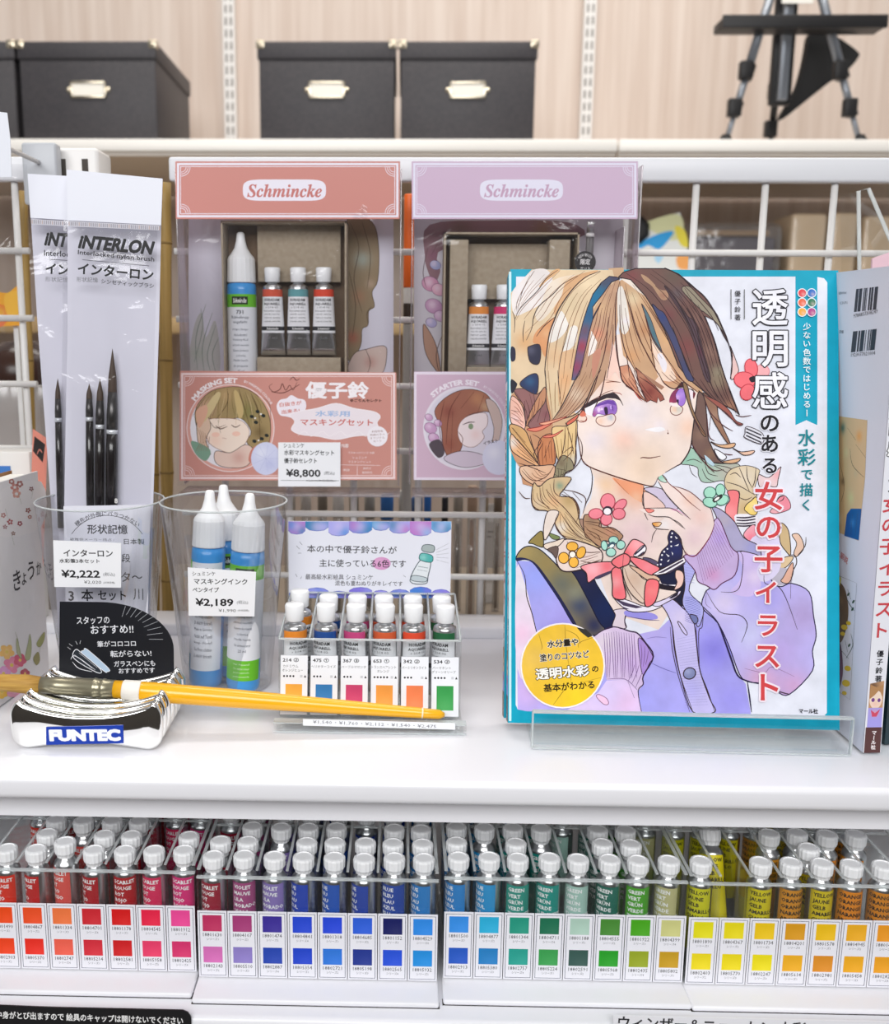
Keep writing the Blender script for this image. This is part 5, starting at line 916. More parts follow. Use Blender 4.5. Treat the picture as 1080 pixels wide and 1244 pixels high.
a2 = PY(501, 590, .7); c2 = PY(775, 606, .7); b.rbox((a2.x, .6985, c2.z), (c2.x, .734, c2.z+.0015), .0004); b.build('bag_edge', clear_mat('bag gusset'), t)
s = vsheet(640, 520, .6935); s.card([(503, 451.5), (757, 451.5), (757, 584.5), (502.5, 583)], '#cfb2c6', .0008); s.frame(505, 454, 755, 581, .9, '#ece2ee'); s.frame(503, 452, 757, 583, 1.8, '#e6dcea')
s.ell(564, 520, 50, 51, '#e2dbe6', n=40); s.ell(564, 520, 47, 48, '#d9d2e0', n=40)
s.fill('P 528,500 540,484 560,474 580,474 594,482 600,500 588,500 570,504 562,512 556,524 562,538 556,552 545,556 538,540 536,520', '#a06a5a', [((545, 500), 8, '#8a5048', .8), ((580, 484), 8, '#c08a68', .8), ((590, 494), 6, '#c9a484', .8), ((546, 540), 8, '#94584c', .8)], .7)
s.fill('P 560,512 572,504 590,502 592,516 586,524 588,532 576,543 562,540 556,526', '#efdfe2', [((578, 528), 6, '#eecfce', .8)], .6, '#8a5a50'); s.line('P 562,516 570,513 577,513', 1.2, '#4a2a2a'); s.ell(572, 518, 3, 3.6, '#8c9c80'); s.line('P 556,524 562,532 561,540', .9, '#7a4a40')
s.fill('P 590,486 602,490 610,510 606,535 596,545 600,520', '#cbb4ae', None, .6); s.fill('P 540,555 560,548 585,552 592,562 566,568 545,562', '#cfc0d0', None, .6)
for u, v, r in ((523, 520, 8), (527, 532, 7), (521, 507, 5), (532, 514, 5)): s.ell(u, v, r, r*.8, '#c59ac0', 30, line=.5, lc='#7a5a78', blobs=[((u-2, v-2), 3, '#e6d0e4', .8)])
s.fill('P 521,540 534,534 540,550 532,556', '#5a5058'); 
for p in ('P 540,486 534,520 540,550', 'P 560,476 546,500 542,540', 'P 576,476 560,496', 'P 588,480 580,502', 'P 550,500 548,550'): s.line(p, .8, '#5c3430')
s.text('STARTER SET', 551, 466, w=62, h=6.6, c='#efe6f0', bold=.05, rot=14, arc=57); s.text('BY MASKING COLOUR', 604, 481, w=40, h=3, c='#efe6f0', rot=-45, arc=57)
s.ell(606, 556, 20, 21, '#d6d4ea', n=28, blobs=[((600, 550), 8, '#e8e6f4', .8)]); s.text('イラスト', 596, 537, w=18, h=4, c='#3a3038', bold=.03, rot=12)
s.text('スターターセット', 690, 515, w=90, h=10, c='#a06a90', bold=.02); s.mb.build('front_card', PG, t)
for u, c, q in ((581.5, '#e08a38', 'orange banded tube boxed in the lilac set left of the framed book'), (612, '#cf2f6c', 'magenta banded tube boxed in the lilac set, mostly behind the framed book')):
    aquarell_tube(PY(u, 380, .7105).x, .7105, PY(u, 346, .7105).z-.0606, c, q, 'tubes boxed in the lilac set')
br = thing('round_brush', 'slim grey paintbrush lying in the lilac set beside its window box', 'paintbrush', PY(715, 330, .715)); xb = PY(715, 330, .715).x
b = MB(); b.tube([(xb, .715, PY(715, 600, .715).z), (xb, .715, PY(715, 288, .715).z)], .0027, 10); b.build('handle', mat('grey lacquer', '#5d5a5c', .3), br)
b = MB(); b.tube([(xb, .715, PY(715, 288, .715).z), (xb, .715, PY(715, 284, .715).z)], .0029, 10); b.build('band', mat('band white', '#e8e6e6', .4), br); b = MB(); b.tube([(xb, .715, PY(715, 284, .715).z), (xb, .715, PY(715, 270, .715).z)], .0024, 10); b.build('ferrule', SILV, br)
s = vsheet(711, 318, .6975); s.ell(711, 318, 13, 13, '#2a2628', n=28); s.text('NEW BRUSH', 711, 309.5, w=18, h=3.4, c='#e8e4e4', rot=0, arc=10); s.text('限定', 711, 318, w=12, h=7, c='#e8e4e4', bold=.02); s.text('セット', 711, 326, w=12, h=4, c='#e8e4e4'); o = s.mb.build('badge_sticker', PR); tag(o, 'round black sticker with white writing stuck on the lilac set', 'sticker')
# ================================================================== brush bags and cups
def clear_cup(label, u, v, z0, R=.039, r=.0275, H=.1185, Y=.60):
    c = PY(u, v, Y); x = c.x; t = thing('clear_cup', label, 'cup', (x, Y, z0), 'clear plastic cups')
    b = MB(); b.lathe([(r-.001, z0+.0004), (r, z0+.002), (r+(R-r)*.3, z0+H*.3), (r+(R-r)*.7, z0+H*.7), (R, z0+H)], 48, Matrix.Translation((x, Y, 0)), capb=False, capt=False)
    b.build('cup_wall', CUP, t)
    b = MB(); b.lathe([(0, z0+.0022), (r-.0016, z0+.0022), (r-.0016, z0+.0008), (0, z0+.0008)], 48, Matrix.Translation((x, Y, 0)), capb=False, capt=False); b.build('cup_bottom', CUP, t)
    b = MB(); pr = [(R+.0006*math.cos(a)-.0002, z0+H+.0006*math.sin(a)) for a in [2*math.pi*k/8 for k in range(9)]]; b.lathe(pr, 48, Matrix.Translation((x, Y, 0)), capb=False, capt=False); b.build('rim', ACE, t)
    return t, x
cup1, cx1 = clear_cup('clear cup holding the two brush bags behind the black handwritten card', 122, 611, .0003)
cup2, cx2 = clear_cup('clear cup holding three blue bottles of masking fluid', 272, 611, .0003)
s = vsheet(108, 684, .5612, .0); s.card([(64.5, 656.5), (147, 660), (147, 714), (66, 713)], '#f1f2f6', .0006)
s.text('インターロン', 107, 672, w=60, h=8.6, c='#17171a', bold=.02); s.text('水彩筆3本セット', 96.5, 681.5, w=49, h=5.4, c='#1e1e22', bold=.02); s.text('¥2,222', 98, 697.8, w=47, h=10.6, c='#17171a', bold=.025); s.text('(税込)', 132.5, 698, w=14, h=5, c='#26262a'); s.text('¥2,020', 112.5, 707.5, w=21, h=4.2, c='#222'); s.text('(本体価格)', 132.5, 708, w=14, h=3, c='#333', res=1)
o = s.mb.build('price_label', PR, cup1); o['label'] = 'white price label reading ¥2,222'
s = vsheet(269, 720, .5640, .0); s.card([(228, 689.5), (311, 695), (309, 749), (229, 748)], '#f1f2f6', .0006)
s.text('シュミンケ', 247.5, 697, w=28, h=5, c='#222', bold=.01); s.text('マスキングインク', 268, 706.5, w=65, h=7.2, c='#17171a', bold=.02); s.text('ペンタイプ', 250, 716.5, w=32, h=6, c='#1e1e22', bold=.02); s.text('¥2,189', 260.5, 732.3, w=46, h=10.4, c='#17171a', bold=.025); s.text('(税込)', 294.5, 732, w=13.5, h=5, c='#26262a'); s.text('¥1,990', 276, 742, w=21, h=4.2, c='#222'); s.text('(本体価格)', 295.5, 741.8, w=14, h=3, c='#333', res=1)
o = s.mb.build('price_label', PR, cup2); o['label'] = 'white price label reading ¥2,189'
G3 = None
fluid_bottle(cx2-.0125, .590, .0030, 'front left blue masking fluid bottle in the clear cup, side panel turned forward', G3, math.radians(-138), (0, -.055))
fluid_bottle(cx2+.0120, .584, .0030, 'front right blue masking fluid bottle in the clear cup, green logo facing out', G3, 0., (0, .055))
fluid_bottle(cx2+.0005, .6095, .0030, 'rear blue masking fluid bottle between the two front ones in the clear cup', G3, .5, (-.06, .0))
bagw = mat('white pouch backing', '#dedde8', .5)
def brush_bag(label, O, outline, header, zip_, txt, filmq, seed, lower=None):
    t = thing('brush_bag', label, 'brush bag', (O.O.x, O.O.y, .004), 'bags of nylon brushes')
    O.card(outline, '#d9d8e5', .0004); O.mb.build('pouch_back', PR, t)
    s2 = Sheet(O.O+O.n*.0085, O.ex, O.ey); s2.card(header, '#e6e8f2', .0008); s2.mb.build('header_flap', PR, t)
    s3 = Sheet(O.O+O.n*.0104, O.ex, O.ey); txt(s3); s3.mb.build('zip_and_lettering', PR, t)
    film('clear_pouch', t, O, filmq, .0022, 22, 60, off=.0070, seed=seed)
    return t
Sa = vsheet(140, 500, .604, math.radians(3))
def bagtext(s, dx=0., clip=False):
    a = 0 if not clip else -60
    z = [(83+dx, 268.5), (194.5+dx, 274), (194.3+dx, 280), (83+dx, 275)] if not clip else [(38, 266), (92, 269), (92, 275.5), (38.5, 272.5)]
    s.fill(z, '#c3c2cc', sm=False); n = 46 if not clip else 22
    for k in range(n): u = z[0][0]+1+(z[1][0]-z[0][0]-2)*k/(n-1); v = z[0][1]+(z[1][1]-z[0][1])*k/(n-1); s.line([(u, v+1), (u, v+5.4)], .8, '#77727c' if k % 5 else '#b09080', taper=0)
    if not clip:
        s.text('iNTERLON', 141.5, 297.5, w=93, h=17, c='#141418', bold=.05, shear=.25, rot=-4.8, res=3); s.text('Interlocked nylon brush', 141, 311.5, w=93, h=7.2, c='#26262c', bold=.015, rot=-5.2); s.line('P 100,315.5 181,323', .8, '#555560', taper=0)
        s.text('インターロン', 140.5, 330, w=92, h=14, c='#141418', bold=.03, rot=-5); s.text('形状記憶', 106, 339.8, w=26, h=6, c='#77777f', bold=.01, rot=-2); s.text('シンセティックブラシ', 155, 344.5, w=64, h=6, c='#3a3a42', bold=.015, rot=-5)
    else:
        s.text('iNT', 69, 291, w=30, h=17, c='#141418', bold=.05, shear=.25, rot=-4.8); s.text('Interloc', 69, 308, w=31, h=7, c='#26262c', bold=.015, rot=-3); s.line('P 60,315 84,316.5', .8, '#555560', taper=0); s.text('イン', 69.5, 327, w=28, h=13, c='#141418', bold=.03, rot=-4); s.text('形状記憶', 69, 339.5, w=28, h=6, c='#77777f', rot=-2)
brush_bag('front brush bag, its full name printed above three dark brushes', Sa, [(82, 206), (197, 217), (193, 400), (186, 612), (181, 800), (80, 800), (78, 612), (82, 400)], [(81, 206), (197.5, 217), (195.5, 273.5), (82, 267.5)], None, bagtext, [(82, 270), (195, 276), (186, 620), (78, 620)], 4)
Sb = vsheet(70, 500, .620, math.radians(3))
brush_bag('rear brush bag peeking out left of the front one', Sb, [(34, 211), (122, 216), (140, 612), (140, 790), (72, 790), (62, 612), (46, 400)], [(33.5, 211), (122, 216), (123, 270), (37, 264.5)], None, lambda s: bagtext(s, 0, True), [(37, 266), (123, 272), (140, 615), (62, 615)], 12)
brM = mat('brush ferrule dark', '#4a4848', .3, .7); brH = mat('brush black lacquer', '#1f1b1c', .25, coat=.4); hair = mat('brown nylon hair', '#4a3a2e', .6)
def bag_brush(S, u0, v0, u1, v1, tipv, bandv, w, label, size=None):
    """brush lying flat in front of the bag back; (u0, v0) hair base .. (u1, v1) lower end"""
    P = lambda u, v: S.O+S.ex*S.loc(u, v)[0]+S.ey*S.loc(u, v)[1]+S.n*.0042
    t = thing('round_brush', label, 'paintbrush', P(u1, v1), 'round brushes in the bags'); sc = S.scale(u0, v0); r = w*sc/2
    a, e = P(u0, v0), P(u1, v1); lerp = lambda v: a+(e-a)*((v-v0)/(v1-v0)); tip = P(u0+(u0-u1)*.02, tipv)
    b = MB(); b.tube([lerp(v0+2), a, a+(tip-a)*.35, a+(tip-a)*.7, tip], [r*.75, r*.82, r*.72, r*.35, r*.04], 12); b.build('hair', hair, t)
    b = MB(); b.tube([a, lerp(v0+(bandv-v0)*.6), lerp(bandv)], [r*.8, r, r], 14); b.build('ferrule', brM, t)
    b = MB(); b.tube([lerp(bandv-1), lerp(bandv+4)], r*1.04, 14); b.build('band', mat('brush band silver', '#cfd2d8', .3, .3), t)
    b = MB(); b.tube([lerp(bandv+3), lerp(v0+(v1-v0)*.45), e], [r, r*1.1, r*1.05], 14); b.build('handle', brH, t)
    if size:
        s = Sheet(e+(a-e).normalized()*.003+S.n*r*1.12-S.ex*0, S.ex, S.ey, px=(0, 0, .001)); s.text(size, 0, 0, h=2.2, c='#e4e2e0', bold=.02); s.mb.build('size_number', PR, t)
bag_brush(Sa, 111, 484, 112.5, 640, 466, 507, 9, 'thin brush, left of the three dark brushes in the front bag')
bag_brush(Sa, 124, 486, 123.5, 640, 460, 516, 10.5, 'middle-sized brush between two others in the front bag')
bag_brush(Sa, 139, 476, 137.5, 640, 424, 522, 13.5, 'thickest brush of the front bag, marked 8 at its lower end', None)
bag_brush(Sb, 73, 484, 77, 640, 460, 508, 8, 'single dark brush seen in the rear bag')
s = Sheet(Sa.O+Sa.n*.0125, Sa.ex, Sa.ey); s.text('8', 141, 608, h=6, c='#e8e6e4', bold=.02); o = s.mb
# printed insert standing in the cup in front of the brush handles
s = Sheet(Sa.O+Sa.n*.0112, Sa.ex, Sa.ey); s.mb = o if False else s.mb
s.card([(77, 615), (183, 613), (178, 800), (82, 800)], '#e2e2ec', .0005); s.text('8', 141, 608.5, h=6, c='#e8e6e4', bold=.02)
s.text('穂先が外側にバラつかない', 130, 624, w=84, h=6.4, c='#44444c', bold=.01, arc=60); s.line([(130+52*math.cos(math.radians(a)), 678-52*math.sin(math.radians(a))) for a in range(34, 147, 8)], .7, '#44444c', False, 0)
s.text('形状記憶', 130.5, 643, w=49, h=11.5, c='#33333a', bold=.015); s.text('歌舞伎メーカー独占 /', 112, 655.5, w=54, h=3.4, c='#44444c', res=1); s.text('日本製', 163, 658, w=25, h=7, c='#33333a', bold=.01)
s.text('段', 153, 678, em=11, c='#2a2a30', bold=.01); s.text('タ〜', 160, 701, w=26, h=12, c='#2a2a30', bold=.01); s.text('3', 86.5, 724, h=12, c='#222228', bold=.02); s.text('本', 106, 723, em=15, c='#222228', bold=.02); s.text('セット', 136, 723.5, w=34, h=12, c='#222228', bold=.02); s.text('川', 168, 722, w=12, h=14, c='#222228')
tag(s.mb.build('insert_card', PR), 'printed white card inside the clear cup in front of the brush handles', 'card')
# black handwritten card
s = vsheet(142, 775, .5525, math.radians(2)); L = [(72.5, 731)]+[(72.5+139*math.sin(math.radians(a))**1.0 if False else 120+91*math.sin(math.radians(a)), 790-58.5*math.cos(math.radians(a))) for a in range(0, 91, 6)]+[(211.5, 850), (71.5, 850)]
s.card(L, '#16181f', .0006); wc = '#e8eaf0'
for q, u, v, w, h in (('スタッフの', 113, 753.5, 40, 9.4), ('おすすめ!!', 136, 764.5, 52, 10.5), ('筆がコロコロ', 141.5, 782, 47, 7.4), ('転がらない!', 159, 794, 50, 8), ('ガラスペンにも', 163.5, 806, 50, 7), ('おすすめです', 166, 814.6, 44, 6.4)): s.text(q, u, v, w=w, h=h, c=wc, bold=.012, rot=2)
for k in range(10):
    a = math.radians(98-k*11); c0, c1 = 27+(k % 2)*2, 40; s.line([(152+c0*math.cos(a), 776-c0*math.sin(a)), (152+c1*math.cos(a)+6, 776-c1*math.sin(a))], .8, '#c8ccd4')
for p in ('P 82,786 86,789', 'P 84,782 88,785', 'P 92,779 94,783', 'P 98,778 97,782'): s.line(p, .9, wc)
s.fill('P 102,790 106,789 132,812 130,816 126,815 100,794', '#b9d0e6', None, .8, wc); s.fill('P 92,789 100,794 122,813 118,817 90,800', '#2a3038', None, .9, wc); s.line('P 86,801 92,797 116,814', .9, wc); s.line('P 88,804 96,812 112,816', .9, wc); s.line('P 96,793 118,811', .7, wc); s.line('P 90,795 112,812', .7, wc)
tag(s.mb.build('handwritten_card', PR), 'black round-shouldered card with white handwriting in front of the left cup', 'sign')
# ================================================================== chrome brush rest, brush
t = thing('brush_rest', 'chrome ribbed brush rest at the front edge of the shelf', 'brush rest', (-.1665, .52, 0))
def dogbone(u0=0., sc=1.):
    P = []; w = .0405
    for k in range(41):
        x = -w+2*w*k/40; e = abs(x)/w; P.append((x, .0188+.0088*(e**2.2) if e < .86 else None, e))
    top = [(x, y) for x, y, e in P if y is not None]
    end = lambda sgn: [(sgn*(.0345+.0068*math.sin(math.radians(a))), .0175+.0098*math.cos(math.radians(a))) for a in range(12, 90, 13)]+[(sgn*.0412, .0120)]+[(sgn*(.0325+.0082*math.cos(math.radians(a))), .0086-.0082*math.sin(math.radians(a))) for a in range(0, 91, 15)]
    bot = [(.0325-.065*k/20, .0003+.0036*math.sin(math.pi*k/20)) for k in range(1, 20)]
    r = end(1); l = end(-1)[::-1]
    return top+r+bot+l
for k in range(7):
    y0 = .4955+k*.0092; D = dogbone(); bm = bmesh.new(); f = bm.faces.new([bm.verts.new((x, 0, z)) for x, z in D]); ext = bmesh.ops.extrude_face_region(bm, geom=[f])
    for v in [e for e in ext['geom'] if isinstance(e, bmesh.types.BMVert)]: v.co.y += .0046
    bmesh.ops.recalc_face_normals(bm, faces=bm.faces); ed = [e for e in bm.edges if abs(e.verts[0].co.y-e.verts[1].co.y) < 1e-6]
    bmesh.ops.bevel(bm, geom=ed, offset=.0018, segments=3, profile=.5, affect='EDGES', clamp_overlap=True)
    b = MB(); b.bm(bm, None, 0, Matrix.Translation((-.1667, y0, .0003)), True); b.build('rib', CHROME, t)
b = MB()
for sx in (-.030, .030): b.tube([(-.1667+sx, .497, .011), (-.1667+sx, .5545, .011)], .0032, 10)
b.build('tie_rod', CHROME, t)
s = vsheet(103, 893, .4951); s.card([(56, 883.5), (149.5, 881), (150, 903), (56, 905)], '#1f3fa6', .0004); s.text('FUNTEC', 103, 893.2, w=87, h=14.5, c='#eef0f8', bold=.075, rot=1.2, res=3); s.mb.build('name_plate', PG, t)
# yellow-handled flat brush across the rest
pA, pB, pC, pD = PY(2, 829, .522), PY(50, 832, .5215), PY(137, 837, .521), PY(540, 868.5, .5275)
t = thing('yellow_brush', 'long yellow brush lying across the chrome rest, tip against the tube holder', 'paintbrush', pC)
ax = (pD-pC).normalized(); pt = lambda d: pC+ax*d; Lh = (pD-pC).length
b = MB(); b.tube([pt(0), pt(Lh*.12), pt(Lh*.35), pt(Lh*.7), pt(Lh*.93), pt(Lh*.985), pt(Lh)], [.0049, .0056, .0053, .0040, .0030, .0027, .0012], 20); b.build('handle', mat('yellow lacquer', '#f4b312', .3, coat=.5), t)
b = MB(); b.tube([pt(.0055), pt(.0062), pt(.0150), pt(.0157)], [.0050, .0056, .0058, .0056], 20); b.build('band', mat('band paper', '#efeae2', .5), t)
b = MB(); q = pt(Lh*.93); b.tube([q, q+ax*.0008], .00315, 14); b.build('ring', mat('ring cream', '#f4ead0', .4), t)
fx = (pB-pC).normalized(); Lf = (pB-pC).length; fp = lambda d: pC+fx*d
b = MB(); b.tube([fp(-.001), fp(.004), fp(.0045), fp(.0055), fp(.006), fp(.009), fp(.0095), fp(.0105), fp(.011), fp(Lf*.75), fp(Lf)], [.0050, .0052, .0056, .0056, .0052, .0053, .0057, .0057, .0053, .0050, .0046], 20); b.build('ferrule', mat('olive grey ferrule', '#a59f88', .3, .75), t)
hx_ = (pA-pB).normalized(); Lx = (pA-pB).length+.012
b = MB(); b.tube([pB, pB+hx_*Lx*.25, pB+hx_*Lx*.7, pB+hx_*Lx], [.0045, .0054, .0046, .0012], 18); b.build('hair', mat('golden hair', '#a87c34', .6, noise=(60, '#c9a050', (1, 1, 14))), t)
# ================================================================== tube holder with six colours, POP card
hx0, hx1 = PY(338, 868, .533).x, PY(559, 868, .533).x; t = thing('tube_holder', 'clear acrylic holder of six paint tubes behind the brush tip', 'tube holder', ((hx0+hx1)/2, .55, 0))
pw = (hx1-hx0)/6; YB = .607
b = MB(); b.box((hx0, .523, .0003), (hx1+.0015, YB, .0022)); b.box((hx0-.0015, .523, .0022), (hx1+.003, .5285, .0062)); b.build('base', ACR, t)
b = MB(); b.box((hx0-.0015, .5226, .0058), (hx1+.003, .5290, .0064)); b.box((hx0-.0015, .5226, .0003), (hx1+.003, .5230, .0012)); b.build('base_edge', ACE, t)
s = vsheet(450, 880, .5224); s.card([(368, 873.5), (553, 878.5), (553, 886.5), (368, 881.5)], '#eceef2', .0002); s.text('¥1,540・¥1,760・¥2,112・¥1,540・¥2,475', 455, 880, w=150, h=4.4, c='#5a5a62', rot=-1.5, res=1); s.mb.build('price_strip', PR, t)
def wall(b, x, w, top0=.049, top1=.0585):
    v = []
    for xx in (x-w, x+w): v += [(xx, .5415, .0024), (xx, YB, .0024), (xx, YB, top1), (xx, .5425, top0)]
    b.add(v, [(0, 1, 2, 3), (7, 6, 5, 4), (0, 4, 5, 1), (1, 5, 6, 2), (2, 6, 7, 3), (3, 7, 4, 0)])
for k in range(7):
    x = hx0+k*pw; b = MB(); wall(b, x, .0007); o = b.build('divider', ACR, t); b = MB(); b.tube([(x, .5425, .0493), (x, YB, .0588)], .0007, 6); b.build('divider_edge', ACE, o)
b = MB(); b.box((hx0, .5412, .0024), (hx1, .5424, .049)); b.build('front_wall', ACR, t); b = MB(); b.box((hx0, .5410, .0488), (hx1, .5426, .0496)); b.build('front_rim', ACE, t)
b = MB(); b.box((hx0, YB, .0024), (hx1, YB+.0016, .0588)); b.build('rear_wall', ACR, t); b = MB(); b.box((hx0, YB-.0001, .0585), (hx1, YB+.0017, .0593)); b.build('rear_rim', ACE, t)
HC = [('214 ②', 'カドミウム', 'オレンジヒュー', '#f0a93a', '#e0862c', 'orange banded', 4), ('475 ①', 'ヘリオターコイズ', '', '#2a78b8', '#1e4a90', 'dark blue banded', 3), ('367 ③', 'パープルマゼンタ', '', '#c93a6a', '#c2457c', 'magenta banded', 3), ('653 ①', 'トランスペアレント', 'オレンジ', '#ee9a3c', '#cf5a34', 'rust banded', 5), ('342 ②', 'バーミリオンライト', '', '#f07f4a', '#dd4a2e', 'vermilion banded', 3), ('534 ②', 'パーマネント', 'グリーンオリーブ', '#2e9a48', '#22603a', 'dark green banded', 4)]
for k, (no, l1, l2, sw, bd, nm, dots) in enumerate(HC):
    x = hx0+(k+.5)*pw; ln = math.radians(13); s = Sheet((x, .5335, .0066), X, Z*math.cos(ln)+Y_*math.sin(ln), px=(0, 0, .001))
    hw = pw*500-.75; s.card([(-hw, -34), (hw, -34), (hw, 0), (-hw, 0)], '#eceef3', .0005); s.frame(-hw, -34, hw, 0, .18, '#9a9ca4')
    s.text(no, -hw*.25, -31.2, w=9.2, h=2.3, c='#222228', bold=.025); s.text(l1, -.4 if len(l1) > 6 else -2, -27.7, w=min(14, 1.75*len(l1)), h=1.6, c='#33343a', bold=.01, res=1)
    if l2: s.text(l2, -.8, -25.4, w=1.7*len(l2), h=1.6, c='#33343a', bold=.01, res=1)
    for q in range(dots): s.ell(-hw+2.2+q*1.8, -22, .6, .6, '#1e1e22', n=8)
    s.fill([(hw-4.4, -22.7), (hw-3, -22.7), (hw-3, -21.3), (hw-4.4, -21.3)], '#c8cad0', sm=False); s.fill([(hw-2.2, -21.3), (hw-.8, -21.3), (hw-1.5, -22.8)], '#222228', sm=False)
    s.fill([(-4.8, -17.5), (4.8, -17.5), (4.8, -3.6), (-4.8, -3.6)], sw, [([(0, -5)], 6, tuple(min(1, c*1.25+.06) for c in hx(sw)), .7), ([(1, -17)], 4, tuple(c*.85 for c in hx(sw)), .6)], sm=False, grid=1.5)
    tag(s.mb.build('colour_card', PR), 'colour card number %s in front of the %s tube' % (no.split()[0], nm), 'colour card', 'colour cards in the tube holder')
    aquarell_tube(x-.0004, .5532, .0062, bd, '%s paint tube at the front of the six tube holder' % nm, 'front tubes in the tube holder', -.02, (.5, -.45, -.6, -.35, .45, -.6)[k])
    aquarell_tube(x+(.0008 if k < 3 else -.0006), .5712, .0064+(.0028 if k == 0 else 0), bd, 'spare tube standing behind the %s one in the holder' % nm, 'spare tubes in the tube holder', -.03, .3)
s = vsheet(449, 680, .6125, math.radians(4)); s.card([(350, 633), (548.5, 633.5), (547, 727), (351, 726)], '#e6e7f1', .0005)
us = [350.2, 371, 399, 424, 452, 473, 498, 524, 548]; tc = ['#b884d0', '#3a86bc', '#b2aeea', '#4f94de', '#3580b4', '#a9aaec', '#bf78c6', '#8fbcea', '#2f80ae']; bc = ['#2f74c6', '#4a86d4', '#9490e2', '#8a72d4', '#8f98e6', '#b2a4ec', '#4c82d8', '#7a78dc', '#9a88e2']
for k in range(8):
    u0, u1 = us[k], us[k+1]; v1 = (649, 645, 651, 648, 644.5, 648, 651, 647)[k]; m = (u0+u1)/2; q = (u1-u0)
    P = [(u0, 633.4), (u1, 633.6), (u1, v1-4.5), (u1-q*.18, v1-1), (m, v1), (u0+q*.18, v1-1), (u0, v1-4.5)]
    s.fill(P, tc[k], [((u0+q*.2, 638), q*.35, tc[(k+3) % 9], .8), ((u1-q*.2, v1-4), q*.3, tc[k+1], .8), ((m, 640), q*.25, '#d6c8f0', .45)], sm=False, grid=1.8); s.line(P[2:], .7, '#6a70c0', False, .3)
    v0 = (717, 714, 718, 713.5, 717, 716, 713, 716)[k]; u0, u1 = max(u0, 351.2), min(u1, 547)
    P = [(u1, 726.8), (u0, 726.4), (u0, v0+4), (u0+q*.2, v0+1), (m, v0), (u1-q*.2, v0+1), (u1, v0+4)]
    s.fill(P, bc[k], [((u0+q*.3, 722), q*.35, bc[(k+4) % 9], .8), ((u1-q*.15, v0+4), q*.25, bc[k+1], .8)], sm=False, grid=1.8); s.line(P[2:], .7, '#5a62b8', False, .3)
s.text('本の中で優子鈴さんが', 427.5, 667.5, w=109, h=9.4, c='#26242a', bold=.008, rot=-.5); s.ell(463.5, 684.5, 11.2, 7.8, '#d89ac8', n=24, blobs=[((460, 683), 6, '#e2b0d4', .6)]); s.text('主に使っている6色です', 440.5, 684.5, w=105, h=9.4, c='#26242a', bold=.008)
s.text('最高級水彩絵具 シュミンケ', 412, 701, w=82, h=6.6, c='#33323a', bold=.004); s.text('混色も重ねぬりがキレイです', 448, 708.8, w=82, h=6.2, c='#33323a', bold=.004)
for p in ('P 360,663 364,667', 'P 364,658 367,662', 'P 362,672 366,672', 'P 359,697 361,701', 'P 365,703 367,700', 'P 490,699 493,701'): s.line(p, .9, '#44434c')
s.fill('P 511,680 523,682 520,700 517,709 498,706', '#e3e8ec', None, 1, '#3a4a54'); s.fill('P 512,672 525,675 524,683 510,680', '#4fb0ac', [((514, 677), 4, '#9ad8d0', .8)], .9, '#2a5a5c'); s.fill('P 515,662 527,663 526,671 513,669', '#a9b4b4', None, .9, '#44545c'); s.line('P 508,688 520,690', 1.6, '#8a98a0'); s.line('P 507,692 519,694', 1, '#8a98a0'); s.fill('P 502,699 518,702 516,707 500,705', '#c2cdd2', None, .8, '#3a4a54')
for k in range(5): s.line([(530, 668+k*3), (545, 660+k*6)], .6, '#8a8a94')
tag(s.mb.build('pop_card', PR), 'handwritten card with blue and purple cloud borders behind the six tubes', 'sign')
# ================================================================== left edge goods
a = PZ(0, 858, .001); d = ray(620, 400); d = Vector((d.x, d.y, 0)).normalized(); nrm = d.cross(Z); a = a-d*.03
c = PP(53, 700, a, nrm); Lg = (c-a).dot(d); H = PP(0, 586, a, nrm).z-.001
t = thing('floral_notebook', 'cream floral notebook at the left edge beside the brush bags', 'notebook', a)
S = Sheet(a, d, Z); S.mb.prism([(0, 0), (Lg, 0), (Lg, H), (0, H)], a, d, Z, .0012, hx('#e4e0e0'))
S.fill('P -5,600 50,585 50,640 -5,650', '#e8e3e2'); 
for u, v, r, c_ in ((18, 592, 5, '#c9857a'), (24, 588, 4, '#a86a60'), (20, 600, 5, '#d8a090'), (14, 585, 3.4, '#b57a70'), (38, 594, 2.6, '#8a5a58'), (4, 626, 3, '#c08a84'), (12, 634, 3.4, '#b86a6c'), (24, 636, 3, '#a55a60'), (34, 620, 3, '#9a5a50'), (36, 628, 2.4, '#b87a6c'), (16, 648, 2.4, '#a8887c'), (6, 640, 2.6, '#b58a8c')):
    for q in range(5): S.ell(u+r*.7*math.cos(q*1.257+u), v+r*.7*math.sin(q*1.257+u), r*.5, r*.35, c_, q*72, n=8)
for p in ('P 22,600 26,612', 'P 10,630 6,618', 'P 14,650 17,662', 'P 38,606 40,594'): S.line(p, .8, '#8a9a74')
for ch, u, v, h in (('き', 20.5, 705, 25), ('ょ', 29, 703, 15), ('う', 37.5, 693, 22), ('か', 47, 690, 16)): S.text(ch, u, v, h=h, w=h*.36, c='#3a3638', bold=.01)
for u, v, r, c_, b_ in ((8, 792, 9, '#f0c070', '#f6dca0'), (14, 808, 10, '#e88aa8', '#f4b8cc'), (4, 818, 9, '#e0a0d0', '#f0c8e4'), (24, 802, 8, '#d8607a', '#ee9aac'), (2, 840, 9, '#f2c040', '#f6dc8c'), (18, 838, 11, '#e8a0b8', '#f4cad6'), (30, 818, 6, '#b8485a', '#d88a94')):
    for q in range(5): S.ell(u+r*.55*math.cos(q*1.257+v), v+r*.55*math.sin(q*1.257+v), r*.55, r*.42, c_, q*72, n=10, blobs=[((u, v), r*.4, b_, .8)])
    S.ell(u, v, r*.22, r*.22, '#e8c860')
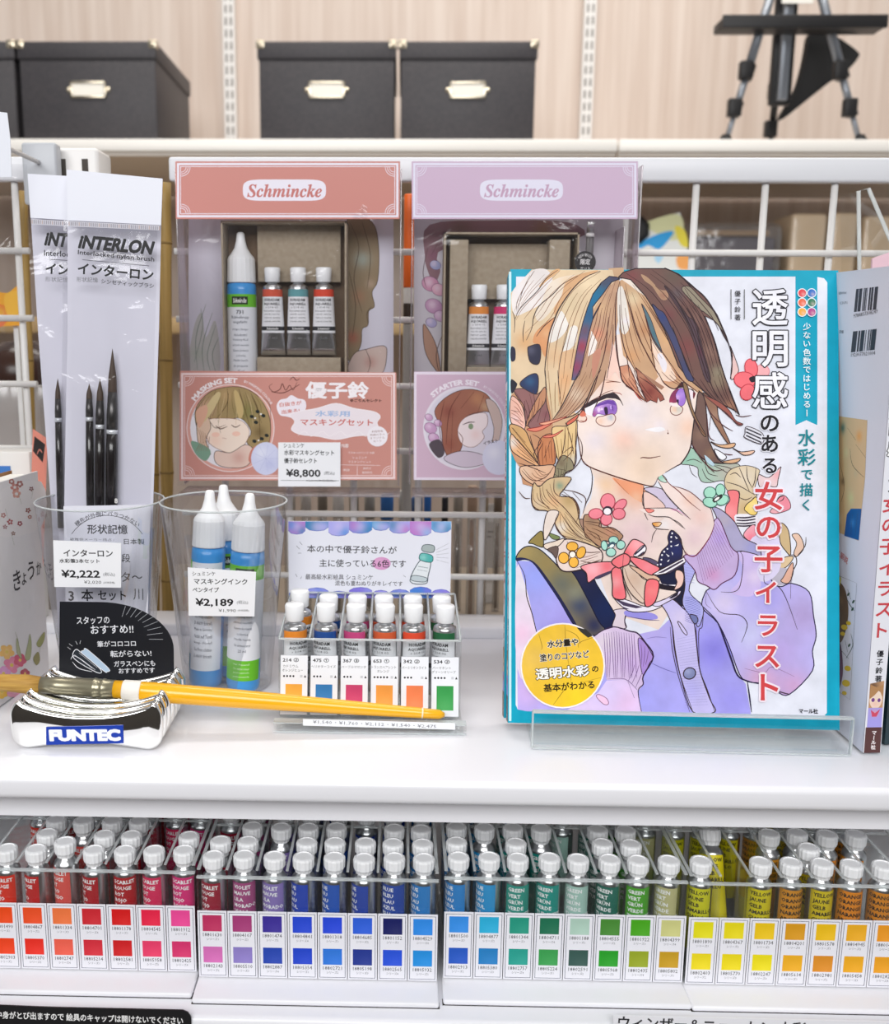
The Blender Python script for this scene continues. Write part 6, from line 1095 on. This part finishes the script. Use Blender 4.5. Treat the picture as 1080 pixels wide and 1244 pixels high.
for p, c_ in (('P 44,782 50,772 54,768 53,778 48,786', '#a3a468'), ('P 30,800 34,780 36,770 38,784 36,800', '#b0b488'), ('P 20,775 24,790 26,800 20,792', '#b8ba94'), ('P 40,800 46,792 48,802 44,808', '#98905c')): S.fill(p, c_, None, .5, '#7d7c50')
for p in ('P 24,800 22,780 18,768', 'P 36,802 36,770', 'P 46,800 52,770'): S.line(p, .8, '#8f9470')
S.mb.build('cover', PR, t); b = MB(); b.prism([(0, .001), (Lg-.002, .001), (Lg-.002, H-.002), (0, H-.002)], a-nrm*.0013, d, Z, .016, None); b.build('page_block', paper, t)
b = MB(); b.prism([(0, 0), (Lg, 0), (Lg, H), (0, H)], a-nrm*.0173, d, Z, .0012, None); b.build('back_cover', mat('brown board', '#8a6038', .6), t)
# pads, coral box and hanging bag behind it
x0 = PY(-40, 560, .70).x; x1 = PY(36, 560, .70).x; zt_ = PY(20, 549, .70).z; t = thing('paper_pad', 'white paper pad with a blue tab behind the floral notebook', 'paper pad', ((x0+x1)/2, .71, 0)); b = MB(); b.rbox((x0, .70, .0004), (x1, .722, zt_), .001); b.build('pad', mat('pad white', '#e2e0dc', .6), t)
q0, q1 = PY(-10, 566, .6995), PY(13, 575, .6995); b = MB(); b.box((q0.x, .6992, q1.z), (q1.x, .7, q0.z)); b.build('blue_tab', mat('blue tab', '#3f78c0', .5), t)
s = vsheet(45, 545, .69, .1, .4); s.card([(40, 521), (58, 533), (52, 700), (35, 700)], '#dd8a78', .004); s.fill([(42, 530), (55, 540), (52, 562), (40, 548)], '#241e1e', sm=False); s.line('P 45,552 48,546 51,550', 1.4, '#c87a6c'); tag(s.mb.build('coral_box', PR), 'coral card box with a black label behind the rear brush bag', 'box')
s = vsheet(0, 180, .61); t = thing('hanging_bag', 'clear bag with a white header hanging at the far left', 'bag', s.O); s.card([(-60, 128), (8.5, 137), (12.5, 170), (14, 215), (-60, 215)], '#e4e7f0', .0006); s.mb.build('header_card', PR, t)
q = PY(-30, 150, .612); b = MB(); b.tube([(q.x, .7148, zb+.009), (q.x, .618, zb+.009), (q.x, .604, zb+.013)], .0016, 8); b.build('hook', wm, t)
film('clear_pouch', t, vsheet(0, 300, .613), [(-60, 200), (35, 200), (22, 425), (-60, 430)], .004, 20, 30, off=.002, seed=21)
# ================================================================== goods behind the grid, on the rear shelf
bam = mat('bamboo', '#a98a4e', .5, noise=(9, '#8c7038', (30, 30, 1)))
for i, (u0, v0, u1, v1, w, lab) in enumerate(((200, 222, 204, 740, 15, 'thick bamboo stick behind the wire grid left of the pink set'), (186, 240, 190, 740, 9, 'thin bamboo stick beside the thick one behind the wire grid'), (28, 232, 46, 740, 10, 'bamboo stick at the far left behind the rear brush bag'))):
    Yb_ = .80+i*.014; a, c = PY(u0, v0, Yb_), PY(u1, v1, Yb_); c = a+(c-a)*((-.0295-a.z)/(c.z-a.z)); r = w/2*.8/1200; t = thing('bamboo_stick', lab, 'stick', c)
    b = MB(); pts = []; rs = []
    for k in range(25):
        f = k/24; pts.append(c+(a-c)*f); rs.append(r*(1.12 if k % 6 == 3 else 1))
    b.tube(pts, rs, 12); b.build('culm', bam, t); b = MB()
    for k in (3, 9, 15, 21): p = pts[k]; dd = (a-c).normalized(); b.tube([p-dd*.0008, p+dd*.0008], r*1.16, 12)
    b.build('node_ring', mat('bamboo node', '#7a6030', .6), t)
def rear(name, label, cat, u, w, v0, cols, Yr_, r2=None, group=None):
    """slim upright article behind the grid: cols = [(part, fraction from top, colour or material)]"""
    x = PY(u, 650, Yr_).x; zt = PY(u, v0, Yr_).z; z0 = -.0298; r = w/2*Yr_/1200; t = thing(name, label, cat, (x, Yr_, z0), group); f0 = 1.
    for pn, f1, m in cols:
        za, zb2 = z0+(zt-z0)*f1, z0+(zt-z0)*f0; rr = r*(.98 if f0 < 1 else 1); b = MB(); b.lathe([(rr*.96, za), (rr, za+.0012), (rr, zb2-.0012), (rr*.9, zb2)], 16, Matrix.Translation((x, Yr_, 0))); b.build(pn, m if not isinstance(m, str) else mat('rear '+m, m, .4), t); f0 = f1
    return t
CLT = clear_mat('clear tube', '#e4e2df', .1, .6, .1, .06)
rear('orange_marker', 'orange marker pen standing between the two hanging sets', 'marker', 493, 12, 236, [('barrel', .80, '#ee6a1c'), ('band', .765, '#eceae6'), ('grip', .72, '#3a2a1e'), ('lower_barrel', 0, '#a8a4a0')], .81)
spec = [(352, 15, 592, '#b4aca2', '#77706a'), (372, 13, 596, '#cfcac4', '#9a9088'), (392, 12, 590, '#8f877e', '#6a5f54'), (411, 14, 597, '#d8d4ce', '#8a8278'), (430, 12, 594, '#a0978c', '#7d7264'), (449, 13, 600, '#9d9a96', '#8f8a84'), (470, 16, 600, '#2a64a8', '#a8a29a'), (490, 12, 596, '#c9c5be', '#7a7268'), (506, 14, 604, '#3a5a8c', '#b0aaa2'), (519, 9, 602, '#2466b4', '#9a948c'), (540, 8, 604, '#26242a', '#b5afa6'), (556, 12, 596, '#a89f94', '#8a8074'), (573, 12, 590, '#b79a84', '#a8886e'), (588, 9, 600, '#96836c', '#a0866a'), (604, 10, 596, '#7a6a5c', '#8a7866')]
nm = ['warm grey', 'pale grey', 'taupe', 'off-white', 'khaki grey', 'mid grey', 'bright blue', 'silver', 'slate blue', 'thin deep blue', 'thin black', 'ash', 'light brown', 'thin ochre', 'dark brown']
gone = 0
for k, (u, w, v0, c1, c2) in enumerate(spec):
    Yq = .845+(k % 3)*.016; x = PY(u, 650, Yq).x; r = w/2*Yq/1200; zt = PY(u, v0, Yq).z; t = thing('brush_tube', '%s capped tube standing behind the grid below the hanging sets' % nm[k], 'tube', (x, Yq, -.0298), 'slim tubes on the rear shelf')
    b = MB(); b.lathe([(r, zt-.022), (r, zt-.001), (r*.85, zt)], 16, Matrix.Translation((x, Yq, 0))); b.build('cap', mat('rear '+c1, c1, .4), t); b = MB(); b.lathe([(r*.93, -.0298), (r*.93, zt-.0221)], 16, Matrix.Translation((x, Yq, 0))); b.build('tube', CLT, t)
    b = MB(); b.tube([(x, Yq, -.027), (x, Yq, zt-.03)], r*.45, 10); b.build('handle_inside', mat('rear '+c2, c2, .5), t)
for k, (u0, u1, v0, v1, lab) in enumerate(((582, 604, 612, 690, 'upper white price ticket behind the grid left of the book'), (584, 604, 700, 742, 'lower white price ticket behind the grid left of the book'))):
    s = vsheet((u0+u1)/2, v0, .905); s.card([(u0, v0), (u1, v0), (u1, v1), (u0, v1)], '#d8d4d0', .001); s.fill([(u0+2, v0+8), (u1-2, v0+8), (u1-2, v0+22), (u0+2, v0+22)], '#f2f0ee', sm=False); s.line([(u0+3, v0+34), (u1-4, v0+34)], 1.4, '#8a8480', taper=0); s.line([(u0+3, v0+40), (u1-7, v0+40)], 1.4, '#8a8480', taper=0)
    x = s.O.x; b = s.mb; b.box((x-.001, .9062, -.03), (x+.001, .908, s.O.z)); tag(b.build('price_ticket', PR), lab, 'price ticket')
# left: bowl, boxes and an orange packet
c = PY(10, 470, .86); t = thing('wooden_bowl', 'dark brown bowl behind the wire grid at the far left', 'bowl', (c.x, .9, -.0298)); zt = PY(10, 412, .86).z; zb2 = PY(10, 468, .86).z
b = MB(); b.lathe([(.0, zt), (.018, zt-.003), (.034, zt-.016), (.040, zb2+.004), (.038, zb2)], 32, Matrix.Translation((c.x, .9, 0)), capb=False); b.build('dome', mat('dark walnut', '#3a2620', .25), t)
b = MB(); b.rbox((c.x-.06, .86, -.0298), (c.x+.045, .94, zb2), .002); o = b.build('clear_container', clear_mat('clear box', '#dcd6d0', .1, .5, .1, .25)); tag(o, 'clear storage box under the dark bowl at the far left', 'box')
s = vsheet(15, 370, .83); s.card('P -30,352 10,356 24,344 35,350 34,395 -30,398', '#f0a828', .004, sm=False); s.fill('P -30,372 8,372 4,396 -30,397', '#e8692a', [((0, 380), 8, '#f2c040', .8)]); s.fill('P 6,358 30,354 28,380 10,384', '#f5bc3c'); b = s.mb; b.box((s.O.x-.002, .8345, -.0298), (s.O.x+.002, .837, s.O.z)); tag(b.build('orange_packet', PR), 'orange and yellow packet behind the wire grid at the far left', 'packet')
# clear acrylic sign stand at the upper right, pink card below it
t = thing('acrylic_sign_stand', 'bent clear acrylic stand at the upper right edge', 'sign stand', PY(1064, 330, .70)); a0, a1, a2, a3 = PY(1044, 330, .70), PY(1043, 232, .70), PY(1055, 229, .70), PY(1098, 330, .70); a0 = a0+(a0-a1)*((a0.z-.0092)/(a1.z-a0.z)); a3 = a2+(a3-a2)*((a2.z-.0092)/(a2.z-a3.z))
b = MB(); th = Vector((0, .028, 0))
for p, q in ((a0, a1), (a1, a2), (a2, a3)): b.add([p, q, q+th, p+th], [(0, 1, 2, 3)])
b.build('bent_sheet', ACR, t); b = MB(); b.tube([a0, a1, a2, a3], .0013, 6); b.build('sheet_edge', ACE, t)
s = vsheet(1075, 330, .69); q = PY(1060, 314, .69); vb = 758; s.card([(1060, 314), (1100, 300), (1085, vb), (1036, vb)], '#eec8d4', .002); tag(s.mb.build('pink_card', PR), 'pale pink card behind the spine-forward book at right', 'card')
# ================================================================== trays of paint tubes on the lower shelf
YC = .485; ZF = ZL+.0035
PITCH = .01625
tints = {}
def tint(h):
    return mat('tube label '+h, h, .38)
LANG = dict(r='SCARLET ROUGE ROT ROJO ROSSO', v='VIOLET MAUVE LILA MORADO VIOLA', b='BLUE BLEU BLAU AZUL BLU', g='GREEN VERT GRÜN VERDE TURCHESE', y='YELLOW JAUNE GELB AMARILLO GIALLO', o='ORANGE ORANGE ORANGE NARANJA ARANCIO')
def cyl_text(b, lines, r, z0, dz, h, a0, m):
    for i, t in enumerate(lines):
        V, Fc, x0, x1, y0, y1 = glyphs(t, .03, 0, 1); k = len(b.v); sc = h/.7
        for x, y in V:
            a = a0+(x-x0)*sc/r; b.v.append((r*math.cos(a), r*math.sin(a), z0-i*dz+y*sc))
        for f in Fc: b.face([k+q for q in f], None, m)
def make_tube(fam):
    t = thing('paint_tube', 'paint tube', 'paint tube')
    b = MB(); b.lathe([(.0058, .0008), (.0064, .004), (.0067, .010), (.0067, .0538), (.0062, .0550), (.0048, .0566), (.0043, .0572), (.0041, .0590)], 24); b.build('tube_body', SILV, t)
    b = MB(); r = .00685; A0, A1 = math.radians(192), math.radians(318); n = 14
    for k in range(n+1):
        a = A0+(A1-A0)*k/n; b.v += [(r*math.cos(a), r*math.sin(a), .016), (r*math.cos(a), r*math.sin(a), .0532)]
    for k in range(n): b.face((2*k, 2*k+2, 2*k+3, 2*k+1), None, 0, True)
    cyl_text(b, LANG[fam].split(), r+.00008, .0496, .0036, .0021, math.radians(206), 1)
    o = b.build('label', [tint('#888888'), mat('label white ink' if fam not in 'yo' else 'label black ink', '#f5f5f5' if fam not in 'yo' else '#2a2620', .5)], t)
    b = MB(); P = [(.0038, .0578), (.0045, .0580), (.0048, .0594), (.0057, .0608), (.0059, .0654), (.0055, .0664), (.0045, .0667), (.0042, .0662), (0, .0662)]
    b.lathe(P, 32, lobes=16, amp=.022, smooth=False); b.build('screw_cap', CAPW, t)
    return t
PROTO = {}
def paint_tube(x, y, z, colr, fam, label, group, lean=0., spin=0., rx=0.):
    if fam not in PROTO: PROTO[fam] = o = make_tube(fam)
    else: o = copy_tree(PROTO[fam])
    o.location = (x, y, z); o.rotation_euler = (rx, lean, spin)
    for ch in [c for c in bpy.data.objects if c.parent == o]:
        if ch.name.startswith('label'):
            ch.material_slots[0].link = 'OBJECT'; ch.material_slots[0].material = tint(colr)
    tag(o, label, 'paint tube', group); return o
ORD = ['front', 'second', 'third', 'fourth', 'fifth']
ROWY = [.0115, .0277, .0439, .0640, .0802]
TRAYS = [
 dict(n='red', x0=-.2388, yo=.001, first=1, cols=[
  ('#e03018', 'r', '145', 'vermilion', '#f04a10', '#f0400c', 'vermilion over scarlet-orange'), ('#c41f1f', 'r', '1234', 'scarlet', '#ef5020', '#ec2a18', 'orange-red over pure scarlet'),
  ('#e0574f', 'r', '1345', 'coral', '#f27840', '#f0604c', 'soft orange over coral'), ('#b01824', 'r', '12345', 'crimson', '#cf2430', '#d62838', 'crimson over rose red'),
  ('#b3121f', 'r', '12345', 'deep red', '#d81414', '#d01418', 'bright red over deep red'), ('#dc2a5c', 'r', '145', 'rose', '#ea2048', '#ea3a68', 'carmine over rose'), ('#e0307c', 'r', '1245', 'hot pink', '#ef4a98', '#d8306c', 'hot pink over magenta')]),
 dict(n='violet-blue', x0=-.1070, yo=-.003, first=0, cols=[
  ('#9c1a34', 'r', '1245', 'wine red', '#c03060', '#d870b8', 'wine over orchid pink'), ('#a84a80', 'v', '12345', 'mauve', '#a83c78', '#9080c8', 'plum over lavender'), ('#8c78bc', 'v', '134', 'lilac', '#3c2c98', '#2044b0', 'indigo violet over royal blue'),
  ('#2546b4', 'b', '12345', 'ultramarine', '#2448d4', '#1c44cc', 'ultramarine over ultramarine'), ('#2458b8', 'b', '12345', 'cobalt', '#2448dc', '#2c78dc', 'ultramarine over mid blue'), ('#2a48a8', 'b', '124', 'smalt blue', '#2c60dc', '#1c3490', 'cobalt over dark blue'),
  ('#2348a4', 'b', '12345', 'Prussian blue', '#101860', '#2050d8', 'near-black navy over cobalt'), ('#2c80c8', 'b', '12345', 'cerulean', '#2c8ce8', '#1c90e0', 'sky blue over cerulean')]),
 dict(n='blue-green', x0=.0262, yo=.0, first=0, cols=[
  ('#2c84cc', 'b', '12345', 'azure', '#3490e8', '#2058c4', 'azure over deep blue'), ('#2c98d4', 'b', '1345', 'light cyan', '#28b0dc', '#2080c4', 'cyan over peacock blue'), ('#2c9888', 'g', '1234', 'sea green', '#209880', '#20a090', 'sea green over turquoise green'), ('#1c9488', 'g', '134', 'teal', '#187050', '#38a050', 'dark teal over emerald'),
  ('#a8ccc0', 'g', '14', 'pale mint', '#b0d0c0', '#345850', 'pale mint over slate green'), ('#1c6c5c', 'g', '1234', 'dark green', '#488c34', '#20a020', 'moss green over bright green'), ('#4ca828', 'g', '1234', 'grass green', '#48a818', '#98a820', 'grass green over olive lime'), ('#c0bc88', 'g', '14', 'pale khaki', '#d0d088', '#c89c18', 'pale khaki over ochre')]),
 dict(n='yellow-orange', x0=.1570, yo=-.001, first=0, cols=[
  ('#d4d020', 'y', '14', 'lemon', '#e8e010', '#f0dc10', 'greenish lemon over lemon'), ('#d8cc18', 'y', '4', 'canary yellow', '#ecdc10', '#f0dc08', 'lemon over clear yellow'), ('#dccc18', 'y', '14', 'clear yellow', '#f0c810', '#f0e008', 'golden yellow over lemon'), ('#d89028', 'o', '134', 'amber', '#dc9c18', '#f0b018', 'ochre over amber'),
  ('#dcc41c', 'y', '12345', 'golden yellow', '#f0c010', '#e09020', 'golden yellow over brown orange'), ('#e88c20', 'o', '134', 'orange', '#f0b020', '#f0ac14', 'light orange over light orange'), ('#e08c20', 'o', '134', 'deep orange', '#f09c20', '#f0a418', 'orange over warm yellow')]),
]
for T in TRAYS:
    x0 = T['x0']; x1 = x0+8*PITCH; yf = YC+T['yo']; yb = yf+.098; name = T['n']
    if name == 'yellow-orange': x1 = x0+8*PITCH
    t = thing('paint_tray', 'clear acrylic tray of %s paint tubes' % {'red': 'red and pink', 'violet-blue': 'violet and blue', 'blue-green': 'blue and green', 'yellow-orange': 'yellow and orange'}[name], 'tray', ((x0+x1)/2, yf, ZL), 'acrylic paint trays on the lower shelf')
    b = MB(); b.rbox((x0-.0005, yf-.0175, ZL+.0003), (x1+.0005, yb, ZF), .0012); b.build('base_board', WHITE, t)
    b = MB(); b.rbox((x0-.0008, yf-.0170, ZL-.0002), (x1+.0008, yf-.012, ZL+.0003), .0001); b.build('base_shadow_strip', mat('base shadow dark', '#2a2622', .7), t)  # dark strip painted in as the thin shadow under the base board
    zt = -.0665; b = MB(); b.box((x0, yf+.0012, ZF+.0002), (x1, yf+.0030, zt)); b.build('front_wall', ACR, t)
    b = MB(); b.box((x0, yf+.0010, zt), (x1, yf+.0030, zt+.0009)); b.build('front_rim', ACE, t)
    b = MB(); b.box((x0, yf+.0525, ZF+.0002), (x1, yf+.0542, zt+.003)); b.build('middle_wall', ACR, t)
    b = MB(); b.box((x0, yf+.0525, zt+.003), (x1, yf+.0542, zt+.0038)); b.build('middle_rim', ACE, t)
    for k in range(9):
        x = x0+k*PITCH; w = .0007 if 0 < k < 8 else .0009
        x += .0009 if k == 0 else -.0009 if k == 8 else 0
        b = MB(); b.box((x-w, yf+.003, ZF+.0002), (x+w, yb, zt+.004)); d = b.build('divider', ACR, t)
        b = MB(); b.box((x-w, yf+.003, zt+.004), (x+w, yb, zt+.0047)); b.build('divider_edge', ACE, d)
    for i, (colr, fam, rows, cn, s1, s2, desc) in enumerate(T['cols']):
        cx = x0+(i+T['first']+.5)*PITCH
        # printed swatch card in the front pocket
        zc0, zc1 = ZF+.0008, -.0848
        s = Sheet((cx, yf-.0002, (zc0+zc1)/2), X, Z, px=(0, 0, .001)); hw, hh = 7.9, (zc1-zc0)*500
        s.card([(-hw, -hh), (hw, -hh), (hw, hh), (-hw, hh)], '#eeeef5', .0006)
        s.frame(-hw+.9, -hh+.9, hw-.9, hh-.9, .28, '#4a5068')
        for k, sc_ in enumerate((s1, s2)):
            y = -hh+2.4+k*hh*.95; h = hx(sc_)
            s.fill([(-5.2, y), (5.2, y), (5.2, y+9.6), (-5.2, y+9.6)], sc_, [([(0, y)], 5, tuple(min(1, q*.86) for q in h), .5), ([(2, y+9)], 5, tuple(min(1, q*1.12+.03) for q in h), .6)], sm=False, grid=1.6)
            s.text('1880%d%02d' % (1+(i*3+k) % 6, (i*37+k*41+len(name)*13) % 90+10)+str((i*7+k*3) % 10), 0, y+11.6, w=10.2, h=2.1, c='#26262c', bold=.02, res=1)
            s.text('シリーズ%d' % (1+(i+k) % 4), 0, y+14.2, w=6.4, h=1.5, c='#555560', res=1)
        tag(s.mb.build('swatch_card', PR), 'paper swatch card with %s' % desc, 'swatch card', 'swatch cards in front of the paint tubes')
        for r in rows:
            r = int(r)-1; dz = 0
            if name == 'red' and i == 2 and r == 0: dz = .004
            lab = '%s paint tube, %s in the row behind the %s card' % (cn, ORD[r], desc)
            if r == 0: lab = '%s paint tube at the front, right behind the %s card' % (cn, desc)
            paint_tube(cx+random.uniform(-.0006, .0006), yf+ROWY[r]+random.uniform(-.0008, .0008), ZF+.0003+dz+(0 if dz else 0), colr, fam, lab, '%s tubes in the %s tray' % (cn, name), 0, random.uniform(-.5, .35))
# a yellow tube slumped back in the half-empty lemon column
o = paint_tube(.1570+1.5*PITCH, YC+.0205, ZF+.0046, '#e0d018', 'y', 'yellow paint tube slumped back behind the empty front place', 'slumped yellow tube', 0, 0, -.42)
bpy.data.objects.remove(_to); bpy.data.curves.remove(_tc)
